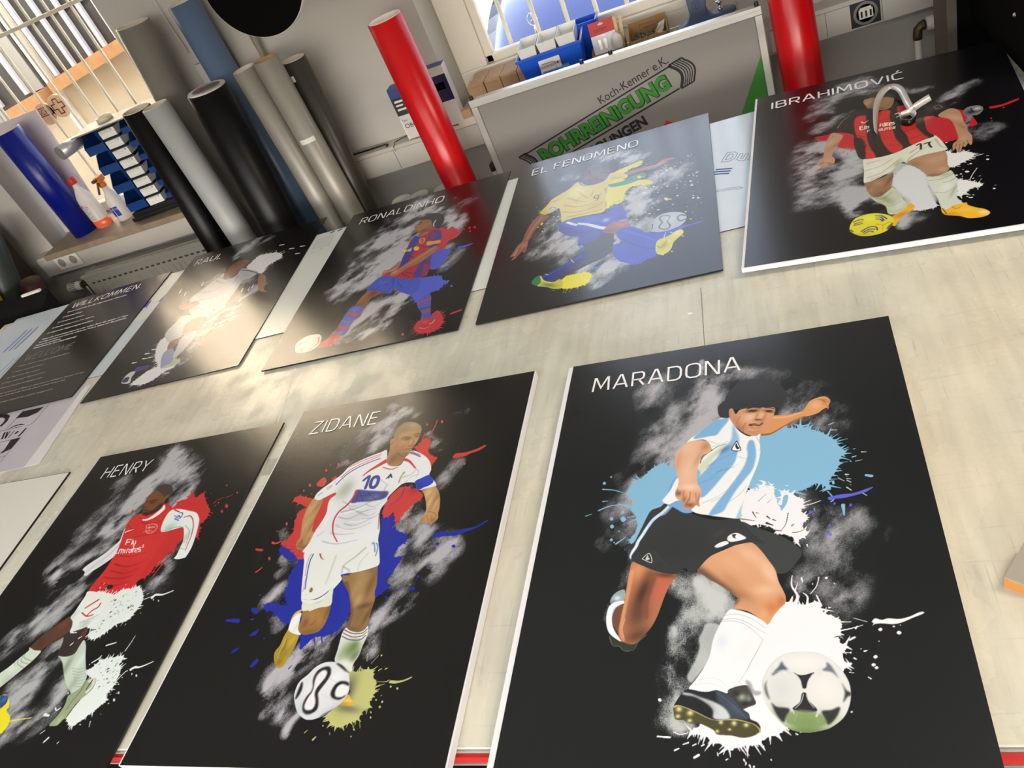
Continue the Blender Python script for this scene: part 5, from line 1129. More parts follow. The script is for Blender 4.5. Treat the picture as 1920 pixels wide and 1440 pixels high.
 ('F',(54,57,60),1,0,[419,775,405,786,376,797,363,822,351,857,339,891,327,920,300,939,305,952,322,949,317,974,333,994,369,1015,404,1033,445,1046,472,1045,487,1027,517,1045,556,1000,595,971,640,957,685,951,722,958,692,923,661,879,645,858,595,859,554,849,499,821,456,798]),
 ('b',(42,45,47),0.4,0,[461,944,101,65,8]),
 ('b',(78,80,82),0.35,0,[588,910,20,10,-57]),
 ('b',(70,74,76),0.25,0,[395,988,21,20,8]),
 ('l',(205,226,246),(1,1.18),5.92,5.13,[434,785,413,810,386,834,366,867,354,892,341,917,335,938,320,966,318,982]),
 ('l',(150,190,232),(0.7,1.21),5.24,2.82,[437,792,421,815,407,822]),
 ('l',(130,180,225),(0.8,0.6),1.19,0.99,[386,838,370,868,354,897]),
 ('l',(240,248,255),(0.9,0.79),1.96,1.57,[366,867,354,892,341,921,323,962]),
 ('F',(236,238,244),1,0,[614,933,621,919,641,912,660,924,669,935,647,942,624,944]),
 ('f',(54,57,60),1,0.18,[629,917,641,918,637,926,640,933,631,928]),
 ('F',(236,238,244),1,0,[577,957,591,945,611,940,618,947,614,952,588,962]),
 ('L',(230,235,238),(1,0),0.94,0.94,[358,985,379,966,389,1001,358,985]),
 ('F',(200,215,210),1,0,[371,980,375,972,377,981,382,987,374,991,369,988]),
 ('L',(95,98,100),(0.5,0),0.75,0.37,[395,959,415,990,435,1011]),
 ('F',(120,168,216),1,0,[425,782,456,762,482,770,511,814,483,820,447,793]),
 ('F',(120,168,216),1,0,[427,721,442,675,456,663,461,688,444,728]),
 ('F',(238,242,246),1,0,[457,668,433,722,411,757,413,767,432,779,457,767,489,771,511,818,560,837,607,850,647,859,664,852,657,834,676,752,694,699,713,645,724,583,723,528,737,489,736,478,704,509,689,517,661,491,639,450,625,415,602,411,564,432,526,468,489,500,475,534,482,520,519,505,550,515,565,559,536,590,514,621,530,663,487,705]),
 ('f',(128,178,224),1,0.68,[602,417,625,415,617,441,587,489,557,495,504,497,534,459,572,422]),
 ('f',(236,240,248),0.95,1.32,[610,451,632,444,643,472,635,518,609,540,587,500]),
 ('f',(128,178,224),0.85,1.73,[638,450,650,490,657,522,652,557,645,581,609,555,631,523]),
 ('f',(128,178,224),1,0.83,[609,555,652,557,648,597,637,634,608,674,573,725,538,763,523,729,515,685,537,659,565,624,587,592]),
 ('f',(128,178,224),1,1.01,[689,537,703,540,709,581,707,620,695,667,667,710,642,748,618,795,600,828,560,837,573,807,608,753,643,697,668,653,682,602,681,567]),
 ('f',(150,196,230),0.9,0.95,[668,787,686,749,674,819,653,859,640,858]),
 ('f',(128,178,224),0.8,0.64,[711,505,735,483,729,503,711,521]),
 ('f',(204,214,196),0.85,2.13,[515,641,550,592,609,540,616,541,565,614,523,676]),
 ('b',(70,100,140),0.55,0,[609,565,23,11,-68]),
 ('b',(80,120,160),0.4,0,[565,624,19,5,-69]),
 ('l',(90,120,150),(0.32,1.44),1.44,0.62,[566,682,601,653,640,649]),
 ('l',(90,120,150),(0.32,1.45),1.45,0.62,[580,660,622,652,651,636]),
 ('l',(90,120,150),(0.32,1.44),1.44,0.62,[523,705,559,691,587,685]),
 ('l',(90,120,150),(0.32,1.48),1.48,0.63,[594,608,623,593,645,581]),
 ('l',(90,120,150),(0.32,1.37),1.37,0.59,[621,790,655,763,677,729]),
 ('l',(90,120,150),(0.32,1.38),1.38,0.59,[566,784,608,762,642,739]),
 ('l',(90,120,150),(0.32,1.45),1.45,0.62,[652,602,673,615,694,613]),
 ('l',(170,180,195),(0.5,1.99),1.99,0.79,[538,786,587,764,636,724]),
 ('l',(170,180,195),(0.5,2.04),2.04,0.82,[657,671,679,635]),
 ('l',(170,180,195),(0.5,2.19),2.19,0.87,[557,516,587,536,609,535]),
 ('l',(170,180,195),(0.5,2.18),2.18,0.87,[569,544,594,543,620,526]),
 ('l',(80,84,80),(0.7,1.08),1.73,0.87,[565,564,587,547,613,541]),
 ('l',(60,70,60),(0.75,1.72),3.45,1.72,[565,561,547,576,534,594,529,614]),
 ('l',(40,48,60),(0.4,0.84),1.05,0.84,[714,526,724,558,722,588]),
 ('K',(245,247,250),1,0,[649,531,631,570,661,577]),
 ('L',(40,44,50),(1,0),1.5,1.5,[649,531,632,570,661,576,649,531]),
 ('F',(40,44,50),1,0,[645,546,649,544,652,557,657,564,654,570,648,568,644,556]),
 ('F',(222,176,146),1,0,[489,509,520,507,546,514,559,532,565,559,554,572,536,580,530,594,522,632,519,671,523,705,534,730,535,753,528,775,531,800,518,792,507,805,483,802,477,788,478,774,456,758,450,729,458,701,459,678,448,632,443,586,450,551,467,528]),
 ('b',(238,198,172),0.6,0,[486,536,34,27,-33]),
 ('b',(170,110,76),0.55,0,[546,540,15,21,16]),
 ('b',(200,150,118),0.5,0,[454,603,10,60,14]),
 ('b',(242,206,184),0.5,0,[489,648,22,58,13]),
 ('b',(196,140,106),0.5,0,[521,592,9,39,37]),
 ('b',(250,214,196),0.7,0,[498,714,29,14,12]),
 ('b',(110,66,46),0.7,0,[461,737,12,12,11]),
 ('b',(216,150,120),0.6,0,[481,751,11,19,11]),
 ('b',(120,70,50),0.6,0,[480,765,8,14,13]),
 ('b',(120,68,48),0.75,0,[500,790,21,12,11]),
 ('b',(220,160,126),0.6,0,[510,755,11,20,11]),
 ('b',(90,52,40),0.5,0,[492,773,3,18,34]),
 ('b',(130,80,60),0.5,0,[526,770,5,23,12]),
 ('l',(150,94,70),(0.6,1.45),1.86,1.24,[458,721,455,739]),
 ('l',(150,94,70),(0.6,1.43),1.84,1.23,[479,728,476,755]),
 ('l',(150,94,70),(0.6,1.42),1.83,1.22,[499,735,498,772]),
 ('l',(150,94,70),(0.6,1.41),1.81,1.21,[517,742,519,779]),
 ('F',(214,150,96),1,0,[738,463,768,434,807,438,843,434,865,428,880,404,892,385,918,373,939,372,952,386,954,402,947,417,946,433,938,428,927,434,912,447,890,454,869,458,840,471,811,486,775,511,753,522,727,519,737,494]),
 ('l',(120,70,40),(0.75,2.97),4.25,1.7,[732,517,761,516,790,498,841,466,870,455]),
 ('l',(240,190,140),(0.6,3.46),4.75,2.59,[764,441,814,447,861,435]),
 ('b',(230,180,158),0.7,0,[908,409,21,21,-33]),
 ('b',(150,96,70),0.6,0,[934,393,10,4,67]),
 ('l',(110,70,56),(0.6,1.07),1.29,0.86,[917,384,938,386,950,404]),
 ('l',(120,76,60),(0.6,1.06),1.28,0.85,[929,408,939,410,944,430]),
 ('b',(120,80,60),0.5,0,[935,396,9,4,89]),
 ('F',(206,152,116),1,0,[625,377,637,373,648,403,663,384,701,380,741,388,777,395,774,427,763,457,748,486,736,504,718,514,697,516,675,499,654,474,636,444,627,416]),
 ('b',(226,180,146),0.7,0,[684,432,22,37,18]),
 ('b',(240,200,168),0.5,0,[699,424,15,21,18]),
 ('b',(180,122,88),0.55,0,[647,436,15,43,-33]),
 ('b',(150,96,70),0.5,0,[661,476,18,23,80]),
 ('b',(232,160,116),0.6,0,[754,423,15,21,18]),
 ('b',(236,190,158),0.6,0,[732,427,8,21,17]),
 ('b',(120,76,56),0.75,0,[721,444,13,5,18]),
 ('b',(190,130,96),0.6,0,[704,499,25,12,17]),
 ('b',(222,176,142),0.5,0,[701,488,15,7,18]),
 ('b',(86,54,42),0.85,0,[704,397,22,8,-2]),
 ('b',(40,28,26),0.8,0,[704,398,13,5,19]),
 ('b',(60,38,32),0.85,0,[758,410,17,6,38]),
 ('b',(30,22,22),0.8,0,[760,408,8,4,20]),
 ('l',(48,34,30),(0.8,1.36),2.71,2.26,[686,384,708,381,730,388]),
 ('l',(48,34,30),(0.8,1.33),2.67,1.78,[748,390,766,395,777,403]),
 ('l',(90,52,44),(0.9,1.09),3.93,2.18,[693,463,709,463,723,468,736,462]),
 ('l',(60,30,28),(0.9,0.65),2.62,1.31,[694,467,709,467,723,472,734,467]),
 ('l',(214,196,180),(0.8,0.44),0.87,0.65,[702,465,716,467,728,467]),
 ('l',(22,16,16),(0.9,0.67),1.57,0.9,[695,395,704,395,718,401]),
 ('l',(22,16,16),(0.9,0.66),1.33,0.89,[751,407,760,407,769,410]),
 ('l',(60,36,30),(0.7,0.88),1.54,0.88,[713,440,722,445,731,443]),
 ('b',(150,100,74),0.5,0,[739,442,5,26,40]),
 ('l',(190,112,96),(0.7,1.3),2.61,1.3,[698,477,716,485,730,477]),
 ('l',(130,84,62),(0.6,1.32),1.54,1.1,[680,452,670,477,672,493]),
 ('l',(140,92,68),(0.5,1.78),1.78,1.11,[662,417,651,447,661,481]),
 ('l',(120,78,58),(0.6,1.32),1.32,1.1,[720,416,715,437,728,448,733,441]),
 ('l',(90,60,46),(0.6,1.29),1.72,1.08,[673,501,697,516,718,514]),
 ('b',(190,130,100),0.6,0,[631,389,6,17,20]),
 ('F',(49,51,56),1,0,[595,407,587,375,589,350,610,328,618,301,638,270,658,244,689,233,736,238,773,255,798,281,815,313,818,347,807,379,795,398,783,396,774,389,745,388,719,378,693,376,671,380,652,382,641,374,627,374,625,399,621,416]),
 ('b',(38,40,44),0.5,0,[701,363,67,17,19]),
 ('b',(62,64,68),0.3,0,[734,284,53,29,21]),
 ('Q',((49,51,56),),7,1.4,2.6,0,[589,358,610,323,612,325,591,361]),
 ('Q',((49,51,56),),7,1.4,2.6,0,[610,323,638,267,640,270,612,325]),
 ('Q',((49,51,56),),7,1.4,2.6,0,[638,267,689,233,690,237,640,270]),
 ('Q',((49,51,56),),7,1.4,2.6,0,[689,233,743,238,743,242,689,237]),
 ('Q',((49,51,56),),7,1.4,2.6,0,[743,238,791,270,790,273,743,242]),
 ('Q',((49,51,56),),7,1.4,2.6,0,[791,270,817,330,815,331,789,273]),
 ('Q',((49,51,56),),7,1.4,2.6,0,[817,330,811,368,809,367,815,330]),
 ('Q',((49,51,56),),7,1.4,2.6,0,[811,368,788,397,787,393,809,366]),
 ('F',(238,240,247),1,0,[616,1176,634,1175,664,1185,690,1200,716,1225,711,1251,704,1271,689,1302,671,1337,656,1364,639,1389,608,1419,585,1413,552,1414,513,1407,528,1382,548,1351,565,1313,572,1274,580,1247,598,1207]),
 ('l',(178,184,198),(0.7,0.79),1.11,0.95,[601,1193,634,1189,669,1201,713,1235]),
 ('l',(178,184,198),(0.7,0.79),1.11,0.95,[595,1207,628,1203,663,1216,711,1251]),
 ('l',(178,184,198),(0.7,0.79),1.1,0.94,[590,1213,627,1210,665,1226,704,1269]),
 ('b',(214,222,244),0.7,0,[597,1274,15,23,3]),
 ('b',(226,230,236),0.4,0,[661,1289,18,50,60]),
 ('l',(160,166,160),(0.7,0.89),1.33,0.89,[704,1271,671,1334,656,1364,639,1389]),
 ('l',(200,205,212),(0.6,0.89),0.89,0.59,[537,1382,563,1376,591,1382,614,1404]),
 ('l',(200,205,212),(0.6,0.89),0.89,0.59,[528,1394,563,1391,597,1401]),
 ('F',(70,72,68),1,0,[611,1413,630,1401,658,1396,669,1407,674,1425,680,1445,662,1454,646,1459,630,1439]),
 ('b',(190,196,186),0.8,0,[646,1428,10,9,37]),
 ('b',(30,32,32),0.6,0,[633,1419,11,9,0]),
 ('b',(150,156,140),0.7,0,[663,1433,6,10,0]),
 ('b',(30,32,30),0.6,0,[657,1445,17,6,-20]),
 ('F',(150,152,158),0.8,0.43,[656,1383,669,1389,677,1410,693,1413,690,1422,674,1422,663,1404]),
 ('F',(38,42,46),1,0,[510,1407,552,1415,574,1411,585,1410,611,1420,630,1433,648,1459,662,1471,666,1485,682,1493,689,1507,681,1521,665,1526,639,1527,612,1516,585,1509,558,1501,530,1484,479,1470,474,1455,480,1440,494,1419]),
 ('f',(70,84,100),0.8,1.41,[585,1410,611,1420,630,1433,648,1459,662,1471,664,1485,613,1486,602,1460,585,1437]),
 ('f',(205,212,218),1,0.43,[495,1416,517,1419,540,1428,574,1440,599,1454,613,1471,613,1486,577,1485,574,1463,558,1446,529,1428,500,1422]),
 ('b',(28,30,34),0.7,0,[546,1457,25,17,35]),
 ('b',(90,104,120),0.5,0,[629,1460,16,6,73]),
 ('l',(130,140,150),(0.6,0),0.57,0.42,[577,1411,602,1431,629,1454,656,1485]),
 ('F',(78,74,52),1,0,[474,1455,487,1451,510,1458,535,1469,563,1483,585,1489,624,1485,656,1491,677,1499,689,1512,684,1520,665,1529,644,1532,618,1527,585,1525,575,1514,541,1498,516,1498,502,1490,479,1487]),
 ('l',(190,184,112),(0.95,0.56),2.37,1.81,[475,1455,489,1451,513,1459,541,1472,569,1485,591,1488,624,1486,656,1491,677,1499,688,1514,681,1522]),
 ('b',(236,228,160),0.95,0,[488,1461,8,7,-2]),
 ('b',(236,228,160),0.95,0,[486,1480,6,5,0]),
 ('b',(236,228,160),0.95,0,[517,1471,8,7,-3]),
 ('b',(236,228,160),0.95,0,[516,1491,6,5,0]),
 ('b',(236,228,160),0.95,0,[594,1494,5,5,-4]),
 ('b',(236,228,160),0.95,0,[626,1496,6,6,0]),
 ('b',(236,228,160),0.95,0,[655,1500,6,5,-4]),
 ('b',(236,228,160),0.95,0,[615,1512,4,3,0]),
 ('b',(236,228,160),0.95,0,[585,1517,4,4,-5]),
 ('F',(222,224,224),1,0,[696,1404,700,1380,712,1353,732,1328,761,1310,804,1306,841,1312,871,1334,889,1358,901,1387,903,1416,897,1446,882,1476,857,1498,834,1509,794,1516,764,1511,742,1498,725,1478,707,1453,698,1427]),
 ('b',(238,240,240),0.6,0,[802,1336,63,24,1]),
 ('b',(200,208,214),0.5,0,[744,1407,29,32,1]),
 ('b',(235,236,234),0.6,0,[848,1407,33,37,0]),
 ('b',(110,140,80),0.85,0,[796,1491,50,24,-2]),
 ('b',(80,110,56),0.7,0,[794,1513,64,13,-2]),
 ('b',(150,160,120),0.5,0,[728,1467,16,22,75]),
 ('b',(190,200,160),0.5,0,[866,1485,15,16,-1]),
 ('f',(44,46,50),1,0.28,[774,1362,787,1369,802,1369,824,1363,812,1378,806,1389,802,1404,793,1404,791,1386,784,1372]),
 ('l',(200,206,214),(0.9,0.28),1.12,0.84,[776,1366,788,1383,792,1404]),
 ('l',(200,206,214),(0.9,0.28),1.11,0.83,[821,1366,809,1384,803,1404]),
 ('f',(44,46,50),1,0.27,[791,1418,801,1418,805,1436,823,1461,795,1467,766,1458,784,1441]),
 ('l',(200,206,214),(0.9,0.27),0.95,0.81,[794,1421,787,1441,773,1456]),
 ('l',(200,206,214),(0.9,0.27),0.94,0.81,[801,1421,805,1438,816,1455]),
 ('f',(90,100,124),1,0.57,[748,1332,752,1341,763,1356,747,1356,722,1371,728,1359,739,1347]),
 ('f',(100,108,128),0.9,0.55,[855,1336,865,1345,877,1372,879,1378,865,1363,843,1357,854,1348]),
 ('f',(44,46,50),0.95,0.41,[717,1442,729,1453,755,1456,759,1464,748,1484,742,1492,728,1473]),
 ('f',(44,46,50),0.95,0.39,[874,1452,870,1468,856,1488,843,1496,837,1480,833,1463,854,1460]),
 ('f',(44,46,50),0.95,0.4,[885,1390,894,1410,903,1416,902,1423,894,1427,883,1441,889,1421,889,1407]),
 ('f',(80,84,80),0.8,0.56,[709,1383,702,1398,704,1419,714,1436,709,1410,707,1395]),
 ('l',(180,186,200),(0.7,0.86),1.14,1.14,[721,1365,747,1356,768,1365]),
 ('f',(124,150,92),0.8,1.06,[754,1470,775,1461,798,1461,823,1466,839,1482,838,1496,795,1505,755,1495,749,1481]),
 ('l',(170,190,150),(0.6,0.66),0.8,0.66,[777,1467,768,1489]),
 ('l',(170,190,150),(0.6,0.66),0.79,0.66,[815,1466,823,1491]),
 ('l',(206,214,220),(0.8,0.55),1.36,1.36,[719,1430,737,1439,755,1443,769,1470]),
 ('l',(210,214,214),(0.9,0.53),3.16,2.64,[829,1458,820,1475]),
 ('l',(216,220,222),(0,0),0.28,0.28,[763,1359,771,1356,760,1458]),
 ('b',(215,220,226),0.8,0,[764,1359,6,9,0]),
 ('b',(215,220,226),0.8,0,[836,1360,6,9,3]),
 ('l',(150,150,150),(0.5,0.57),0.86,0.71,[696,1404,700,1380,712,1353,732,1328,761,1310,804,1306,841,1312,871,1334,889,1358]),
 ('F',(10,11,13),1,0,[33,292,37,275,52,267,64,274,67,286,60,301,46,302])],
 ('MARADONA', 52, 333, 89, 38, 4.0), 0.0245, (0.01, 0, 0), 3)
portrait('portrait_board', 'front board of a shaven headed player in white number 10 kit', -1.1097, 1.2818, 0.8784, -0.0305, 0.594, 0.8332, 1.1, (13, 14, 15), [
 ('W',[([535,81,541,142,522,188,509,251,508,307],19.33,1.15),([552,178,542,290],19.02,0.8),([583,125,657,149],15.51,0.75),([399,374,398,263,452,241],34.3,0.45),([382,417,399,374],18.51,0.4),([811,354,849,384],13.9,0.9),([765,300,804,353],10.66,0.6),([800,195,898,183],22.07,0.25),([906,558,937,493],19.45,0.45),([879,608,905,599],15.85,0.3),([800,677,796,740,777,788,769,800],18.37,1.1),([832,745,879,812],20.94,0.6),([888,843,960,909,949,965],30.89,0.6),([983,895,933,1002,856,1006],30.21,0.6),([812,865,808,940,812,969],11.42,1),([288,886,349,910,308,954],12.55,0.75),([290,836,219,737],13.28,0.3),([998,873,1041,918],16.64,0.3)],(206,206,216),0.9,-0.87,1.5,34,0.6,0.95),
 ('W',[([928,1108,876,1156,843,1194,818,1242,819,1290],15.21,0.85),([856,1093,815,1172],15.7,0.7),([801,1161,788,1231],12.85,0.5),([657,1204,616,1262,565,1319,536,1360],23.21,1.2),([591,1241,559,1279,543,1318],15.61,1.1),([346,1011,321,1060],17.96,0.75),([366,1130,402,1180],14.16,0.5),([462,1354,459,1415,471,1483],15.05,0.9),([513,1346,524,1416,566,1484],22.26,0.75),([460,1373,484,1465,490,1509],7.4,0.7),([637,1493,614,1531,611,1565],7.86,0.95),([571,1506,524,1483],11.92,0.5),([292,1075,284,1108],11.82,0.3)],(212,210,222),0.9,-1.05,1.6,32,0.6,0.95),
 ('S',(196,58,56),8,0.3,16,[371,476,361,518,404,561,338,558,302,582,224,557,198,575,244,603,286,622,257,646,262,702,277,750,262,788,241,799,284,835,341,878,378,906,399,884,448,827,431,627]),
 ('F',(196,58,56),1,0,[284,492,307,466,331,492,322,520,289,511]),
 ('F',(196,58,56),1,0,[190,787,214,796,240,789,224,803,197,801]),
 ('F',(196,58,56),1,0,[125,816,162,823,163,833,131,826]),
 ('L',(196,58,56),(1,0),4.48,1.6,[184,932,197,921,203,912]),
 ('F',(196,58,56),1,0,[348,400,351,390,362,402,359,411]),
 ('F',(196,58,56),1,0,[377,397,378,392,385,399,383,405]),
 ('F',(196,58,56),1,0,[307,396,308,390,315,397,313,403]),
 ('F',(196,58,56),1,0,[295,425,297,414,309,427,307,437]),
 ('F',(196,58,56),1,0,[243,501,246,491,257,503,255,513]),
 ('F',(196,58,56),1,0,[226,528,228,522,235,529,233,535]),
 ('F',(196,58,56),1,0,[218,703,219,695,229,705,227,713]),
 ('F',(196,58,56),1,0,[188,737,189,733,194,738,193,741]),
 ('F',(196,58,56),1,0,[800,230,803,220,812,232,809,242]),
 ('F',(196,58,56),1,0,[731,234,734,226,741,236,738,243]),
 ('F',(196,58,56),1,0,[925,483,928,474,936,485,933,493]),
 ('F',(196,58,56),1,0,[970,497,972,490,979,499,976,506]),
 ('F',(196,58,56),1,0,[900,599,902,593,908,600,906,607]),
 ('F',(196,58,56),1,0,[925,405,926,401,929,406,928,409]),
 ('F',(196,58,56),1,0,[212,872,214,864,225,874,223,882]),
 ('F',(196,58,56),1,0,[278,885,279,880,285,886,284,890]),
 ('S',(196,58,56),6,0.2,4,[741,326,756,314,785,350,787,403,819,430,840,441,825,475,796,456,724,377,724,354]),
 ('L',(196,58,56),(1,0),2.91,1.82,[767,308,778,255,780,215]),
 ('L',(196,58,56),(1,0),2.87,2.15,[738,349,739,287]),
 ('F',(196,58,56),1,0,[911,450,922,434,958,436,992,431,1019,422,1042,410,1047,418,1022,437,989,445,968,456,928,460,916,458]),
 ('S',(26,42,160),7,0.3,4,[678,627,669,672,691,791,753,998,800,1002,819,959,829,919,791,922,795,881,812,865,825,837,783,807,761,793,726,719,682,674]),
 ('S',(196,58,56),6,0.2,3,[703,589,730,580,776,593,829,634,824,660,800,677,772,718,755,754,738,740,722,705,710,723,681,726,669,672,678,627]),
 ('B',(140,40,44),0.5,0,[780,607,25,22,15]),
 ('L',(26,42,160),(1,0),1.94,1.29,[735,587,728,634,694,676]),
 ('L',(196,58,56),(1,0),2.46,1.23,[742,734,757,761,741,784]),
 ('L',(196,58,56),(1,0),1.22,0.91,[780,706,819,805]),
 ('F',(26,42,160),1,0,[928,848,930,836,965,825,994,834,1039,825,1091,819,1130,797,1134,803,1093,828,1044,843,1014,851,981,848,940,852]),
 ('F',(26,42,160),1,0,[948,879,955,873,966,881,959,888]),
 ('F',(26,42,160),1,0,[1017,897,1024,890,1034,899,1028,905]),
 ('F',(26,42,160),1,0,[761,591,767,585,777,593,772,600]),
 ('F',(26,42,160),1,0,[950,826,953,823,959,827,955,831]),
 ('F',(26,42,160),1,0,[955,791,958,788,962,792,959,794]),
 ('S',(26,42,160),6,0.3,4,[247,838,259,823,290,836,348,879,350,898,289,873]),
 ('S',(26,42,160),8,0.3,14,[389,889,365,917,355,964,366,1001,369,1047,403,1094,317,1077,306,1104,364,1124,432,1171,487,1153,538,1269,556,1259,582,1231,644,1224,675,1195,695,1134,768,1065,788,1077,789,1034,767,965,657,909]),
 ('F',(26,42,160),1,0,[744,997,795,1001,788,1028,819,1042,791,1072,775,1087,766,1107]),
 ('L',(26,42,160),(1,0),3.17,1.9,[572,1220,591,1254]),
 ('L',(26,42,160),(1,0),3.14,1.89,[605,1222,621,1255]),
 ('L',(26,42,160),(1,0),2.62,1.57,[655,1204,668,1225]),
 ('L',(26,42,160),(1,0),4.24,2.55,[530,1238,542,1254]),
 ('L',(26,42,160),(1,0),1.47,0.88,[275,1113,305,1101,338,1095]),
 ('L',(26,42,160),(1,0),2.56,1.53,[525,1344,533,1333]),
 ('F',(26,42,160),1,0,[900,1061,907,1052,921,1063,913,1072]),
 ('F',(26,42,160),1,0,[363,1135,367,1131,375,1136,372,1141]),
 ('F',(26,42,160),1,0,[374,1081,377,1077,384,1081,381,1085]),
 ('F',(26,42,160),1,0,[809,1089,814,1084,822,1090,818,1096]),
 ('F',(26,42,160),1,0,[251,1041,254,1037,261,1042,258,1046]),
 ('F',(26,42,160),1,0,[369,1309,374,1303,385,1310,380,1316]),
 ('F',(26,42,160),1,0,[361,1225,364,1222,371,1226,368,1229]),
 ('F',(26,42,160),1,0,[382,1205,384,1203,389,1206,387,1209]),
 ('F',(26,42,160),1,0,[911,1014,915,1008,924,1015,919,1020]),
 ('F',(26,42,160),1,0,[149,1139,171,1136,209,1138,220,1149,212,1156,185,1151,152,1145]),
 ('F',(26,42,160),1,0,[247,1276,252,1264,274,1257,273,1260,262,1274]),
 ('F',(26,42,160),1,0,[295,1212,306,1199,324,1187,322,1208]),
 ('F',(26,42,160),1,0,[252,1109,247,1095,268,1099,287,1114,276,1122]),
 ('F',(26,42,160),1,0,[361,1335,360,1321,375,1302,383,1317,373,1332]),
 ('F',(26,42,160),1,0,[259,1144,277,1141,277,1148]),
 ('S',(188,190,124),9,0.4,20,[770,1363,801,1364,827,1355,852,1356,867,1383,881,1397,884,1419,888,1445,880,1462,890,1479,868,1495,861,1516,842,1528,809,1540,786,1544,752,1520,741,1503,765,1477,801,1443]),
 ('B',(70,70,66),0.7,0,[789,1426,25,51,2]),
 ('B',(90,88,80),0.6,0,[812,1486,46,13,15]),
 ('F',(188,190,124),1,0,[929,1400,934,1396,958,1398,980,1395,1003,1386,1003,1390,982,1400,956,1406,932,1405]),
 ('L',(188,190,124),(1,0),0.92,0.64,[884,1399,923,1400]),
 ('L',(188,190,124),(1,0),1.15,0.8,[884,1419,913,1407]),
 ('L',(188,190,124),(1,0),1.36,0.95,[887,1436,900,1430]),
 ('L',(188,190,124),(1,0),3.09,2.17,[722,1581,728,1573]),
 ('L',(188,190,124),(1,0),1.58,1.1,[682,1560,689,1553]),
 ('L',(188,190,124),(1,0),0.96,0.67,[841,1337,861,1308]),
 ('L',(188,190,124),(1,0),0.88,0.61,[860,1512,876,1545]),
 ('L',(188,190,124),(1,0),0.97,0.68,[823,1328,815,1299]),
 ('L',(188,190,124),(1,0),0.88,0.62,[773,1559,777,1567]),
 ('F',(188,190,124),1,0,[936,1417,938,1413,943,1417,940,1420]),
 ('F',(188,190,124),1,0,[961,1423,963,1419,969,1423,966,1427]),
 ('F',(188,190,124),1,0,[922,1465,924,1461,929,1465,927,1468]),
 ('F',(188,190,124),1,0,[918,1481,921,1477,926,1481,924,1485]),
 ('F',(188,190,124),1,0,[868,1310,870,1306,874,1310,872,1313]),
 ('F',(188,190,124),1,0,[738,1538,739,1536,743,1538,742,1541]),
 ('F',(176,150,52),1,0,[480,1118,457,1125,449,1151,454,1193,449,1219,448,1255,438,1279,446,1305,469,1335,489,1341,500,1331,507,1297,513,1263,512,1222,483,1195,469,1152]),
 ('l',(226,190,70),(0.8,2.23),5.03,3.35,[479,1122,456,1135,452,1162,457,1194]),
 ('b',(110,96,30),0.5,0,[475,1276,26,36,37]),
 ('b',(214,180,80),0.6,0,[489,1247,13,28,32]),
 ('l',(90,76,30),(0.6,1.34),1.87,1.34,[465,1230,473,1266,464,1276]),
 ('b',(120,90,24),0.6,0,[474,1320,13,14,3]),
 ('l',(230,205,120),(0.5,1.6),2.13,1.33,[462,1230,458,1275,461,1305]),
 ('F',(234,238,240),1,0,[483,1132,462,1136,452,1162,456,1194,472,1207,498,1216,518,1217,496,1185,487,1153]),
 ('b',(190,205,225),0.5,0,[484,1185,6,27,20]),
 ('F',(152,112,62),1,0,[485,1122,495,1159,493,1185,505,1206,527,1218,554,1218,589,1208,603,1176,602,1134,592,1101,554,1112,513,1122]),
 ('b',(120,84,44),0.6,0,[550,1209,42,12,-12]),
 ('b',(184,142,88),0.5,0,[534,1145,35,23,6]),
 ('b',(190,130,86),0.5,0,[576,1164,14,14,6]),
 ('b',(96,66,40),0.5,0,[517,1171,12,23,5]),
 ('l',(90,62,36),(0.5,2.18),2.18,1.36,[545,1183,559,1163]),
 ('b',(100,70,40),0.5,0,[594,1128,9,35,7]),
 ('F',(146,114,74),1,0,[597,985,619,1021,650,1056,675,1101,693,1145,697,1181,698,1206,739,1223,764,1220,778,1200,774,1160,774,1129,773,1097,762,1064,759,1032,739,963,727,927,659,944,627,982]),
 ('l',(96,72,44),(0.7,5.45),10.9,7.08,[625,1021,668,1090,695,1145,701,1191]),
 ('b',(180,150,108),0.6,0,[688,1026,28,48,8]),
 ('b',(206,174,130),0.6,0,[707,1093,20,29,7]),
 ('b',(176,118,84),0.6,0,[749,1090,17,29,6]),
 ('b',(92,62,42),0.8,0,[738,1119,29,11,-21]),
 ('b',(104,78,48),0.6,0,[734,1030,14,53,7]),
 ('b',(120,92,58),0.5,0,[731,1157,27,39,6]),
 ('b',(84,62,38),0.6,0,[763,1159,8,41,22]),
 ('b',(100,76,48),0.6,0,[723,1208,34,12,20]),
 ('b',(190,152,108),0.4,0,[674,1063,9,35,7]),
 ('b',(110,84,54),0.6,0,[704,960,35,25,9]),
 ('b',(190,160,120),0.4,0,[683,981,29,19,9]),
 ('F',(222,226,222),1,0,[695,1201,714,1212,749,1221,772,1213,781,1198,791,1231,787,1269,785,1307,775,1335,775,1363,738,1343,699,1323,694,1285,690,1246,688,1221]),
 ('l',(40,62,130),(0.9,0.52),1.8,1.8,[691,1208,729,1224,766,1225,782,1211]),
 ('l',(150,70,66),(0.8,0.51),2.05,2.05,[691,1220,734,1237,769,1235,784,1223]),
 ('l',(60,80,150),(0.9,0.51),2.04,2.04,[693,1233,727,1247,769,1249,784,1235]),
 ('b',(104,128,70),0.85,0,[742,1287,34,36,-56]),
 ('b',(80,104,50),0.6,0,[756,1268,17,18,-56]),
 ('b',(150,170,130),0.6,0,[718,1305,17,27,31]),
 ('b',(70,96,46),0.6,0,[770,1307,14,26,33]),
 ('b',(230,234,230),0.8,0,[750,1334,34,11,32]),
 ('b',(200,210,200),0.6,0,[694,1285,8,28,27]),
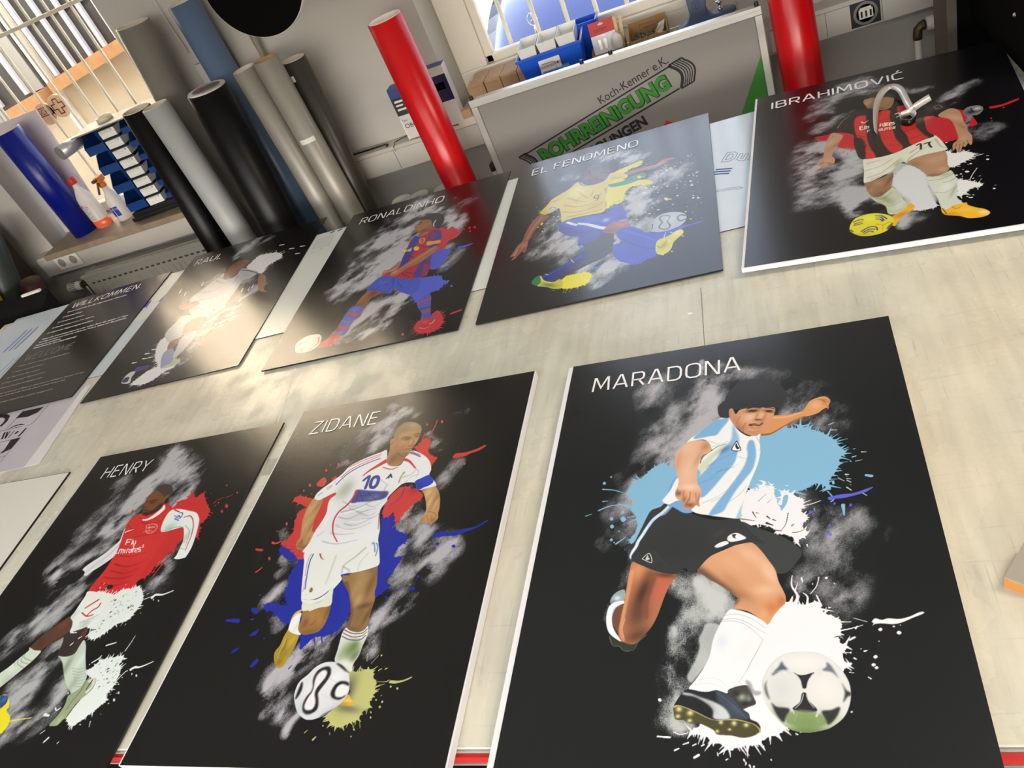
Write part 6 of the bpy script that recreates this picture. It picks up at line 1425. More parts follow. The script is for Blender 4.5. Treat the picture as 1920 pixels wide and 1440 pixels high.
 ('F',(214,174,70),1,0,[771,1443,794,1439,810,1454,826,1465,827,1474,803,1476,772,1471,756,1456]),
 ('b',(244,214,110),0.6,0,[802,1459,15,6,1]),
 ('b',(150,120,40),0.5,0,[787,1471,20,6,2]),
 ('F',(214,220,226),1,0,[605,1467,590,1440,586,1413,591,1390,613,1367,630,1344,654,1329,684,1325,718,1331,750,1348,771,1372,784,1399,792,1426,788,1448,779,1465,762,1482,744,1498,719,1511,693,1519,668,1518,643,1506,622,1489]),
 ('b',(236,236,242),0.6,0,[667,1410,56,53,2]),
 ('b',(190,202,212),0.6,0,[631,1480,31,28,1]),
 ('b',(240,244,246),0.6,0,[726,1380,31,29,3]),
 ('b',(170,180,190),0.5,0,[750,1490,44,16,-55]),
 ('b',(196,206,218),0.5,0,[771,1443,20,28,1]),
 ('f',(28,28,32),1,0.48,[640,1387,640,1368,648,1352,666,1343,683,1342,695,1351,701,1372,696,1392,685,1415,679,1433,687,1450,696,1472,696,1489,680,1500,661,1501,644,1489,636,1467,639,1445,649,1427,649,1410]),
 ('f',(236,236,242),1,0.48,[649,1389,651,1371,661,1357,675,1354,685,1362,685,1379,674,1401,666,1419,668,1437,678,1455,683,1472,679,1485,666,1489,651,1485,644,1472,646,1450,654,1428,653,1410]),
 ('b',(226,222,232),0.6,0,[664,1378,16,14,42]),
 ('b',(226,222,232),0.6,0,[664,1467,15,14,29]),
 ('f',(28,28,32),1,0.47,[779,1399,752,1394,735,1402,727,1420,728,1438,742,1451,766,1456,783,1447,785,1439,773,1447,752,1445,744,1434,743,1416,756,1405,784,1412]),
 ('f',(232,236,240),0.9,0.47,[784,1412,761,1404,746,1414,743,1431,752,1445,772,1446,785,1438,788,1426]),
 ('f',(28,28,32),1,0.49,[599,1392,606,1399,611,1418,609,1436,603,1451,598,1449,597,1427,598,1404]),
 ('f',(28,28,32),0.9,0.49,[707,1331,730,1336,765,1362,761,1363,741,1353]),
 ('f',(28,28,32),0.9,0.46,[767,1482,744,1498,715,1511,726,1503,750,1490]),
 ('l',(170,176,186),(0.5,0.72),0.96,0.72,[696,1379,734,1398,744,1398]),
 ('l',(170,176,186),(0.4,0.7),0.93,0.7,[687,1433,736,1455,757,1469]),
 ('F',(226,232,230),1,0,[381,858,397,908,418,970,443,1041,467,1087,513,1096,553,1082,574,1051,601,1002,592,979,658,973,715,961,739,948,731,916,700,841,673,789,562,808,448,827]),
 ('F',(218,226,208),1,0,[470,1087,513,1096,553,1082,575,1034,588,1068,595,1107,550,1114,515,1126,508,1122,481,1121]),
 ('K',(226,232,230),1,0,[-436,-301,-435,-301,-435,-300]),
 ('F',(226,232,230),0,0,[387,864,400,909,419,970,443,1041,457,1070,506,1079,549,1071,575,1023,594,984,592,979,658,973,715,961,739,948,731,916,700,841,574,840,459,853]),
 ('l',(30,40,120),(0.8,0.86),2.58,2.01,[458,1074,496,1081,537,1070,570,1039,589,1001]),
 ('l',(200,205,210),(0,0),1.54,0.92,[454,871,471,897,483,910]),
 ('l',(160,170,170),(0.6,3.56),4.74,2.97,[654,867,622,905,587,938,592,979]),
 ('l',(140,152,150),(0.5,2.34),3.51,2.34,[584,943,620,964,613,975]),
 ('l',(180,190,188),(0.5,2.34),2.93,1.76,[674,893,654,932,656,967]),
 ('l',(150,160,160),(0.35,4.76),4.16,2.97,[534,891,537,956,537,1014]),
 ('l',(40,60,160),(0.9,0.61),2.73,2.13,[424,871,423,911,437,971,454,1030]),
 ('l',(190,80,80),(0.8,0.62),1.54,1.23,[414,870,413,910,429,971]),
 ('l',(190,80,80),(0.7,0.59),1.18,1.18,[436,983,449,1041]),
 ('l',(190,50,60),(0.9,0.62),4.32,1.23,[454,871,467,891,483,903]),
 ('F',(120,110,60),1,0,[476,1035,480,1024,490,1033,490,1044,481,1046]),
 ('l',(130,140,150),(0.5,0.58),1.15,1.15,[485,1055,500,1057]),
 ('L',(70,110,200),(0.8,0),2.7,2.4,[677,851,681,845,693,865]),
 ('L',(70,110,200),(0.8,0),2.67,2.37,[695,871,702,889]),
 ('L',(70,110,200),(0.8,0),2.67,2.37,[694,850,704,860,711,890,711,908]),
 ('F',(180,142,96),1,0,[806,598,841,596,870,597,897,631,913,672,921,712,922,737,928,763,914,780,905,785,886,776,858,774,854,763,859,742,865,724,863,704,848,663,830,628]),
 ('b',(222,196,150),0.6,0,[849,624,18,29,14]),
 ('b',(140,100,64),0.6,0,[898,657,10,49,15]),
 ('b',(216,190,150),0.6,0,[870,679,8,35,14]),
 ('b',(196,142,104),0.6,0,[894,746,29,27,12]),
 ('b',(130,84,56),0.5,0,[911,767,17,13,13]),
 ('l',(120,80,54),(0.6,1.51),1.81,1.21,[877,725,901,731,920,750]),
 ('b',(150,104,66),0.5,0,[862,761,9,13,13]),
 ('l',(120,84,56),(0.5,1.2),1.5,1.2,[876,741,891,774]),
 ('l',(120,84,56),(0.5,1.19),1.49,1.19,[894,746,909,779]),
 ('b',(110,80,50),0.5,0,[815,606,18,15,14]),
 ('b',(230,206,170),0.5,0,[898,690,5,28,17]),
 ('F',(180,142,96),1,0,[306,575,340,580,357,604,357,652,355,693,363,734,368,754,387,776,388,802,384,820,399,837,384,848,358,846,332,837,318,807,323,782,312,741,297,692,292,637,297,603]),
 ('b',(214,178,130),0.6,0,[320,641,20,33,42]),
 ('b',(130,94,60),0.5,0,[341,629,13,39,42]),
 ('b',(210,172,128),0.5,0,[323,722,12,42,27]),
 ('b',(190,140,100),0.6,0,[356,785,26,22,11]),
 ('b',(130,84,54),0.7,0,[338,815,16,25,10]),
 ('b',(200,150,104),0.6,0,[357,772,11,12,11]),
 ('b',(110,72,46),0.7,0,[371,835,26,12,11]),
 ('l',(110,74,48),(0.6,1.29),1.62,1.29,[339,796,350,836]),
 ('l',(110,74,48),(0.6,1.61),1.93,1.29,[370,787,371,819,366,837]),
 ('b',(130,90,56),0.5,0,[353,726,7,45,12]),
 ('F',(228,232,238),1,0,[577,355,553,362,506,377,460,396,417,423,393,464,355,503,322,534,306,561,309,583,333,595,361,583,399,564,410,576,392,594,390,622,401,665,398,705,384,762,381,814,369,844,370,858,417,869,503,873,581,859,649,836,692,810,666,724,658,684,673,646,672,626,700,582,724,561,774,567,797,606,843,603,876,596,856,564,829,532,829,504,809,458,766,414,706,381,685,415,673,457,621,450,597,408]),
 ('b',(196,206,216),0.45,0,[537,642,95,51,-43]),
 ('b',(188,196,204),0.55,0,[552,717,91,48,-30]),
 ('b',(150,160,150),0.6,0,[453,553,31,51,-5]),
 ('b',(160,164,140),0.4,0,[432,565,30,44,30]),
 ('l',(128,136,148),(0.42,2.65),5.29,1.98,[474,674,544,663,607,631]),
 ('l',(128,136,148),(0.42,2.61),4.17,1.56,[472,700,526,714,578,687,634,675]),
 ('l',(128,136,148),(0.42,2.56),3.58,1.34,[511,738,565,751,628,726]),
 ('l',(128,136,148),(0.42,2.55),3.06,1.15,[475,740,521,765,582,766,635,746]),
 ('l',(128,136,148),(0.42,2.58),3.61,1.36,[552,684,611,711,641,695]),
 ('l',(128,136,148),(0.42,2.62),3.15,1.18,[505,658,565,686,605,677]),
 ('l',(128,136,148),(0.42,2.62),3.14,1.18,[576,647,619,666,654,644]),
 ('l',(128,136,148),(0.42,2.65),4.23,1.59,[586,607,630,627,651,616]),
 ('l',(128,136,148),(0.42,2.55),3.06,1.15,[590,722,638,721,660,698]),
 ('l',(128,136,148),(0.42,2.68),2.68,1,[459,617,516,652,563,645]),
 ('l',(128,136,148),(0.42,2.66),3.73,1.4,[644,560,641,587,648,609]),
 ('l',(128,136,148),(0.42,2.72),2.18,0.82,[574,500,627,543,657,562]),
 ('l',(128,136,148),(0.42,2.69),3.77,1.41,[707,527,741,519,758,493]),
 ('l',(128,136,148),(0.42,2.66),3.19,1.2,[729,559,746,533,773,523]),
 ('l',(128,136,148),(0.42,2.68),2.68,1.01,[741,476,775,510,771,537]),
 ('l',(128,136,148),(0.42,2.54),3.04,1.14,[465,778,519,790,579,791]),
 ('l',(128,136,148),(0.42,2.5),3.5,1.31,[443,814,512,834,604,825]),
 ('l',(128,136,148),(0.42,2.59),2.59,0.97,[406,784,434,762]),
 ('l',(248,250,252),(0.6,2.63),3.29,1.32,[490,683,537,675,581,661]),
 ('l',(248,250,252),(0.6,2.57),3.21,1.28,[533,731,582,734,621,706]),
 ('l',(248,250,252),(0.6,2.66),3.33,1.33,[731,545,758,535]),
 ('l',(248,250,252),(0.6,2.55),3.19,1.28,[495,759,549,775]),
 ('l',(248,250,252),(0.6,2.66),3.32,1.33,[417,720,427,681]),
 ('f',(44,56,140),0.92,1,[505,564,563,576,623,588,663,597,655,630,596,636,546,633,502,631,501,595]),
 ('b',(120,124,150),0.7,0,[602,616,35,16,-6]),
 ('b',(90,60,80),0.5,0,[648,609,19,15,15]),
 ('l',(24,32,90),(0.5,1.35),2.02,1.35,[526,578,558,631]),
 ('l',(24,32,90),(0.5,1.33),2,1.33,[568,591,620,632]),
 ('l',(24,32,90),(0.5,1.35),2.02,1.35,[521,598,580,606]),
 ('l',(188,42,52),(0.95,0.66),5.6,2.31,[507,568,504,603,487,642,461,672,454,712,464,752,481,786,513,824]),
 ('l',(188,42,52),(0.95,0.71),2.48,12.04,[507,489,530,464,561,443,593,422]),
 ('l',(188,42,52),(0.95,0.69),8.27,2.76,[679,425,712,442,753,486]),
 ('l',(60,60,150),(0.85,0.72),3.23,2.87,[388,519,404,492,431,459,473,432,519,413,560,401]),
 ('l',(190,60,70),(0.8,0.72),2.53,2.17,[399,480,426,447,469,420,515,401,555,385]),
 ('l',(190,60,70),(0.8,0.73),2.19,2.19,[419,427,463,404,510,389,557,374]),
 ('l',(60,60,150),(0.8,0.71),1.77,1.42,[320,570,326,560,337,555]),
 ('l',(70,60,150),(0.8,1.05),4.88,3.49,[703,392,733,408,756,423]),
 ('l',(190,60,70),(0.7,0.7),1.75,1.75,[708,385,731,400,759,413]),
 ('l',(170,50,60),(0.7,1.04),2.78,2.78,[591,455,635,473,664,467]),
 ('l',(190,60,60),(0.8,0.63),1.88,1.57,[659,704,665,731,680,783]),
 ('f',(30,60,190),1,0.32,[772,562,797,545,835,533,858,571,845,590,824,597,797,606]),
 ('b',(20,40,130),0.6,0,[802,583,19,15,14]),
 ('l',(190,60,70),(0.6,0.64),1.59,1.59,[844,606,876,598]),
 ('L',(52,66,150),(1,0),6.92,6.92,[521,515,541,496,544,531,545,561]),
 ('F',(52,66,150),1,0,[573,496,591,502,602,526,602,554,592,570,573,569,559,555,553,529,557,504]),
 ('F',(220,226,234),1,0,[576,513,584,519,587,538,583,552,575,553,570,539,569,521]),
 ('K',(26,34,80),1,0,[626,524,643,495,659,521,652,523,642,510,645,524,638,523,635,516,634,525]),
 ('L',(150,150,80),(0.8,0),5.39,3.37,[706,502,698,526,697,554]),
 ('L',(210,206,140),(0.8,0),2.02,1.69,[703,513,701,526]),
 ('L',(170,180,150),(0.5,0),10.68,8.55,[357,532,365,526]),
 ('L',(140,160,120),(0.4,0),2.86,2.15,[380,499,378,510]),
 ('L',(140,160,120),(0.4,0),2.85,2.14,[368,519,363,530]),
 ('F',(170,128,84),1,0,[577,296,592,361,594,407,608,439,635,455,672,453,681,422,694,402,700,380,706,358,716,330,719,283,709,242,676,212,639,199,608,205,591,235,584,266,589,292]),
 ('b',(100,70,44),0.7,0,[628,413,22,38,34]),
 ('b',(130,92,60),0.6,0,[668,420,27,25,17]),
 ('b',(196,156,108),0.6,0,[629,274,35,35,18]),
 ('b',(214,176,130),0.5,0,[674,251,28,21,19]),
 ('b',(150,110,76),0.4,0,[625,344,21,51,18]),
 ('F',(128,116,88),0.65,2.24,[589,283,582,249,594,215,619,199,660,204,696,227,713,254,690,262,652,262,620,266,614,287,615,311,598,300]),
 ('b',(190,172,140),0.6,0,[666,225,28,12,37]),
 ('b',(120,96,66),0.4,0,[627,246,23,14,-29]),
 ('F',(190,130,94),1,0,[589,290,579,296,582,321,594,338,603,336,601,316]),
 ('b',(120,70,50),0.6,0,[591,318,6,14,18]),
 ('L',(56,40,28),(0.8,1.47),3.3,2.57,[631,300,648,292,676,300]),
 ('L',(56,40,28),(0.8,1.46),2.92,2.19,[688,287,702,282,718,286]),
 ('B',(50,34,26),0.8,0,[659,307,17,7,8]),
 ('B',(50,34,26),0.75,0,[706,298,11,6,-2]),
 ('L',(120,84,56),(0.7,1.8),2.88,1.8,[688,309,702,335,694,348]),
 ('B',(220,180,136),0.6,0,[684,324,8,19,20]),
 ('L',(110,76,54),(0.7,1.43),2.15,1.79,[677,347,695,355,708,348]),
 ('L',(110,62,48),(0.85,1.42),2.85,1.78,[671,367,690,369,704,363]),
 ('L',(190,130,100),(0.6,1.42),2.48,1.42,[677,378,693,379,705,373]),
 ('L',(120,84,56),(0.5,2.15),2.15,1.44,[654,334,655,357,669,382]),
 ('B',(120,86,58),0.6,0,[679,393,24,9,-4]),
 ('B',(206,168,124),0.5,0,[645,324,17,17,18]),
 ('B',(206,168,124),0.4,0,[707,320,8,20,17]),
 ('L',(90,60,40),(0.5,2.83),2.83,1.77,[638,384,672,411,694,402])],
 ('ZIDANE', 54, 231, 87, 38, 3.4), 0.0172, (0.004, 0.003, 0.0), 4)
portrait('portrait_board', 'front left board of a player in a red shirt with white sleeves', -1.7634, 1.2751, 0.8670, -0.0078, 0.594, 0.8332, 0.9, (15, 15, 16), [
 ('W',[([519,76,578,160,543,242,520,272,526,375],27.41,1.15),([623,221,581,248],27.11,1),([623,150,743,243,689,318,791,449],35.02,0.8),([471,315,493,451,461,526,418,536],25.9,1.2),([309,254,349,363,311,457,280,532],35.8,0.45),([502,563,524,641,457,707,344,752,279,773],28.36,0.95),([344,618,264,669,230,753],24.86,0.5),([794,218,860,160,922,155],31.07,0.2),([765,281,814,340],21.55,0.9),([812,749,827,819,922,783,939,858],21.91,0.7),([943,695,968,788],22.08,0.45)],(214,214,222),0.9,-0.87,1.5,34,0.55,0.95),
 ('W',[([489,838,414,885,374,935,357,1012,335,1061,302,1134],29.75,0.85),([291,789,333,863],15.77,0.7),([522,882,497,972,407,1054],25.72,0.9),([385,988,351,1024,332,1067],8.82,1.1),([611,1178,588,1223,570,1289,561,1366,564,1419],29.09,1.15),([750,1320,767,1395,734,1455,670,1493],27.13,0.85),([606,1451,608,1502,609,1551],14.91,0.8),([467,1307,486,1363],19.46,0.5),([258,1155,262,1106],21.61,0.2),([907,887,975,939,1002,904],20.85,0.4),([806,1190,771,1141,798,1120],19.72,0.35)],(206,210,214),0.9,-0.87,1.7,36,0.5,0.95),
 ('S',(198,46,48),9,0.35,14,[712,437,780,471,789,433,831,424,841,401,835,376,886,424,922,407,954,451,1007,506,1020,531,1022,576,1008,603,1031,671,957,668,930,686,929,721,899,745,890,779,874,811,862,850,782,841,642,505]),
 ('F',(198,46,48),1,0,[1033,377,1034,370,1044,379,1043,386]),
 ('F',(198,46,48),1,0,[1096,508,1098,496,1114,511,1112,523]),
 ('F',(198,46,48),1,0,[1087,537,1089,528,1101,539,1099,548]),
 ('F',(198,46,48),1,0,[1016,619,1017,612,1026,620,1025,626]),
 ('F',(198,46,48),1,0,[927,731,928,720,944,734,943,745]),
 ('F',(198,46,48),1,0,[1017,560,1018,554,1026,561,1025,567]),
 ('F',(198,46,48),1,0,[1042,481,1043,476,1049,482,1048,486]),
 ('F',(198,46,48),1,0,[1122,435,1123,429,1131,437,1130,443]),
 ('F',(198,46,48),1,0,[515,451,516,441,531,453,530,462]),
 ('L',(198,46,48),(1,0),1.99,1.19,[1029,463,1061,453]),
 ('L',(198,46,48),(1,0),1.98,1.19,[1077,455,1105,444]),
 ('L',(198,46,48),(1,0),1.94,1.17,[1049,542,1020,531]),
 ('L',(198,46,48),(1,0),1.98,1.19,[1025,470,1018,485]),
 ('L',(198,46,48),(1,0),3.28,2.19,[935,694,924,762,906,828,900,854]),
 ('L',(198,46,48),(1,0),3.29,2.2,[910,726,891,793,884,839]),
 ('L',(198,46,48),(1,0),3.3,2.2,[904,753,893,806]),
 ('F',(226,230,236),1,0,[545,553,550,585,560,624,547,652,523,685,489,718,445,756,444,777,484,809,514,785,555,754,591,715,593,672,600,636]),
 ('l',(190,190,200),(0.7,4.74),7.11,4.74,[577,648,551,703,503,748,476,788]),
 ('l',(170,150,160),(0.5,1.96),2.35,1.56,[544,739,503,769]),
 ('l',(240,190,190),(0.5,2.35),3.13,1.96,[594,709,558,747]),
 ('F',(24,24,26),1,0,[370,775,401,772,443,775,467,790,467,808,461,821,443,840,403,849,380,861,354,869,337,860,342,843,319,840,333,821,314,818,342,801,371,797]),
 ('F',(206,48,48),1,0,[590,474,553,492,540,522,553,577,577,648,589,701,587,744,585,786,578,819,568,859,565,893,601,906,653,914,713,925,760,918,829,912,825,872,827,819,840,745,846,683,841,624,778,571,795,497,728,463,691,481,660,508]),
 ('b',(222,60,58),0.5,0,[725,696,83,64,12]),
 ('b',(170,34,38),0.35,0,[707,840,57,52,11]),
 ('l',(130,22,28),(0.6,2.69),3.08,1.23,[625,720,709,730,777,717]),
 ('l',(130,22,28),(0.6,2.65),3.78,1.51,[623,762,716,786,794,768]),
 ('l',(130,22,28),(0.6,2.62),3.36,1.35,[624,797,725,822,786,801]),
 ('l',(130,22,28),(0.6,2.6),3.71,1.48,[608,830,712,847,778,834]),
 ('l',(130,22,28),(0.6,2.57),3.3,1.32,[617,864,704,880,770,867]),
 ('l',(130,22,28),(0.6,2.57),2.93,1.17,[605,890,670,896,720,881]),
 ('l',(130,22,28),(0.6,2.78),2.78,1.11,[636,619,711,614,786,609]),
 ('l',(130,22,28),(0.6,2.85),2.85,1.14,[629,534,701,548,754,544]),
 ('l',(130,22,28),(0.6,2.87),2.05,0.82,[684,496,737,542]),
 ('l',(130,22,28),(0.6,2.88),2.47,0.99,[551,539,609,577]),
 ('F',(240,242,244),1,0,[707,440,706,460,691,481,672,502,649,515,624,514,633,523,663,525,695,513,720,489,728,463]),
 ('F',(230,240,238),1,0,[785,480,766,500,767,546,778,586,795,609,825,611,873,603,911,600,934,629,957,675,964,719,967,760,961,770,985,779,1019,777,1028,768,1030,720,1015,655,993,586,975,554,941,522,892,504,827,484]),
 ('b',(160,200,180),0.8,0,[830,593,32,26,-27]),
 ('b',(170,190,186),0.6,0,[964,662,18,47,26]),
 ('l',(186,40,50),(0.9,0.81),3.66,3.25,[795,483,834,502]),
 ('l',(186,40,50),(0.85,0.76),3.06,1.91,[883,540,919,538,959,581,987,644,998,702,1004,737]),
 ('l',(110,120,130),(0.5,1.89),2.27,1.51,[919,591,962,626,980,671,991,715]),
 ('l',(150,160,165),(0.5,1.87),2.24,1.5,[950,682,986,693]),
 ('l',(150,160,165),(0.5,1.84),2.21,1.47,[964,719,1000,730]),
 ('l',(130,140,140),(0.5,2.34),3.13,2.34,[814,606,860,593,907,596]),
 ('L',(40,60,160),(0.9,0),2.79,2.39,[829,540,861,555]),
 ('L',(40,60,160),(0.9,0),3.21,2.41,[842,523,862,537,861,514,840,507]),
 ('L',(90,110,190),(0.9,0),2.4,2,[832,525,859,546,866,532]),
 ('L',(40,60,160),(0.8,0),1.61,1.61,[816,519,839,538]),
 ('L',(240,240,240),(1,0),3.69,1.64,[565,581,572,576,603,570]),
 ('L',(240,240,240),(1,0),2.4,2,[616,657,606,627]),
 ('L',(240,240,240),(1,0),2.41,2,[606,627,632,630]),
 ('L',(240,240,240),(1,0),2.39,2,[611,642,633,644]),
 ('L',(240,240,240),(1,0),2.38,1.99,[653,661,643,632]),
 ('L',(240,240,240),(1,0),2.38,1.98,[653,642,661,659]),
 ('L',(240,240,240),(1,0),2.37,1.98,[661,659,674,659,665,641]),
 ('L',(240,240,240),(1,0),2.36,1.97,[674,659,672,673]),
 ('L',(240,240,240),(1,0),2.37,1.98,[577,672,574,677,575,690,587,701,596,700]),
 ('L',(240,240,240),(1,0),2.36,1.97,[605,704,598,680]),
 ('L',(240,240,240),(1,0),2.36,1.97,[601,684,609,681,620,703]),
 ('L',(240,240,240),(1,0),2.36,1.97,[615,686,622,683,632,705]),
 ('L',(240,240,240),(1,0),2.35,1.96,[632,686,641,704]),
 ('L',(240,240,240),(1,0),2.35,1.96,[653,706,646,686,654,686]),
 ('L',(240,240,240),(1,0),2.34,1.95,[671,689,662,692,668,705,678,706,674,688,685,707]),
 ('L',(240,240,240),(1,0),2.34,1.95,[677,675,691,708]),
 ('L',(240,240,240),(1,0),2.34,1.95,[677,689,692,688]),
 ('L',(240,240,240),(1,0),2.32,1.94,[702,700,712,694,703,687,697,692,702,705,715,710]),
 ('L',(240,240,240),(1,0),2.32,1.93,[725,686,714,686,716,693,731,700,734,708,722,707]),
 ('L',(240,240,240),(1,0),2.33,1.94,[730,672,737,687]),
 ('L',(224,190,180),(0.8,0),2.01,2.01,[675,556,692,589,714,605,745,605,749,574,721,555,679,551]),
 ('L',(224,200,190),(0.7,0),4.03,3.22,[693,572,733,573]),
 ('L',(224,190,180),(0.6,0),2,1.6,[680,595,713,592,742,600]),
 ('L',(224,190,180),(0.6,0),2.42,2.01,[692,559,714,596]),
 ('F',(62,52,46),1,0,[595,336,594,311,621,300,664,311,698,337,712,364,717,389,694,394,701,419,684,424,662,388,614,356]),
 ('b',(160,98,62),0.7,0,[594,377,34,32,-25]),
 ('b',(176,110,70),0.6,0,[598,423,24,25,15]),
 ('b',(150,92,60),0.5,0,[647,410,27,32,16]),
 ('b',(96,56,40),0.6,0,[615,397,32,11,-2]),
 ('F',(120,72,46),1,0,[666,381,697,418,698,446,692,469,670,486,643,493,615,489,595,478,586,457,580,432,567,418,566,398,562,372,577,350,602,337]),
 ('f',(36,24,20),0.9,3.36,[595,478,586,457,603,456,635,469,657,464,673,439,687,429,701,439,696,470,674,493,642,505,610,493]),
 ('l',(36,22,18),(0.8,2.15),3.44,2.58,[594,404,616,399,641,400]),
 ('l',(36,22,18),(0.8,2.16),3.02,2.16,[575,406,582,400]),
 ('b',(40,26,22),0.7,0,[620,413,18,7,2]),
 ('l',(140,70,60),(0.8,1.68),3.37,2.53,[596,468,615,468,630,473]),
 ('l',(60,32,26),(0.6,2.13),2.56,1.71,[580,432,601,439,608,433]),
 ('B',(160,90,70),0.8,0,[692,393,11,15,41]),
 ('S',(226,236,234),8,0.4,14,[623,905,722,928,741,923,774,907,824,905,859,902,909,952,923,991,911,1026,900,1062,853,1076,826,1098,792,1131,752,1134,723,1114,735,1091,680,1075,688,1026]),
 ('S',(226,236,234),9,0.4,18,[831,1281,857,1260,879,1234,935,1226,987,1224,989,1256,1011,1279,1018,1327,1016,1353,1008,1378,1022,1399,995,1433,964,1462,934,1490,907,1490,871,1459,880,1419,896,1369,919,1328,876,1304]),
 ('Q',((70,74,72),(70,74,72),(170,184,180)),90,0.5,2.4,-0.6,[709,952,860,915,907,1020,746,1116]),
 ('Q',((70,74,72),(170,184,180)),60,0.5,2.2,-0.6,[877,1250,974,1234,1015,1332,944,1381]),
 ('L',(226,236,234),(1,0),1.71,1.37,[923,969,965,957]),
 ('L',(226,236,234),(1,0),7.48,2.04,[965,963,976,952,1013,955,1060,941]),
 ('L',(226,236,234),(1,0),5.97,1.79,[1062,1282,1074,1275,1105,1274,1152,1256]),
 ('L',(226,236,234),(1,0),2.38,1.19,[1016,1343,1018,1327,1039,1291,1050,1288]),
 ('L',(226,236,234),(1,0),1.9,1.27,[979,1201,986,1162,988,1139]),
 ('L',(226,236,234),(1,0),3.16,2.53,[838,1242,861,1227,867,1216]),
 ('L',(226,236,234),(1,0),3.22,2.57,[862,1171,905,1162]),
 ('L',(226,236,234),(1,0),5.93,4.15,[750,1445,774,1450]),
 ('L',(226,236,234),(1,0),2.67,2.08,[785,1421,799,1431,812,1422]),
 ('L',(226,236,234),(1,0),3.39,3.95,[829,1548,839,1534]),
 ('L',(226,236,234),(1,0),1.44,1.72,[786,1518,799,1506]),
 ('L',(226,236,234),(1,0),1.94,1.67,[899,1554,902,1549]),
 ('L',(226,236,234),(1,0),1.7,2.26,[919,1504,924,1490]),
 ('L',(226,236,234),(1,0),1.4,1.12,[1001,1477,1009,1497]),
 ('L',(226,236,234),(1,0),2.09,1.39,[839,970,844,952]),
 ('F',(226,236,234),1,0,[1006,983,1006,979,1013,984,1012,988]),
 ('F',(226,236,234),1,0,[975,975,976,972,981,976,981,980]),
 ('F',(226,236,234),1,0,[1075,1301,1075,1297,1082,1302,1081,1306]),
 ('F',(226,236,234),1,0,[1101,1309,1102,1304,1110,1310,1109,1315]),
 ('F',(226,236,234),1,0,[1058,1373,1059,1368,1067,1374,1066,1379]),
 ('F',(226,236,234),1,0,[1054,1400,1055,1394,1065,1401,1063,1407]),
 ('F',(226,236,234),1,0,[803,1365,804,1361,810,1365,810,1369]),
 ('F',(226,236,234),1,0,[1021,1364,1022,1361,1026,1364,1025,1366]),
 ('F',(232,224,40),1,0,[440,1361,466,1356,508,1380,529,1407,531,1423,574,1450,590,1481,586,1501,576,1514,545,1510,444,1415,427,1371]),
 ('F',(40,70,130),1,0,[443,1364,468,1359,491,1368,503,1390,495,1406,485,1411]),
 ('b',(90,130,180),0.6,0,[476,1376,15,15,4]),
 ('L',(232,224,40),(1,0),2.41,1.51,[576,1466,628,1461,690,1456]),
 ('F',(92,60,48),1,0,[555,1018,528,1032,500,1055,469,1084,444,1119,430,1148,432,1161,462,1168,507,1172,515,1160,551,1138,587,1118,610,1100,617,1070]),
 ('b',(70,46,38),0.6,0,[476,1139,23,31,-92]),
 ('b',(120,80,64),0.5,0,[540,1058,24,21,-73]),
 ('l',(60,40,34),(0.6,3.44),4.82,2.75,[610,1100,567,1121,529,1149]),
 ('F',(58,46,44),1,0,[594,1099,627,1083,680,1075,704,1089,712,1119,722,1161,712,1195,670,1207,628,1199,615,1178,605,1142,589,1111]),
 ('b',(120,60,54),0.7,0,[698,1100,17,35,20]),
 ('b',(40,34,34),0.5,0,[653,1157,38,46,7]),
 ('L',(226,236,234),(1,0),3.09,2.06,[616,1097,651,1100]),
 ('L',(226,236,234),(1,0),3.02,2.01,[660,1156,667,1146]),
 ('L',(226,236,234),(1,0),3.04,2.02,[683,1128,692,1121]),
 ('F',(206,220,206),1,0,[425,1151,434,1166,406,1200,381,1234,352,1261,341,1284,384,1331,407,1324,434,1294,452,1272,474,1245,495,1217,509,1189,508,1172,469,1167]),
 ('l',(110,130,110),(0.6,1.37),2.05,1.71,[427,1172,432,1196,495,1217]),
 ('l',(110,130,110),(0.6,1.36),2.04,1.7,[419,1189,432,1214,482,1228]),
 ('l',(110,130,110),(0.6,1.36),2.04,1.7,[406,1200,419,1224,474,1245]),
 ('l',(110,130,110),(0.6,1.36),2.04,1.7,[398,1217,413,1236]),
 ('b',(170,190,160),0.6,0,[415,1299,31,20,-91]),
 ('b',(230,240,236),0.7,0,[403,1241,18,21,-92]),
 ('F',(196,212,198),1,0,[630,1202,671,1208,712,1197,714,1161,719,1138,748,1163,781,1211,826,1269,855,1303,862,1341,868,1367,865,1398,852,1408,820,1365,773,1332,724,1286,681,1239,651,1215]),
 ('b',(120,140,110),0.7,0,[712,1252,16,56,-10]),
 ('b',(150,170,150),0.6,0,[802,1333,17,41,5]),
 ('b',(226,238,232),0.7,0,[768,1233,17,43,6]),
 ('l',(120,140,132),(0.55,0.95),1.26,1.26,[746,1260,787,1267,818,1263]),
 ('l',(120,140,132),(0.55,0.94),1.26,1.26,[758,1272,796,1280,827,1275]),
 ('l',(120,140,132),(0.55,0.94),1.25,1.25,[769,1285,805,1292,835,1286]),
 ('l',(120,140,132),(0.55,0.93),1.24,1.24,[781,1298,815,1305,843,1297]),
 ('l',(120,140,132),(0.55,0.93),1.23,1.23,[793,1310,824,1317,852,1309]),
 ('l',(120,140,132),(0.55,0.92),1.23,1.23,[804,1322,833,1329,860,1320]),
 ('l',(120,140,132),(0.55,0.91),1.22,1.22,[815,1335,842,1341,868,1331]),
 ('F',(150,166,130),1,0,[863,1315,885,1308,904,1309,912,1317,921,1349,907,1374,888,1394,876,1414,879,1434,871,1459,858,1469,847,1488,815,1490,805,1483,817,1457,824,1433,824,1407,814,1376,827,1366,852,1346]),
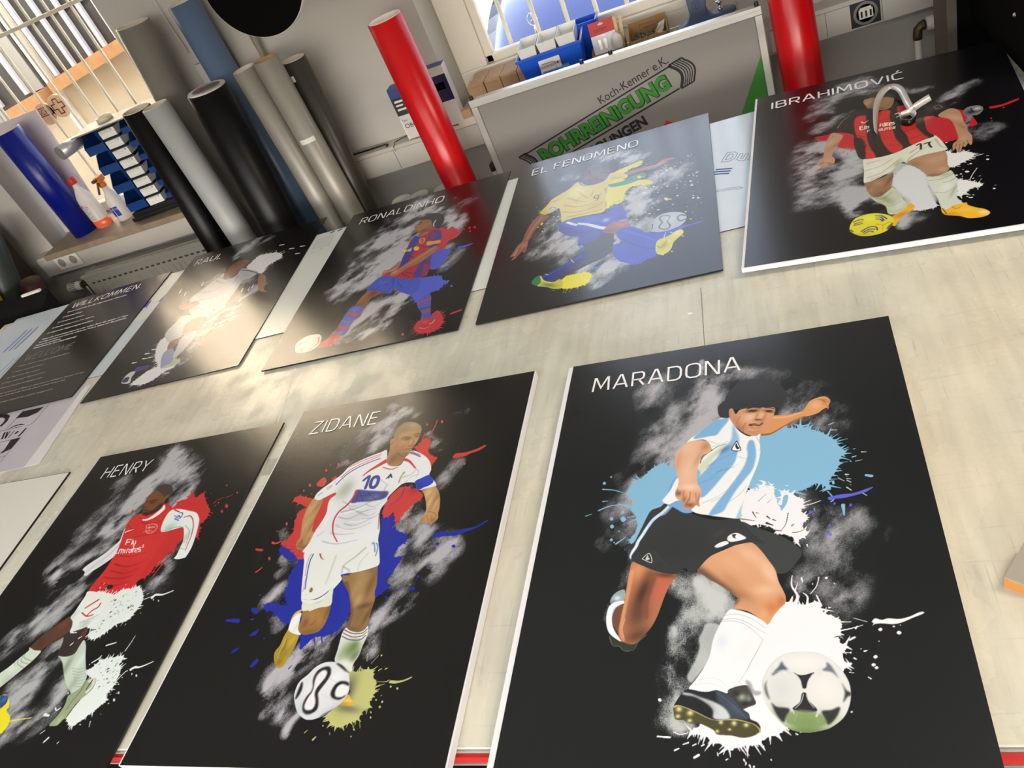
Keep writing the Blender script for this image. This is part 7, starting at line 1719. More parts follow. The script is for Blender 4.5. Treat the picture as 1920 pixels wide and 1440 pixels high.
 ('l',(90,100,70),(0.6,2.39),2.99,2.39,[864,1325,864,1362,851,1398,847,1428]),
 ('F',(214,214,204),1,0,[874,1320,886,1309,904,1310,914,1328,914,1349,903,1369,892,1363,904,1343,895,1321,885,1326]),
 ('L',(40,40,36),(0.9,0),2.72,1.81,[894,1316,890,1342,891,1355]),
 ('L',(60,50,44),(0.8,0),2.34,1.76,[888,1394,875,1429,869,1457]),
 ('B',(190,206,170),0.6,0,[845,1468,16,13,-123]),
 ('F',(230,238,234),1,0,[567,896,565,919,563,958,562,997,558,1022,585,1043,601,1069,609,1094,640,1090,682,1078,696,1058,715,1022,714,991,733,954,719,924,650,911]),
 ('b',(170,190,176),0.7,0,[670,1062,30,19,-28]),
 ('b',(180,196,190),0.5,0,[572,1010,14,22,38]),
 ('l',(188,44,52),(0.95,0.72),4.31,3.59,[661,946,611,982]),
 ('l',(188,44,52),(0.95,0.71),3.89,3.54,[686,966,684,985,661,999,649,1023]),
 ('l',(188,44,52),(0.9,0.7),3.17,2.82,[609,1004,650,1024,683,1020]),
 ('l',(120,140,130),(0.5,2.09),2.78,2.09,[634,1053,682,1038,715,1022]),
 ('F',(30,30,40),1,0,[660,882,677,874,700,885,696,896,679,896]),
 ('l',(200,44,48),(0,0),0.43,0.43,[-105,746,-103,747])],
 ('HENRY', 63, 217, 89, 38, 3.4), 0.004, None, 5)
portrait('portrait_board', 'back row board of a player in a red and blue striped shirt with a headband', -1.3326, 2.3440, 0.8678, -0.0166, 0.594, 0.8332, 0.95, (18, 18, 20), [
 ('W',[([539,93,561,209,538,301,475,421,447,521],34.51,1.2),([595,226,755,320,862,453,908,569],32.95,1),([436,484,558,506,576,758,449,824],57.76,1.1),([353,282,391,464,279,543,249,685],47.37,0.5),([578,639,533,913,365,905,270,954],55.5,0.95),([296,764,246,889,306,1103],30.87,0.5),([398,1001,336,1033],17.95,1.2),([688,1160,646,1272,578,1323,510,1422,481,1483],43.22,1.1),([761,1262,734,1446,623,1457],36.71,1),([640,1509,620,1571],13.23,1.1),([932,517,924,638],31.13,0.6),([743,195,949,263],54.31,0.25),([936,835,1004,906,947,1020],34.31,0.45),([287,1149,288,1201],23.25,0.3),([585,186,621,98],28.36,0.5)],(220,220,228),0.9,-0.87,1.6,36,0.45,0.95),
 ('S',(190,52,68),12,0.3,14,[810,540,876,585,898,564,973,660,959,714,913,738,909,795,882,827,855,858,821,830,817,712]),
 ('S',(78,92,206),10,0.3,8,[838,894,847,826,897,819,955,843,955,913,940,990,898,1028,857,998]),
 ('F',(78,92,206),1,0,[1001,851,1004,832,1040,839,1089,834,1093,844,1052,858,1012,867]),
 ('F',(190,52,68),1,0,[1111,1514,1128,1506,1172,1500,1174,1510,1138,1519,1116,1523]),
 ('F',(78,92,206),1,0,[969,1049,976,1035,991,1057,984,1071]),
 ('F',(78,92,206),1,0,[1048,1246,1053,1237,1063,1252,1058,1261]),
 ('F',(78,92,206),1,0,[1014,1187,1019,1179,1028,1192,1024,1201]),
 ('F',(190,52,68),1,0,[1021,636,1027,623,1040,644,1034,657]),
 ('F',(190,52,68),1,0,[1059,645,1064,634,1076,653,1071,664]),
 ('F',(190,52,68),1,0,[989,637,993,629,1001,642,998,649]),
 ('F',(190,52,68),1,0,[854,1609,860,1597,874,1615,868,1626]),
 ('F',(190,52,68),1,0,[1037,681,1041,671,1052,688,1047,697]),
 ('F',(78,92,206),1,0,[986,856,990,848,1000,862,996,870]),
 ('S',(190,52,68),14,0.45,14,[946,1514,922,1541,927,1587,970,1634,1026,1645,1068,1631,1083,1570,1059,1506,1025,1460,1000,1487,1011,1558]),
 ('F',(120,80,60),1,0,[781,1244,845,1267,910,1265,934,1322,880,1304,831,1274]),
 ('F',(80,90,180),1,0,[870,1324,882,1279,916,1254,946,1302,969,1394,992,1484,1016,1503,1027,1529,961,1514,938,1501,928,1451,884,1378]),
 ('l',(190,52,68),(0.85,2.07),9.32,8.29,[881,1353,912,1333,953,1329]),
 ('l',(60,70,110),(0.85,2.03),9.12,8.11,[904,1414,941,1409,972,1407]),
 ('l',(190,52,68),(0.85,2),9.01,8.01,[920,1454,951,1447,982,1446]),
 ('b',(60,70,140),0.6,0,[970,1488,36,18,32]),
 ('F',(182,46,66),1,0,[937,1506,983,1510,1015,1514,1032,1542,1031,1576,1006,1595,969,1600,945,1593,944,1559,948,1538]),
 ('L',(220,180,80),(0.9,0),2.89,3.86,[1006,1568,1019,1566,1028,1541]),
 ('L',(230,190,190),(0.7,0),2.4,1.44,[953,1584,984,1599,1012,1592]),
 ('b',(220,90,110),0.6,0,[976,1541,21,13,32]),
 ('S',(80,96,208),12,0.3,8,[771,1059,847,1088,954,1115,983,1165,1026,1194,997,1221,980,1253,928,1271,885,1293,873,1338,835,1288,801,1226,749,1104]),
 ('F',(136,86,62),1,0,[491,1062,471,1108,451,1153,438,1220,462,1237,500,1245,525,1243,531,1181,561,1166,586,1136]),
 ('b',(170,110,80),0.7,0,[466,1146,32,47,34]),
 ('b',(90,54,40),0.6,0,[531,1130,41,27,-98]),
 ('b',(90,56,42),0.5,0,[456,1220,32,21,33]),
 ('F',(84,94,190),1,0,[438,1220,500,1245,512,1261,510,1301,495,1357,481,1413,481,1460,471,1492,450,1491,402,1465,394,1433,393,1385,397,1325,406,1253,418,1226]),
 ('l',(190,52,68),(0.85,2.21),12.15,12.15,[426,1285,481,1316,508,1294]),
 ('l',(190,52,68),(0.85,2.15),11.85,11.85,[398,1399,435,1428,466,1420]),
 ('l',(190,52,68),(0.85,2.14),11.77,11.77,[399,1446,435,1452]),
 ('l',(180,100,110),(0.6,2.73),5.45,4.36,[395,1343,449,1373,491,1368]),
 ('b',(120,130,210),0.5,0,[451,1256,31,21,32]),
 ('b',(150,160,210),0.6,0,[426,1461,26,14,29]),
 ('F',(200,70,88),1,0,[399,1470,375,1474,351,1502,328,1530,309,1547,337,1565,386,1570,424,1558,445,1525,467,1502,450,1491]),
 ('L',(230,190,140),(0.9,0),4.72,2.62,[419,1523,437,1526,455,1504]),
 ('b',(226,110,124),0.6,0,[371,1508,23,16,-98]),
 ('L',(200,190,180),(0.8,0),3.64,2.6,[427,1553,436,1561]),
 ('L',(200,190,180),(0.8,0),3.62,2.59,[450,1555,459,1562]),
 ('L',(200,190,180),(0.8,0),3.63,2.6,[409,1563,419,1570]),
 ('F',(226,218,208),1,0,[161,1528,148,1477,169,1442,204,1420,249,1422,286,1435,313,1467,323,1517,312,1554,286,1575,245,1581,197,1570,177,1555]),
 ('l',(196,60,66),(0.8,1.6),5.33,3.2,[292,1461,308,1513,292,1548,270,1559]),
 ('l',(120,110,100),(0.8,1.09),3.81,1.63,[178,1495,193,1479,228,1468]),
 ('b',(220,150,140),0.8,0,[214,1549,15,17,28]),
 ('b',(190,180,160),0.5,0,[202,1562,62,14,28]),
 ('b',(240,236,230),0.6,0,[237,1456,39,32,-23]),
 ('F',(66,86,196),1,0,[538,957,590,980,673,1022,758,1074,809,1073,838,1150,839,1214,805,1240,754,1209,698,1163,656,1109,665,1138,655,1176,598,1147,542,1110,493,1096,472,1079,481,1032,501,985]),
 ('l',(36,50,140),(0.7,2.85),4.57,2.28,[628,1019,646,1092,630,1139]),
 ('l',(36,50,140),(0.7,2.9),4.65,2.32,[563,1008,552,1058,536,1092]),
 ('l',(36,50,140),(0.7,2.81),4.5,2.25,[672,1075,728,1148]),
 ('l',(36,50,140),(0.7,2.85),4.56,2.28,[506,1081,560,1111,637,1161]),
 ('l',(36,50,140),(0.7,2.88),4.6,2.3,[577,1054,622,1083]),
 ('b',(100,120,220),0.5,0,[562,1035,28,26,36]),
 ('l',(120,60,120),(0.6,1.69),2.82,2.26,[544,1114,609,1155,655,1176]),
 ('F',(178,42,64),1,0,[657,550,633,571,621,627,625,704,623,792,627,865,615,917,574,929,540,937,543,959,590,980,675,1030,748,1070,792,1074,852,1077,860,1026,854,956,826,846,823,802,844,782,861,745,848,650,829,580,779,526,745,503,704,524]),
 ('f',(48,58,160),0.9,1.85,[744,604,767,552,819,575,848,650,853,712,840,765,804,765,766,719]),
 ('f',(178,42,64),0.6,3.12,[750,591,782,574,806,631,793,686,773,677]),
 ('f',(48,58,160),0.95,1.85,[639,558,677,559,685,624,683,684,692,747,680,801,683,874,680,957,636,897,628,809,624,734,631,662]),
 ('f',(48,58,160),0.9,2.32,[752,801,789,773,818,800,854,956,859,1039,828,1081,771,1059,769,991,767,921]),
 ('f',(176,38,60),0.7,2.28,[807,909,845,952,857,1065,828,1081,811,1021]),
 ('l',(30,20,60),(0.5,3.51),4.68,2.34,[727,905,778,898,835,948]),
 ('l',(30,20,60),(0.5,3.45),4.6,2.3,[695,976,758,1014,807,1006]),
 ('l',(30,20,60),(0.5,3.62),4.83,2.41,[670,797,729,850]),
 ('l',(30,20,60),(0.5,3.68),4.91,2.45,[725,702,774,752]),
 ('l',(30,20,60),(0.5,3.46),4.61,2.3,[669,980,742,1048]),
 ('l',(30,20,60),(0.5,3.82),5.1,2.55,[686,594,719,577]),
 ('f',(240,150,60),1,0.61,[757,671,802,687,851,696,856,731,812,727,768,723]),
 ('L',(214,170,80),(0.9,0),3.14,3.14,[691,611,724,626,732,667,718,676,699,649,691,611]),
 ('B',(190,150,90),0.6,0,[714,644,14,21,41]),
 ('L',(240,200,40),(1,0),3.75,3.12,[597,705,606,729]),
 ('L',(240,200,40),(1,0),3.75,3.12,[605,717,609,707,616,730]),
 ('L',(240,200,40),(1,0),3.74,3.12,[617,708,622,733]),
 ('L',(240,200,40),(1,0),3.73,3.11,[631,710,626,720,637,733]),
 ('L',(240,200,40),(1,0),3.72,3.1,[642,727,651,724,644,712,642,727,654,740]),
 ('L',(240,200,40),(1,0),3.73,3.11,[658,703,654,711,661,740]),
 ('L',(240,200,40),(1,0),3.73,3.1,[649,717,664,721]),
 ('F',(240,200,40),1,0,[677,719,679,700,695,701,713,719,719,741,709,752,691,744]),
 ('L',(120,140,200),(0.7,0),2.47,2.47,[689,722,697,714,709,731]),
 ('L',(200,190,190),(0.8,0),3.21,2.56,[652,556,692,581,730,551]),
 ('F',(160,104,76),1,0,[837,752,856,794,841,838,809,882,765,913,716,929,686,945,659,976,630,995,600,983,585,950,610,929,633,917,667,882,709,842,752,801,789,773,812,761]),
 ('l',(206,150,112),(0.6,4.77),8.36,4.77,[824,773,761,834,703,882,651,917]),
 ('l',(90,54,40),(0.6,3.53),4.71,2.94,[841,838,780,905,709,933]),
 ('b',(220,170,136),0.6,0,[615,945,21,21,-21]),
 ('F',(164,108,80),1,0,[617,833,590,865,564,897,528,897,526,950,543,945,565,929,595,909,616,889]),
 ('b',(210,160,128),0.6,0,[541,911,16,18,-21]),
 ('l',(110,64,50),(0.6,1.76),2.35,1.76,[609,984,628,958]),
 ('l',(110,64,50),(0.5,1.77),2.37,1.77,[586,969,604,941]),
 ('F',(150,96,66),1,0,[623,398,604,434,606,448,627,481,623,495,649,508,661,536,663,560,706,564,731,520,749,509,734,458,710,401,663,367,633,365]),
 ('b',(200,136,96),0.7,0,[634,420,19,23,43]),
 ('b',(190,126,88),0.6,0,[646,482,19,23,43]),
 ('b',(180,120,84),0.5,0,[679,465,22,33,-20]),
 ('b',(90,54,36),0.6,0,[694,519,34,24,-20]),
 ('l',(50,30,24),(0.8,2.68),4.01,3.35,[615,396,633,391,650,406]),
 ('b',(40,26,22),0.7,0,[633,415,12,8,23]),
 ('l',(110,56,46),(0.8,1.97),3.28,2.63,[619,479,639,491]),
 ('b',(180,116,84),0.7,0,[710,439,9,26,42]),
 ('F',(30,32,44),1,0,[633,365,641,324,664,302,716,314,773,353,806,402,817,464,812,509,797,542,777,517,755,502,736,458,712,402,673,371]),
 ('L',(226,226,230),(0.9,0),4.56,3.26,[750,420,746,463,758,497]),
 ('B',(60,64,84),0.6,0,[707,355,48,23,44])],
 ('RONALDINHO', 54, 368, 88, 38, 4.4), 0.004, None, 6)
portrait('portrait_board', 'back row board of a player in a yellow shirt and blue shorts kicking', -0.7005, 2.3369, 0.8692, -0.0041, 0.594, 0.8332, 1.0, (24, 25, 30), [
 ('W',[([457,143,570,234,675,252,780,338],27.94,0.9),([589,200,720,345],23.03,0.9),([685,695,784,823,875,720,921,668],60.64,0.75),([734,721,725,973,801,1113],44.93,0.9),([831,847,748,1121],37.87,0.5),([345,345,410,360],31.06,0.35),([353,828,319,885,291,979],41.03,0.45),([413,1034,338,1052,328,1131,272,1140],45.45,0.6),([376,1052,442,1148,436,1275],37.85,0.8),([662,1181,707,1388,627,1474],34.78,0.9),([503,1425,604,1375,676,1435],28.75,0.9),([557,1446,600,1564],14.58,0.95),([949,605,1014,602],40.92,0.2),([700,1230,650,1271],29.78,1)],(214,218,224),0.9,-0.96,1.5,36,0.8,0.95),
 ('S',(222,214,60),7,0.4,30,[610,575,624,460,673,425,742,402,782,382,802,405,783,447,724,454,687,516,729,601,826,635,865,696,828,694,751,672,714,710,700,816,643,824,616,847,600,727]),
 ('F',(64,140,96),1,0,[610,575,689,579,766,541,815,548,826,595,769,623,711,631,632,617]),
 ('S',(66,82,196),10,0.4,8,[620,904,645,862,663,844,702,872,718,917,729,957,708,1000,651,972]),
 ('S',(66,82,196),8,0.3,6,[683,1238,753,1253,840,1323,907,1383,883,1432,843,1445,802,1465,743,1433,699,1385,679,1330,668,1279]),
 ('F',(66,82,196),1,0,[881,1215,948,1182,1032,1214,1089,1217,1138,1212,1089,1230,1031,1234,1006,1258,956,1298,882,1295,838,1196]),
 ('Q',((240,244,236),(240,244,236),(232,230,110)),230,0.5,3.2,0.3,[733,439,1110,475,1114,1197,785,1171]),
 ('Q',((230,234,230),),50,0.5,2.6,0.3,[124,395,330,505,383,1020,197,935]),
 ('F',(222,214,60),1,0,[927,906,940,898,952,919,940,928]),
 ('F',(222,214,60),1,0,[820,729,828,723,837,738,829,744]),
 ('F',(222,214,60),1,0,[1060,784,1068,779,1074,792,1067,797]),
 ('F',(222,214,60),1,0,[233,822,241,816,252,831,244,837]),
 ('F',(222,214,60),1,0,[232,834,238,830,247,841,240,846]),
 ('F',(222,214,60),1,0,[773,575,786,566,801,591,787,600]),
 ('F',(222,214,60),1,0,[846,675,855,669,865,686,856,692]),
 ('F',(150,104,92),1,0,[687,516,735,482,813,475,872,489,901,464,939,445,982,464,978,478,944,475,954,485,920,507,872,530,805,522,727,529,699,564]),
 ('b',(200,160,150),0.5,0,[891,485,56,22,1]),
 ('S',(234,226,50),9,0.45,14,[406,1460,433,1427,486,1425,539,1431,575,1461,569,1495,563,1528,514,1545,462,1540,425,1518,404,1489]),
 ('F',(70,110,200),1,0,[571,1407,606,1406,615,1419,581,1420]),
 ('L',(222,214,60),(1,0),2.25,1.13,[635,1460,668,1454]),
 ('F',(58,58,62),1,0,[527,1052,583,1061,663,1115,670,1249,664,1293,628,1339,551,1369,501,1394,450,1418,418,1450,383,1451,327,1430,304,1391,372,1357,441,1323,491,1282,524,1249,506,1144]),
 ('F',(34,44,140),1,0,[326,1422,305,1383,336,1358,388,1333,438,1299,489,1266,515,1245,528,1237,539,1302,496,1338,455,1375,414,1411,381,1436,355,1444]),
 ('l',(90,110,220),(0.6,3.01),4.82,3.62,[321,1382,389,1349,449,1311,507,1265]),
 ('L',(210,216,230),(1,0),2.41,1.81,[455,1282,472,1318]),
 ('L',(210,216,230),(1,0),2.41,1.81,[325,1361,343,1376]),
 ('F',(46,130,80),1,0,[258,1403,274,1371,305,1364,314,1402,302,1450,283,1446,262,1423]),
 ('F',(196,200,80),1,0,[301,1367,314,1402,345,1434,383,1451,408,1439,429,1469,425,1518,390,1515,342,1480,294,1454,309,1430]),
 ('b',(90,110,40),0.7,0,[358,1471,45,14,58]),
 ('L',(226,230,120),(1,0),2.97,2.38,[302,1375,326,1422,365,1452]),
 ('F',(50,64,172),1,0,[522,1167,481,1165,478,1131,478,1081,460,1039,369,979,355,937,404,943,523,999,611,1074,570,1139,517,1165,513,1228,485,1219]),
 ('F',(58,78,190),1,0,[358,876,416,867,513,879,620,904,678,950,725,982,731,1011,681,1013,636,1035,620,1061,565,1070,509,1061,463,1065,413,1034,369,979,351,918]),
 ('f',(36,48,140),0.7,5.24,[353,919,424,952,506,1025,564,1052,472,1061,391,1010]),
 ('l',(226,230,234),(0.95,1.34),9.4,8.06,[398,890,431,923,452,942]),
 ('l',(226,230,234),(0.95,1.3),9.08,12.98,[465,933,521,971,581,1026,615,1051]),
 ('b',(220,226,240),0.8,0,[619,971,19,18,45]),
 ('b',(90,110,220),0.5,0,[556,935,57,23,15]),
 ('l',(26,34,110),(0.6,2.6),3.9,2.6,[407,979,468,1025,546,1061]),
 ('l',(26,34,110),(0.6,2.66),3.99,2.66,[384,942,445,980]),
 ('l',(26,34,110),(0.6,2.52),3.77,2.52,[510,1079,497,1139,482,1182]),
 ('F',(150,92,80),1,0,[619,1052,654,1017,699,1017,736,1040,756,1091,739,1100,712,1104,677,1122,659,1122,612,1092]),
 ('b',(186,124,110),0.7,0,[701,1057,47,23,67]),
 ('b',(110,64,56),0.6,0,[639,1087,31,14,44]),
 ('b',(206,150,140),0.5,0,[732,1055,16,14,45]),
 ('F',(62,82,196),1,0,[677,1122,712,1096,756,1100,802,1146,864,1240,915,1294,907,1353,891,1376,858,1361,798,1312,736,1254,698,1189]),
 ('l',(40,54,150),(0.6,3.49),5.81,4.65,[688,1160,753,1253,840,1339,882,1365]),
 ('l',(100,120,226),(0.5,4.72),5.9,3.54,[731,1130,821,1220,890,1299]),
 ('L',(40,50,130),(0.6,0),2.4,1.8,[776,1167,803,1188]),
 ('F',(210,206,76),1,0,[890,1314,907,1291,932,1286,956,1274,981,1254,1006,1245,1021,1264,1018,1294,997,1316,973,1351,964,1393,948,1423,924,1435,899,1422,887,1382]),
 ('b',(150,150,40),0.6,0,[924,1360,21,30,41]),
 ('b',(236,232,130),0.6,0,[990,1274,20,19,-57]),
 ('l',(90,90,30),(0.7,1.12),2.24,1.68,[895,1347,915,1371,940,1321]),
 ('L',(230,230,170),(0.8,0),4.36,2.72,[964,1423,969,1429]),
 ('L',(230,230,170),(0.8,0),4.37,2.73,[920,1433,925,1440]),
 ('L',(230,230,170),(0.8,0),4.49,2.81,[952,1327,957,1333]),
 ('L',(230,230,170),(0.8,0),4.47,2.8,[1015,1309,1020,1316]),
 ('L',(230,230,170),(0.8,0),4.58,2.86,[961,1252,966,1259]),
 ('L',(220,224,220),(0.8,0),2.87,1.72,[927,1284,936,1238]),
 ('F',(176,184,198),1,0,[859,1189,871,1112,896,1066,940,1053,991,1070,1033,1108,1039,1144,1028,1188,998,1214,957,1227,915,1226,881,1211]),
 ('l',(60,64,76),(0.9,0.89),3.57,3.57,[914,1074,944,1081,957,1107,944,1139,957,1186,944,1213,910,1194,904,1165,918,1139,905,1096,914,1074]),
 ('l',(60,64,76),(0.9,0.88),5.88,4.71,[1035,1125,1008,1109,994,1130,1007,1165,1032,1160]),
 ('l',(60,64,76),(0.9,0.9),3.59,2.39,[862,1117,869,1145,865,1184]),
 ('b',(206,212,222),0.5,0,[965,1125,56,40,45]),
 ('F',(214,196,84),1,0,[407,443,370,496,322,531,269,574,249,624,223,669,208,701,231,731,272,732,310,713,330,703,349,789,362,869,395,858,454,859,532,870,599,875,614,809,602,728,603,651,610,575,629,545,668,547,713,551,717,523,685,474,644,450,613,443,595,485,557,515,506,518,463,495,434,447]),
 ('l',(150,120,40),(0.5,4.93),6.34,2.82,[358,679,444,742,523,744]),
 ('l',(150,120,40),(0.5,4.84),6.22,2.77,[355,754,449,801,546,793,592,761]),
 ('l',(150,120,40),(0.5,5),6.42,2.86,[371,607,480,703,537,675]),
 ('l',(150,120,40),(0.5,4.77),6.13,2.72,[392,829,491,840,587,842]),
 ('l',(150,120,40),(0.5,5.05),6.49,2.88,[428,557,498,673,523,608]),
 ('l',(150,120,40),(0.5,4.93),6.33,2.82,[539,695,576,656]),
 ('l',(150,120,40),(0.5,4.84),6.23,2.77,[592,606,610,732,605,824]),
 ('l',(150,120,40),(0.5,5.02),6.45,2.87,[428,676,454,631]),
 ('l',(150,120,40),(0.5,5.07),6.52,2.9,[626,503,687,527]),
 ('l',(150,120,40),(0.5,5.17),6.65,2.95,[288,604,327,585]),
 ('b',(240,228,130),0.5,0,[428,557,61,66,-59]),
 ('b',(240,228,130),0.5,0,[273,656,30,44,-59]),
 ('b',(190,150,60),0.4,0,[544,774,46,41,-20]),
 ('b',(236,224,120),0.4,0,[499,694,37,26,-20]),
 ('l',(40,130,90),(0.95,1.44),6.49,5.05,[208,701,242,736,272,736]),
 ('l',(50,140,110),(0.95,1.49),5.22,3.73,[422,430,454,500,517,524]),
 ('b',(200,206,216),0.9,0,[289,687,27,31,-20]),
 ('l',(90,100,130),(0.7,1.45),2.89,2.17,[271,678,285,665,310,690,300,712]),
 ('l',(50,100,50),(0.9,0.7),3.52,3.52,[551,663,537,665,535,689,554,703,560,683,551,663]),
 ('l',(50,100,50),(0.9,0.7),3.49,2.79,[560,687,555,723,541,725]),
 ('b',(170,170,150),0.8,0,[587,546,13,18,-20]),
 ('F',(146,92,76),1,0,[219,721,275,762,254,799,224,840,202,902,194,952,183,982,185,1035,181,1076,175,1099,158,1083,142,1110,127,1137,106,1145,117,1108,98,1113,94,1098,109,1053,122,1007,146,966,148,913,162,829,184,765]),
 ('l',(190,136,116),(0.6,4.21),5.61,4.21,[233,751,194,844,170,959]),
 ('b',(190,140,122),0.6,0,[154,1021,24,38,78]),
 ('l',(90,54,46),(0.6,2.02),2.69,2.02,[149,1019,128,1079]),
 ('l',(90,54,46),(0.6,2),2.67,2,[172,1047,160,1084]),
 ('l',(210,180,170),(0.8,1.33),3.33,2,[129,1054,106,1140]),
 ('F',(92,66,68),1,0,[440,441,444,379,444,314,467,273,509,271,564,303,603,352,614,412,604,459,591,504,557,526,517,524,473,490]),
 ('b',(120,86,84),0.6,0,[498,410,37,44,51]),
 ('b',(140,98,88),0.7,0,[474,413,20,22,52]),
 ('b',(60,46,56),0.6,0,[534,323,75,32,53]),
 ('b',(110,80,82),0.5,0,[573,452,24,22,51]),
 ('l',(50,34,40),(0.6,2.25),3.75,3,[549,396,581,410,602,431]),
 ('l',(60,40,44),(0.6,2.2),3.67,2.2,[571,496,591,500]),
 ('l',(50,36,42),(0.4,3.04),3.04,2.28,[477,333,493,407,480,442])],
 ('EL FENOMENO', 48, 382, 89, 38, 4.4), 0.0045, None, 7)
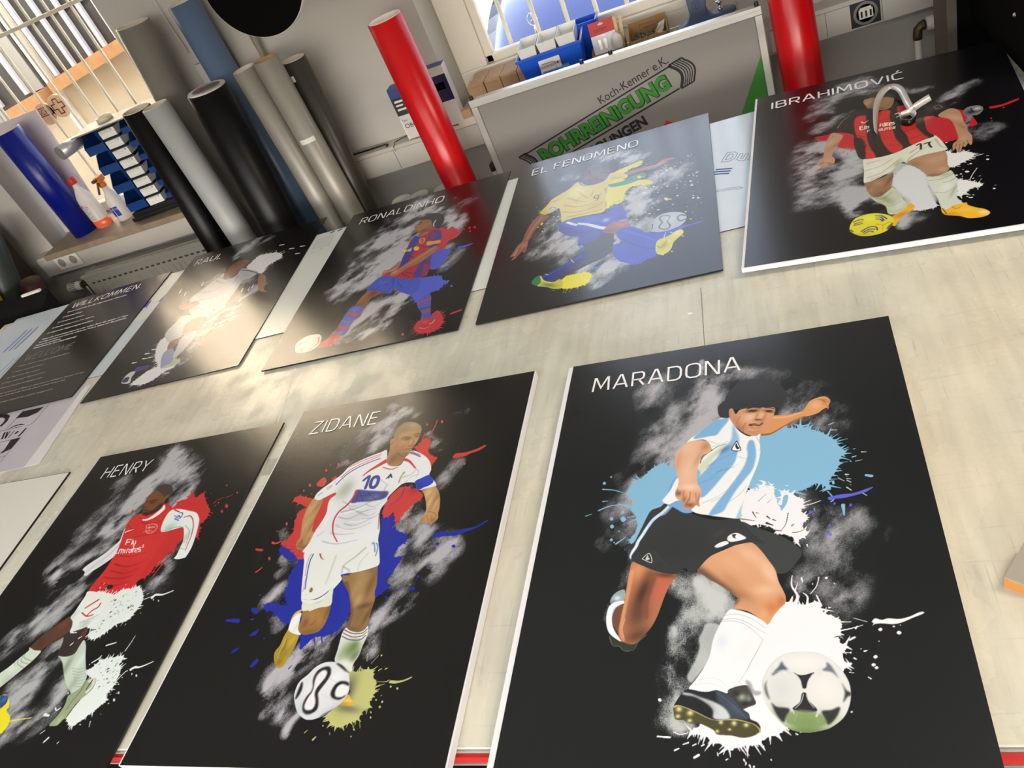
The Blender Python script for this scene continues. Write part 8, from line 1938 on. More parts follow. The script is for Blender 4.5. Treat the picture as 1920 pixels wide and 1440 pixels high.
portrait('portrait_board', 'right back board of a player in red and black stripes with a yellow ball', 0.0345, 2.2933, 0.8861, -0.1183, 0.594, 0.8332, 1.0, (14, 14, 18), [
 ('W',[([495,171,442,183,371,229,333,379],40.97,0.6),([481,94,533,104,594,231],27.45,0.7),([435,394,364,478,328,579],32.27,0.5),([722,288,772,360,834,367],16.35,1),([901,519,940,442,989,411],29.65,0.45),([873,562,915,527],17.51,0.6),([341,737,291,822,273,988],41.47,0.7),([395,1040,333,1079,271,1150,255,1222],43.8,0.6),([434,817,383,934,422,1116,461,1225],55.18,0.7),([447,1220,447,1368,471,1434],18,1.1),([429,1303,452,1399],15,0.6),([494,1268,548,1405],29.67,0.5),([967,888,1020,898,971,957],25.81,0.4),([666,1276,687,1400,648,1469],33.19,0.6),([631,1449,615,1552],11.05,1),([243,690,226,899],30.39,0.3),([887,757,927,884],26.91,0.4)],(200,206,214),0.9,-0.35,1.4,38,0.5,0.95),
 ('S',(186,40,50),9,0.4,12,[402,616,442,618,483,619,504,815,457,828,419,801,397,763,375,679,360,633]),
 ('F',(186,40,50),1,0,[294,629,327,626,376,641,410,620,400,672,359,680,327,670]),
 ('S',(186,40,50),6,0.3,6,[782,645,836,693,883,728,907,768,918,845,927,884,908,926,865,938,817,932,789,866,768,785]),
 ('F',(186,40,50),1,0,[895,632,921,656,957,704,972,803,971,837,940,839,927,778,902,692]),
 ('F',(186,40,50),1,0,[1040,695,1057,695,1091,696,1128,681,1158,674,1151,688,1117,706,1074,718,1040,714]),
 ('F',(186,40,50),1,0,[1026,805,1031,800,1034,810,1029,814]),
 ('F',(186,40,50),1,0,[1025,831,1029,828,1031,834,1028,838]),
 ('F',(186,40,50),1,0,[1085,730,1090,726,1093,734,1088,738]),
 ('F',(186,40,50),1,0,[932,921,936,918,939,924,935,927]),
 ('F',(190,198,204),0.7,4.53,[395,817,435,809,479,856,512,941,514,1042,457,1000,414,931]),
 ('S',(222,226,230),10,0.4,8,[821,1017,852,1048,891,1058,927,1086,909,1122,866,1149,837,1167,816,1127]),
 ('S',(206,212,220),6,0.3,4,[639,1112,683,1084,729,1182,731,1288,740,1392,747,1450,701,1461,663,1447,658,1361,624,1289,604,1191]),
 ('F',(206,212,220),0.85,2.97,[616,1038,671,1062,720,1132,755,1253,752,1397,716,1439,653,1416,606,1253,577,1180]),
 ('S',(222,226,230),10,0.4,16,[836,1287,862,1283,901,1321,923,1344,908,1360,877,1361,854,1394,828,1398]),
 ('F',(222,226,230),1,0,[874,1221,883,1217,890,1228,881,1233]),
 ('F',(222,226,230),1,0,[854,1232,859,1230,863,1236,858,1239]),
 ('F',(222,226,230),1,0,[898,1163,904,1160,908,1168,902,1171]),
 ('F',(222,226,230),1,0,[845,1341,852,1337,857,1346,850,1350]),
 ('F',(222,226,230),1,0,[876,1410,880,1408,883,1413,879,1415]),
 ('F',(222,226,230),1,0,[866,1427,872,1424,876,1430,871,1433]),
 ('F',(222,226,230),1,0,[854,1415,858,1413,861,1418,857,1420]),
 ('F',(222,226,230),1,0,[960,1154,967,1150,972,1160,965,1163]),
 ('F',(222,226,230),1,0,[949,1390,955,1387,959,1394,953,1397]),
 ('F',(222,226,230),1,0,[834,943,838,941,842,947,837,950]),
 ('F',(222,226,230),1,0,[837,1235,843,1232,847,1240,841,1243]),
 ('L',(222,226,230),(1,0),1.42,1.42,[883,1292,898,1254,920,1211]),
 ('L',(222,226,230),(1,0),2.46,1.47,[910,1114,957,1105]),
 ('L',(186,40,50),(1,0),1.77,1.18,[395,808,401,792]),
 ('L',(186,40,50),(1,0),1.75,1.17,[418,845,423,830]),
 ('L',(186,40,50),(1,0),1.73,1.15,[436,868,441,853]),
 ('L',(186,40,50),(1,0),1.75,1.17,[402,855,407,840]),
 ('L',(186,40,50),(1,0),1.74,1.16,[453,844,458,829]),
 ('F',(120,124,132),1,0,[944,669,964,652,999,657,1015,685,1008,723,987,748,966,746,953,792,931,852,919,866,931,799,944,752,935,710]),
 ('b',(30,30,36),0.8,0,[964,708,18,21,-33]),
 ('b',(216,218,224),0.8,0,[992,686,13,11,-13]),
 ('b',(20,20,24),0.7,0,[941,804,8,45,102]),
 ('l',(20,20,24),(0.8,1.1),2.75,2.2,[969,673,977,715,1006,713]),
 ('F',(226,178,50),1,0,[623,1387,652,1389,669,1414,662,1443,636,1465,614,1488,597,1522,586,1543,572,1524,581,1476,598,1451]),
 ('b',(230,150,90),0.6,0,[655,1414,13,16,36]),
 ('b',(180,110,40),0.6,0,[616,1468,17,30,119]),
 ('F',(190,198,180),1,0,[508,1274,541,1301,585,1259,600,1243,624,1289,632,1351,646,1392,625,1433,591,1455,569,1440,563,1382,526,1325]),
 ('b',(120,140,84),0.6,0,[567,1326,53,19,105]),
 ('b',(216,222,216),0.6,0,[616,1388,18,41,35]),
 ('l',(110,124,90),(0.5,1.99),2.99,1.99,[514,1284,553,1321,598,1279]),
 ('l',(130,146,110),(0.5,1.94),2.43,1.94,[539,1330,576,1387,625,1362]),
 ('l',(130,146,110),(0.4,1.9),2.38,1.9,[561,1403,592,1435,627,1420]),
 ('F',(146,112,84),1,0,[493,1137,537,1148,580,1134,610,1115,611,1147,604,1191,594,1240,585,1259,548,1297,521,1286,504,1242,498,1194]),
 ('b',(110,80,58),0.6,0,[556,1278,28,17,-36]),
 ('b',(180,144,110),0.6,0,[549,1184,21,24,3]),
 ('b',(100,72,50),0.6,0,[595,1172,7,51,39]),
 ('b',(176,140,108),0.5,0,[517,1232,12,21,38]),
 ('F',(204,214,204),1,0,[736,1245,736,1208,779,1215,814,1195,828,1191,836,1235,839,1273,834,1329,823,1403,832,1441,838,1470,798,1490,765,1481,759,1455,754,1383,742,1307]),
 ('b',(150,168,130),0.6,0,[805,1214,24,18,-17]),
 ('l',(110,120,110),(0.6,1.46),1.94,1.94,[740,1240,789,1245,834,1219]),
 ('l',(130,140,134),(0.5,1.88),2.35,1.88,[752,1340,789,1355,831,1328]),
 ('l',(60,64,60),(0.7,0.96),1.43,1.43,[789,1275,811,1277,836,1257]),
 ('b',(226,232,232),0.6,0,[794,1313,20,41,38]),
 ('b',(130,150,130),0.5,0,[818,1352,7,54,37]),
 ('F',(232,180,50),1,0,[760,1469,777,1485,803,1464,832,1460,850,1459,852,1478,876,1506,900,1525,915,1550,913,1566,897,1578,870,1580,840,1572,816,1549,785,1533,768,1522,759,1499]),
 ('b',(244,210,110),0.5,0,[839,1508,28,19,35]),
 ('b',(240,226,180),0.8,0,[897,1549,20,16,67]),
 ('l',(120,80,30),(0.6,1),1.67,1.34,[797,1472,809,1492,824,1482]),
 ('b',(190,130,30),0.5,0,[791,1525,23,11,35]),
 ('l',(30,30,30),(0.8,0.68),2.71,1.7,[748,1433,761,1464,773,1519]),
 ('F',(214,214,52),1,0,[419,1502,428,1464,447,1434,479,1421,510,1419,539,1430,568,1453,583,1477,586,1503,576,1535,555,1567,524,1582,490,1584,460,1576,436,1553,422,1529]),
 ('l',(70,60,110),(0.9,0.72),3.25,2.17,[436,1461,467,1451,473,1461]),
 ('l',(70,60,110),(0.9,0.72),3.24,2.16,[440,1478,468,1470]),
 ('l',(70,60,110),(0.9,0.72),3.23,2.15,[437,1488,460,1485,469,1486]),
 ('l',(70,60,130),(0.9,0.71),2.49,3.56,[521,1442,543,1448,561,1479]),
 ('l',(70,60,130),(0.9,0.71),2.49,3.55,[522,1455,540,1459,550,1486]),
 ('l',(70,60,130),(0.9,0.71),2.48,3.54,[520,1467,536,1473,545,1492]),
 ('l',(70,60,110),(0.9,0.7),3.5,3.15,[462,1542,493,1519,518,1527,521,1551]),
 ('l',(70,60,110),(0.9,0.7),3.5,3.15,[468,1551,493,1535,512,1543]),
 ('l',(70,60,110),(0.9,0.7),3.48,3.13,[472,1562,494,1549,506,1561]),
 ('f',(70,60,110),0.9,0.69,[556,1548,572,1524,584,1515,578,1541,562,1560]),
 ('l',(230,130,50),(0.9,0.7),2.79,1.74,[520,1506,548,1520,566,1506,578,1517]),
 ('l',(230,130,50),(0.9,0.69),2.43,1.39,[544,1519,540,1558]),
 ('b',(170,170,40),0.6,0,[461,1566,50,14,15]),
 ('l',(60,56,90),(0.8,0.71),3.56,2.85,[423,1519,432,1537]),
 ('b',(236,236,110),0.5,0,[497,1457,26,20,34]),
 ('F',(216,220,208),1,0,[503,945,550,941,623,949,699,909,760,869,797,853,815,888,833,973,833,1009,794,1013,745,1022,700,1051,674,1064,659,1040,635,1063,596,1110,537,1148,497,1159,493,1129,499,1052]),
 ('l',(140,146,130),(0.5,3.18),4.77,2.12,[510,1120,569,1098,631,1028,654,1006]),
 ('l',(140,146,130),(0.5,3.23),4.85,2.15,[506,1055,573,1035,620,990]),
 ('l',(140,146,130),(0.5,3.14),4.71,2.09,[523,1142,581,1119]),
 ('l',(140,146,130),(0.5,3.18),4.76,2.12,[672,1046,705,996,767,941]),
 ('l',(140,146,130),(0.5,3.22),4.83,2.14,[693,973,740,928,792,903]),
 ('l',(140,146,130),(0.5,3.28),4.92,2.19,[517,993,569,983]),
 ('l',(140,146,130),(0.5,3.16),4.74,2.11,[801,890,814,964,831,992]),
 ('b',(140,150,100),0.6,0,[637,1047,15,31,43]),
 ('b',(232,236,228),0.4,0,[543,1054,38,47,41]),
 ('l',(40,42,44),(0.95,0.54),4.3,4.83,[724,917,740,908,738,948,736,957]),
 ('l',(40,42,44),(0.95,0.53),4.27,4.81,[755,915,777,912,772,927,778,960]),
 ('F',(172,136,108),1,0,[671,1062,695,1032,745,1015,794,1013,825,1019,828,1069,822,1129,823,1176,800,1205,772,1215,746,1208,730,1167,714,1121,696,1089]),
 ('b',(196,160,132),0.6,0,[774,1076,34,37,4]),
 ('b',(120,88,66),0.6,0,[760,1204,33,15,22]),
 ('b',(200,164,140),0.5,0,[810,1060,11,25,42]),
 ('b',(130,96,72),0.5,0,[705,1077,30,17,95]),
 ('b',(206,172,148),0.6,0,[798,1165,18,18,-36]),
 ('F',(44,36,36),1,0,[492,426,541,433,581,435,628,462,668,464,721,484,774,495,819,511,852,550,878,584,889,619,856,648,818,665,781,663,777,735,780,809,800,863,759,878,699,909,623,949,564,956,512,949,487,929,475,854,469,762,471,689,425,638,381,615,396,554,431,494]),
 ('f',(196,50,46),1,0.88,[488,514,536,511,531,606,529,718,534,829,553,951,508,947,515,891,505,798,486,715,479,617]),
 ('f',(44,36,36),0.9,1.72,[485,733,508,744,519,822,508,887,510,948,483,919,476,837]),
 ('f',(44,36,36),0,0,[481,481,539,462,535,540,486,543]),
 ('f',(196,50,46),1,0.87,[593,512,644,511,639,586,642,702,648,814,669,912,623,941,594,840,585,746,583,653]),
 ('f',(196,50,46),1,0.9,[680,491,723,506,719,592,682,581]),
 ('f',(196,50,46),1,0.84,[682,667,735,676,742,754,763,836,774,868,706,904,694,801,680,740]),
 ('l',(110,20,24),(0.6,1.78),2.96,1.78,[487,697,524,734,548,728]),
 ('l',(110,20,24),(0.6,1.72),2.87,1.72,[512,819,541,833]),
 ('l',(110,20,24),(0.6,1.75),2.91,1.75,[595,715,640,719]),
 ('l',(110,20,24),(0.6,1.71),2.85,1.71,[597,789,649,797]),
 ('l',(110,20,24),(0.6,1.67),2.78,1.67,[614,868,658,872]),
 ('l',(110,20,24),(0.6,1.7),2.84,1.7,[689,763,735,750]),
 ('l',(110,20,24),(0.6,1.66),2.77,1.66,[705,842,750,829]),
 ('l',(110,20,24),(0.6,1.81),3.01,1.81,[595,601,638,596]),
 ('l',(110,20,24),(0.6,1.83),3.04,1.83,[490,623,530,625]),
 ('l',(220,90,70),(0.4,1.87),3.11,1.87,[494,548,528,526]),
 ('l',(220,90,70),(0.4,1.69),2.82,1.69,[516,874,552,908]),
 ('l',(220,90,70),(0.4,1.83),3.05,1.83,[597,564,638,547]),
 ('b',(90,84,80),0.5,0,[825,593,44,30,10]),
 ('l',(150,150,150),(0.7,0.58),1.75,1.75,[830,566,852,569,861,603,839,604,829,575]),
 ('l',(210,210,206),(0.5,1.9),2.53,1.9,[403,578,430,513,465,472]),
 ('L',(232,226,214),(1,0),3.69,1.84,[514,570,524,587,545,567]),
 ('L',(232,226,214),(1,0),3.04,3.04,[516,617,505,616,505,650,519,650]),
 ('L',(232,226,214),(1,0),2.43,2.43,[506,631,515,632]),
 ('L',(232,226,214),(1,0),3.02,2.42,[525,653,526,623,534,630,532,653]),
 ('L',(232,226,214),(1,0),3.02,2.41,[534,630,542,631,541,653]),
 ('L',(232,226,214),(1,0),2.99,2.39,[591,657,594,635,600,633]),
 ('L',(232,226,214),(1,0),2.97,2.38,[612,639,603,644,606,664,613,658,614,631,614,665]),
 ('L',(232,226,214),(1,0),2.96,2.37,[623,636,620,662,628,663]),
 ('L',(232,226,214),(1,0),2.97,2.38,[617,642,629,639]),
 ('L',(232,226,214),(1,0),2.95,2.36,[634,656,644,654,639,640,632,650,632,670,643,669]),
 ('L',(232,226,214),(1,0),2.95,2.36,[652,643,646,648,654,659,646,670]),
 ('L',(232,226,214),(1,0),3,2.4,[664,565,680,560,681,590,667,598]),
 ('L',(232,226,214),(1,0),2.09,1.79,[535,669,533,690]),
 ('L',(232,226,214),(1,0),2.09,1.79,[537,670,548,670]),
 ('L',(232,226,214),(1,0),2.09,1.79,[536,681,544,681]),
 ('L',(232,226,214),(1,0),2.06,1.77,[585,682,584,702,592,702,593,682]),
 ('L',(232,226,214),(1,0),2.06,1.76,[599,683,598,703,605,705]),
 ('L',(232,226,214),(1,0),2.05,1.76,[611,686,609,705]),
 ('L',(232,226,214),(1,0),2.06,1.76,[614,687,626,688]),
 ('L',(232,226,214),(1,0),2.05,1.76,[620,687,618,706]),
 ('L',(232,226,214),(1,0),2.04,1.75,[630,688,628,708,638,707]),
 ('L',(232,226,214),(1,0),2.05,1.76,[630,688,640,688]),
 ('L',(232,226,214),(1,0),2.05,1.75,[630,697,637,698]),
 ('L',(232,226,214),(1,0),2.04,1.75,[645,690,643,710]),
 ('L',(232,226,214),(1,0),2.04,1.75,[645,690,653,691,651,703,644,703,652,713]),
 ('F',(182,146,122),1,0,[381,621,424,666,416,708,397,763,381,810,370,850,382,890,376,930,356,930,344,951,325,942,304,912,306,891,331,849,336,789,346,720,359,662]),
 ('b',(206,172,148),0.5,0,[358,726,17,48,93]),
 ('b',(140,104,84),0.6,0,[397,745,10,51,73]),
 ('b',(206,170,150),0.5,0,[349,893,20,24,42]),
 ('l',(120,84,66),(0.6,1.73),2.89,2.31,[322,906,341,906,368,927]),
 ('l',(110,76,60),(0.7,1.15),2.3,1.73,[353,912,356,932]),
 ('l',(110,76,60),(0.6,1.16),2.33,1.75,[331,893,314,913]),
 ('F',(176,140,112),1,0,[835,674,888,628,920,665,927,724,927,778,933,835,931,878,939,924,933,989,924,1009,917,989,903,1015,892,1009,881,1053,869,1047,866,1014,855,1025,861,970,886,932,888,864,886,793,875,733]),
 ('b',(206,172,144),0.6,0,[898,727,18,50,-66]),
 ('b',(130,96,74),0.5,0,[914,825,9,50,-35]),
 ('b',(200,166,140),0.5,0,[906,942,17,25,46]),
 ('l',(110,78,60),(0.6,1.54),2.57,1.54,[874,976,862,1020]),
 ('l',(110,78,60),(0.6,1.53),2.55,1.53,[887,982,874,1042]),
 ('l',(110,78,60),(0.6,1.54),2.56,1.54,[903,974,894,1010]),
 ('l',(110,78,60),(0.6,1.54),2.56,1.54,[916,964,919,998]),
 ('l',(110,78,60),(0.6,1.56),2.59,1.56,[870,957,904,957]),
 ('F',(156,124,92),1,0,[533,355,547,322,580,320,620,343,667,371,669,424,656,467,638,491,602,487,579,478,565,446,549,437,542,403]),
 ('b',(190,150,112),0.6,0,[561,372,22,28,52]),
 ('b',(120,92,66),0.5,0,[654,436,12,39,53]),
 ('b',(200,150,116),0.5,0,[552,377,11,20,51]),
 ('b',(110,80,56),0.5,0,[604,468,41,16,33]),
 ('F',(58,48,40),1,0,[541,318,566,279,600,274,640,291,670,331,677,366,666,381,636,353,610,369,595,344,572,325,551,330]),
 ('l',(60,44,34),(0.7,1.3),2.6,1.95,[545,352,560,352]),
 ('l',(90,60,46),(0.7,1.28),1.92,1.92,[549,412,559,423])],
 ('IBRAHIMOVIĆ', 42, 366, 92, 38, 5.0), 0.012, (0.006, 0.0, 0.003), 8)
portrait('portrait_board', 'glare covered back row board of a player all in white', -2.0586, 2.3920, 0.8658, 0.0139, 0.594, 0.8332, 0.8, (20, 18, 18), [
 ('W',[([530,82,524,163,508,223],22.87,1),([535,235,515,418,438,480],43.89,0.6),([617,53,578,137],38.31,0.5),([937,799,849,903,832,1031,839,1086],37.65,0.7),([722,1044,685,1160,664,1302,667,1446],47.96,0.7),([460,923,443,1077,384,1186],38.35,0.6),([676,64,828,169],37.65,0.3),([683,550,874,746],33.76,0.5),([552,1411,599,1574],17.16,0.5)],(206,206,212),0.9,-0.79,1.5,36,0.4,0.95),
 ('S',(232,232,236),14,0.45,26,[695,463,698,403,737,324,823,331,904,351,975,422,953,467,898,504,889,576,868,597]),
 ('S',(232,232,236),12,0.45,26,[372,1131,344,1134,331,1181,361,1266,411,1367,485,1460,426,1489,383,1545,356,1594,471,1626,544,1592,587,1537,646,1509,519,1353,457,1210]),
 ('L',(232,232,236),(1,0),5.5,3.67,[217,1349,254,1354]),
 ('L',(232,232,236),(1,0),5.56,3.71,[277,1276,315,1282]),
 ('L',(232,232,236),(1,0),5.58,3.72,[313,1244,351,1250]),
 ('L',(232,232,236),(1,0),5.45,3.64,[341,1333,378,1338]),
 ('L',(232,232,236),(1,0),5.49,3.66,[289,1329,326,1334]),
 ('L',(232,232,236),(1,0),5.04,3.36,[603,1564,637,1568]),
 ('L',(232,232,236),(1,0),6.32,4.21,[1006,349,1044,359]),
 ('L',(232,232,236),(1,0),6.13,4.09,[1098,454,1135,463]),
 ('L',(232,232,236),(1,0),6.25,4.16,[1101,361,1139,371]),
 ('L',(232,232,236),(1,0),6.52,4.35,[880,243,919,253]),
 ('L',(232,232,236),(1,0),5.74,2.55,[845,916,840,873]),
 ('L',(232,232,236),(1,0),5.88,2.61,[858,796,853,752]),
 ('L',(232,232,236),(1,0),5.92,2.63,[799,787,794,742]),
 ('L',(232,232,236),(1,0),5.89,2.62,[878,776,874,731]),
 ('L',(232,232,236),(1,0),5.49,2.44,[797,1135,792,1095]),
 ('L',(232,232,236),(1,0),6.6,2.93,[148,546,138,497]),
 ('L',(232,232,236),(1,0),6.48,2.88,[225,606,215,558]),
 ('L',(232,232,236),(1,0),6.51,2.9,[335,529,326,480]),
 ('L',(232,232,236),(1,0),7.29,1.82,[758,1135,816,1117,866,1102,926,1098]),
 ('F',(70,60,130),1,0,[295,1450,292,1414,343,1417,394,1421,408,1461,362,1464,328,1471]),
 ('F',(196,204,196),1,0,[258,1555,243,1493,267,1454,311,1461,315,1514,335,1577]),
 ('F',(60,52,120),1,0,[255,1543,252,1507,291,1507,303,1556]),
 ('F',(150,108,84),1,0,[896,617,946,674,984,762,1004,840,1053,887,1007,869,964,838,922,765,883,677,871,628]),
 ('F',(150,108,84),1,0,[362,761,286,718,252,734,264,774,318,816,387,827,437,803]),
 ('F',(186,188,198),1,0,[643,441,742,499,835,568,801,629,743,635,736,748,728,858,729,940,690,979,634,986,535,950,460,923,397,845,454,795,399,732,352,743,310,683,358,614,406,543,448,499,481,435,585,540,632,529]),
 ('l',(120,122,134),(0.5,5.55),6.24,2.77,[421,653,507,658,574,625]),
 ('l',(120,122,134),(0.5,5.43),6.11,2.71,[425,742,536,756,602,724]),
 ('l',(120,122,134),(0.5,5.26),5.92,2.63,[557,876,631,862,662,804]),
 ('l',(120,122,134),(0.5,5.62),6.32,2.81,[458,518,556,588,616,583]),
 ('l',(120,122,134),(0.5,5.27),5.92,2.63,[439,846,566,893,639,879]),
 ('l',(120,122,134),(0.5,5.52),6.21,2.76,[657,540,659,630,626,646]),
 ('L',(90,90,100),(0.9,0),5.52,3.45,[656,470,738,512,847,596,801,629]),
 ('L',(80,80,90),(0.9,0),3.86,2.57,[625,969,657,954,651,931,632,924]),
 ('L',(110,104,120),(0.6,0),3.54,2.83,[469,477,581,553,640,502]),
 ('F',(196,198,206),1,0,[460,923,535,950,634,986,626,1010,553,983,513,1023,501,1110,511,1165,504,1188,442,1217,347,1122,326,1050,346,977,367,903]),
 ('F',(150,108,84),1,0,[480,1090,473,1021,512,982,573,984,624,1016,639,1054,624,1101,586,1139,555,1173,513,1159]),
 ('F',(150,108,84),1,0,[439,1229,449,1194,504,1188,533,1222,523,1256,501,1286,466,1293]),
 ('b',(110,76,60),0.6,0,[475,1241,22,28,-61]),
 ('F',(150,158,196),1,0,[466,1293,521,1305,566,1367,591,1446,578,1488,537,1499,498,1441,456,1345]),
 ('F',(196,198,208),1,0,[520,1180,598,1143,638,1182,640,1258,630,1328,612,1382,598,1425,565,1391,545,1312]),
 ('F',(186,196,170),1,0,[598,1425,644,1439,667,1481,623,1502,548,1502,543,1478,585,1467]),
 ('L',(190,110,70),(1,0),4.63,3.47,[602,1414,633,1436,636,1425]),
 ('L',(226,220,214),(0.8,0),3.86,2.57,[372,1131,425,1044,469,940]),
 ('L',(226,220,214),(0.8,0),3.84,2.56,[415,1171,457,1029,485,932]),
 ('F',(128,92,76),1,0,[535,534,500,474,495,410,504,350,529,313,591,308,658,338,674,360,668,405,643,441,631,483,606,518,571,534]),
 ('b',(170,128,108),0.6,0,[607,411,37,39,-110]),
 ('F',(60,50,46),1,0,[494,441,459,347,474,290,514,258,584,269,651,310,669,342,605,314,547,305,525,328,500,365,505,430]),
 ('L',(80,54,46),(0.7,0),2.91,2.19,[575,365,593,357]),
 ('L',(110,60,56),(0.7,0),2.84,2.13,[635,469,647,451])],
 ('RAUL', 38, 160, 84, 38, 4.2), 0.0025, None, 9)
# the dark welcome board with small lettering
wx, wy, wz, wa, ww, wh = (-2.6386, 2.3066, 0.8671, 0.0200, 0.5052, 0.7086)
wel = thing('welcome_board', 'dark grey board headed WILLKOMMEN with small lines of text', 'notice board', (wx, wy, wz), wa)
MB().box(0, ww, -wh, 0, -.0035, -.0002).build('board', m_edge, wel)
MB().box(0, ww, -wh, 0, -.0002, 0).build('printed_face', mat('notice_dark', (38, 35, 33), 0.2, ior=1.68), wel)
m_gl = mat('notice_grey_text', (150, 148, 144), .3); m_wl = mat('notice_white_text', (228, 228, 228), .3)
title(wel, 'WILLKOMMEN.', 42, 388, 62, 34, 5.0, .0004, m_wl)
title(wel, 'WELCOME.', 46, 284, 392, 36, 2.6, .0004, m_gl, 'subtitle_lettering')
def wl(t, u, v, size, width, m): text_mesh(t, size / 1000, 'body_lettering', m, wel, Matrix.Translation((u / 1000, -v / 1000, .0004)), width=width / 1000 if width else None, offset=.0004)
wl('Bitte beachten Sie die allgemeinen Hinweise.', 44, 94, 12, 302, m_wl)
wl('1) Maskenpflicht!', 44, 128, 13, 98, m_wl)
wl('2) Check-in am Counter', 41, 162, 13, 138, m_wl)
wl('3) Mindestabstand von 2 m wahren', 38, 196, 13, 210, m_wl)
wl('4) Allgemeine Hygieneregeln beachten', 35, 228, 13, 230, m_wl)
wl('Haben Sie Krankheitssymptome oder hatten Sie in den letzten 14 Tagen', 40, 266, 13, 418, m_wl)
wl('Kontakt zu einer mit Corona infizierten Person, bitten wir Sie auf einen', 38, 284, 13, 422, m_wl)
wl('Besuch zu verzichten.', 36, 302, 13, 125, m_wl)
wl('Vielen Dank für Ihre Unterstützung!', 34, 318, 13, 214, m_wl)
wl('Please observe the general instructions.', 46, 426, 11, 250, m_gl)
wl('1) Masks are compulsory!', 44, 458, 11, 150, m_gl)
wl('2) Check in at the counter', 42, 488, 11, 160, m_gl)
wl('3) Keep a minimum distance of 2 m', 40, 518, 11, 208, m_gl)
wl('4) Observe the general hygiene rules', 38, 548, 11, 220, m_gl)
wl('If you have symptoms of illness or have been in contact in the last 14 days', 42, 584, 11, 430, m_gl)
wl('with a person infected with Corona, please refrain from a visit.', 42, 602, 11, 360, m_gl)
wl('Thank you very much for your support!', 42, 640, 11, 330, m_gl)

# ------------------------------------------------------------------ curled offcut lying on the right back board
cf = thing('curled_trim', 'curled silver and black trim offcut lying on the back board with the striped red jersey', 'trim offcut', (0.3450, 1.9760, 0.8861))
path = [((0.2729, 1.8934, 0.8921), 1.2), ((0.2820, 1.9467, 0.8981), 1.0), ((0.2995, 2.0206, 0.9021), 0.7), ((0.3233, 2.0751, 0.9041), 0.5), ((0.3463, 2.0917, 0.9041), 0.4), ((0.3607, 2.0596, 0.9041), 0.5), ((0.3601, 1.9870, 0.9041), 0.5), ((0.3613, 1.9385, 0.9001), 0.8), ((0.3633, 1.9116, 0.8951), 1.4), ((0.3472, 1.8950, 0.8941), 1.57), ((0.3323, 1.9114, 0.8941), 1.57), ((0.3369, 1.9395, 0.8951), 1.57), ((0.3557, 1.9394, 0.9001), 1.3), ((0.3779, 1.9500, 0.9061), 1.0), ((0.4054, 1.9595, 0.9121), 0.8)]
def ribbon(path, w_, name, m, thick, off=0.0):
    mb = MB(); pp = [Vector(p) - cf.location for p, t in path]; tl = [t for p, t in path]
    fine = []; ft = []
    for i in range(len(pp) - 1):
        a, b, c_, d = pp[max(i - 1, 0)], pp[i], pp[i + 1], pp[min(i + 2, len(pp) - 1)]
        for k in range(8):
            t = k / 8; fine.append(.5 * ((2 * b) + (c_ - a) * t + (2 * a - 5 * b + 4 * c_ - d) * t * t + (3 * b - a - 3 * c_ + d) * t ** 3)); ft.append(tl[i] * (1 - t) + tl[i + 1] * t)
    fine.append(pp[-1]); ft.append(tl[-1]); L = []; R2 = []
    for i, p in enumerate(fine):
        d = (fine[min(i + 1, len(fine) - 1)] - fine[max(i - 1, 0)]).normalized(); side = Vector((0, 0, 1)).cross(d)
        side = side.normalized() if side.length > 1e-5 else Vector((1, 0, 0)); v = side * math.cos(ft[i]) + Vector((0, 0, 1)) * math.sin(ft[i]); nn = d.cross(v).normalized() * off
        L.append(mb.bm.verts.new(p + v * w_ / 2 + nn)); R2.append(mb.bm.verts.new(p - v * w_ / 2 + nn))
    for i in range(len(fine) - 1):
        f_ = mb.face([R2[i], R2[i + 1], L[i + 1], L[i]])
        if f_: f_.smooth = True
    return mb.build(name, m, cf, solid=thick)
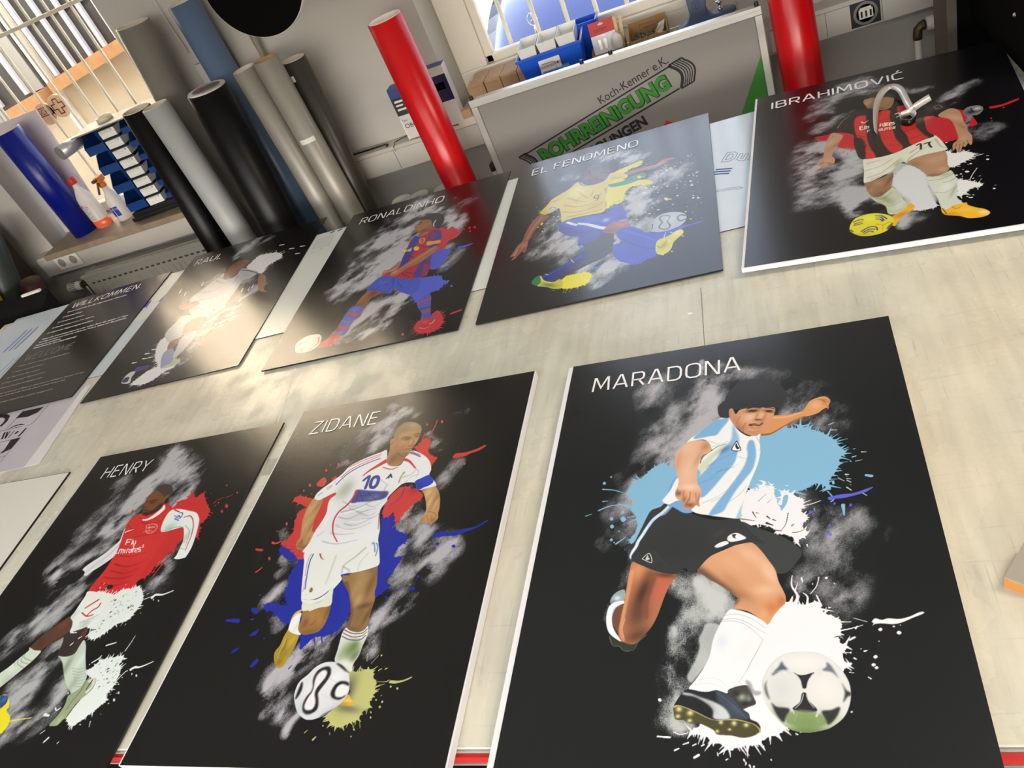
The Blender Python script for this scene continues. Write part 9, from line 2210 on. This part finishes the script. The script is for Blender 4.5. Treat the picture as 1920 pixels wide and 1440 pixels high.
ribbon(path, .016, 'silver_face', mat('trim_silver', (206, 202, 196), .3, metal=.35), .0006, .0004)
ribbon(path, .016, 'black_back', mat('trim_black', (16, 12, 14), .3), .0006, -.0004)

# ------------------------------------------------------------------ pieces that sit on a part hang under that part
def nest(thing_kinds, part, kids):
    for o in [k for k in bpy.data.objects if k.parent is None and k.name.split('.')[0] in thing_kinds]:
        ch = [k for k in bpy.data.objects if k.parent == o]
        ps = [k for k in ch if k.name.split('.')[0] == part]
        if not ps: continue
        for k in ch:
            if k.name.split('.')[0] in kids:
                m = k.matrix_parent_inverse @ k.matrix_basis; p = ps[0]; pm = p.matrix_parent_inverse @ p.matrix_basis
                k.parent = p; k.matrix_parent_inverse = pm.inverted() @ m @ k.matrix_basis.inverted()
nest(('wall_socket',), 'cover_plate', ('socket_ring', 'contacts'))
nest(('radiator_valve',), 'thermostat_head', ('grip_slots',))
nest(('radiator',), 'panel', ('slots', 'ribs'))
nest(('cable_duct',), 'duct_body', ('cover_seam', 'cover_joint'))
nest(('data_outlet',), 'jack_block', ('port',))
nest(('signboard',), 'panel', ('green_triangle', 'pipe_drawing', 'company_lettering', 'title_outline', 'title_lettering', 'town_lettering', 'red_mark'))
nest(('storage_crate',), 'label', ('label_lettering', 'label_lines'))
nest(('cleaner_bottle',), 'label', ('red_rules', 'label_print'))
nest(('welcome_board',), 'printed_face', ('title_lettering', 'subtitle_lettering', 'body_lettering'))
nest(('portrait_board',), 'board', ('printed_picture', 'title_lettering'))
nest(('blister_packet',), 'header', ('hang_hole', 'header_print'))
nest(('eyelet_press',), 'frame', ('cast_mark',))
nest(('composite_panel',), 'protective_film', ('outline_print', 'blue_print', 'printed_grid', 'triangle_print', 'printed_lines'))
nest(('crest_print',), 'sheet', ('crest_lettering', 'white_margin'))
nest(('package',), 'carton', ('printed_band', 'lettering', 'blue_top', 'white_print'))
nest(('car',), 'bonnet', ('bonnet_star',))
nest(('building',), 'wall', ('window', 'ledge', 'pilaster', 'shutter'))
nest(('film_roll',), 'film', ('tape_tab',))
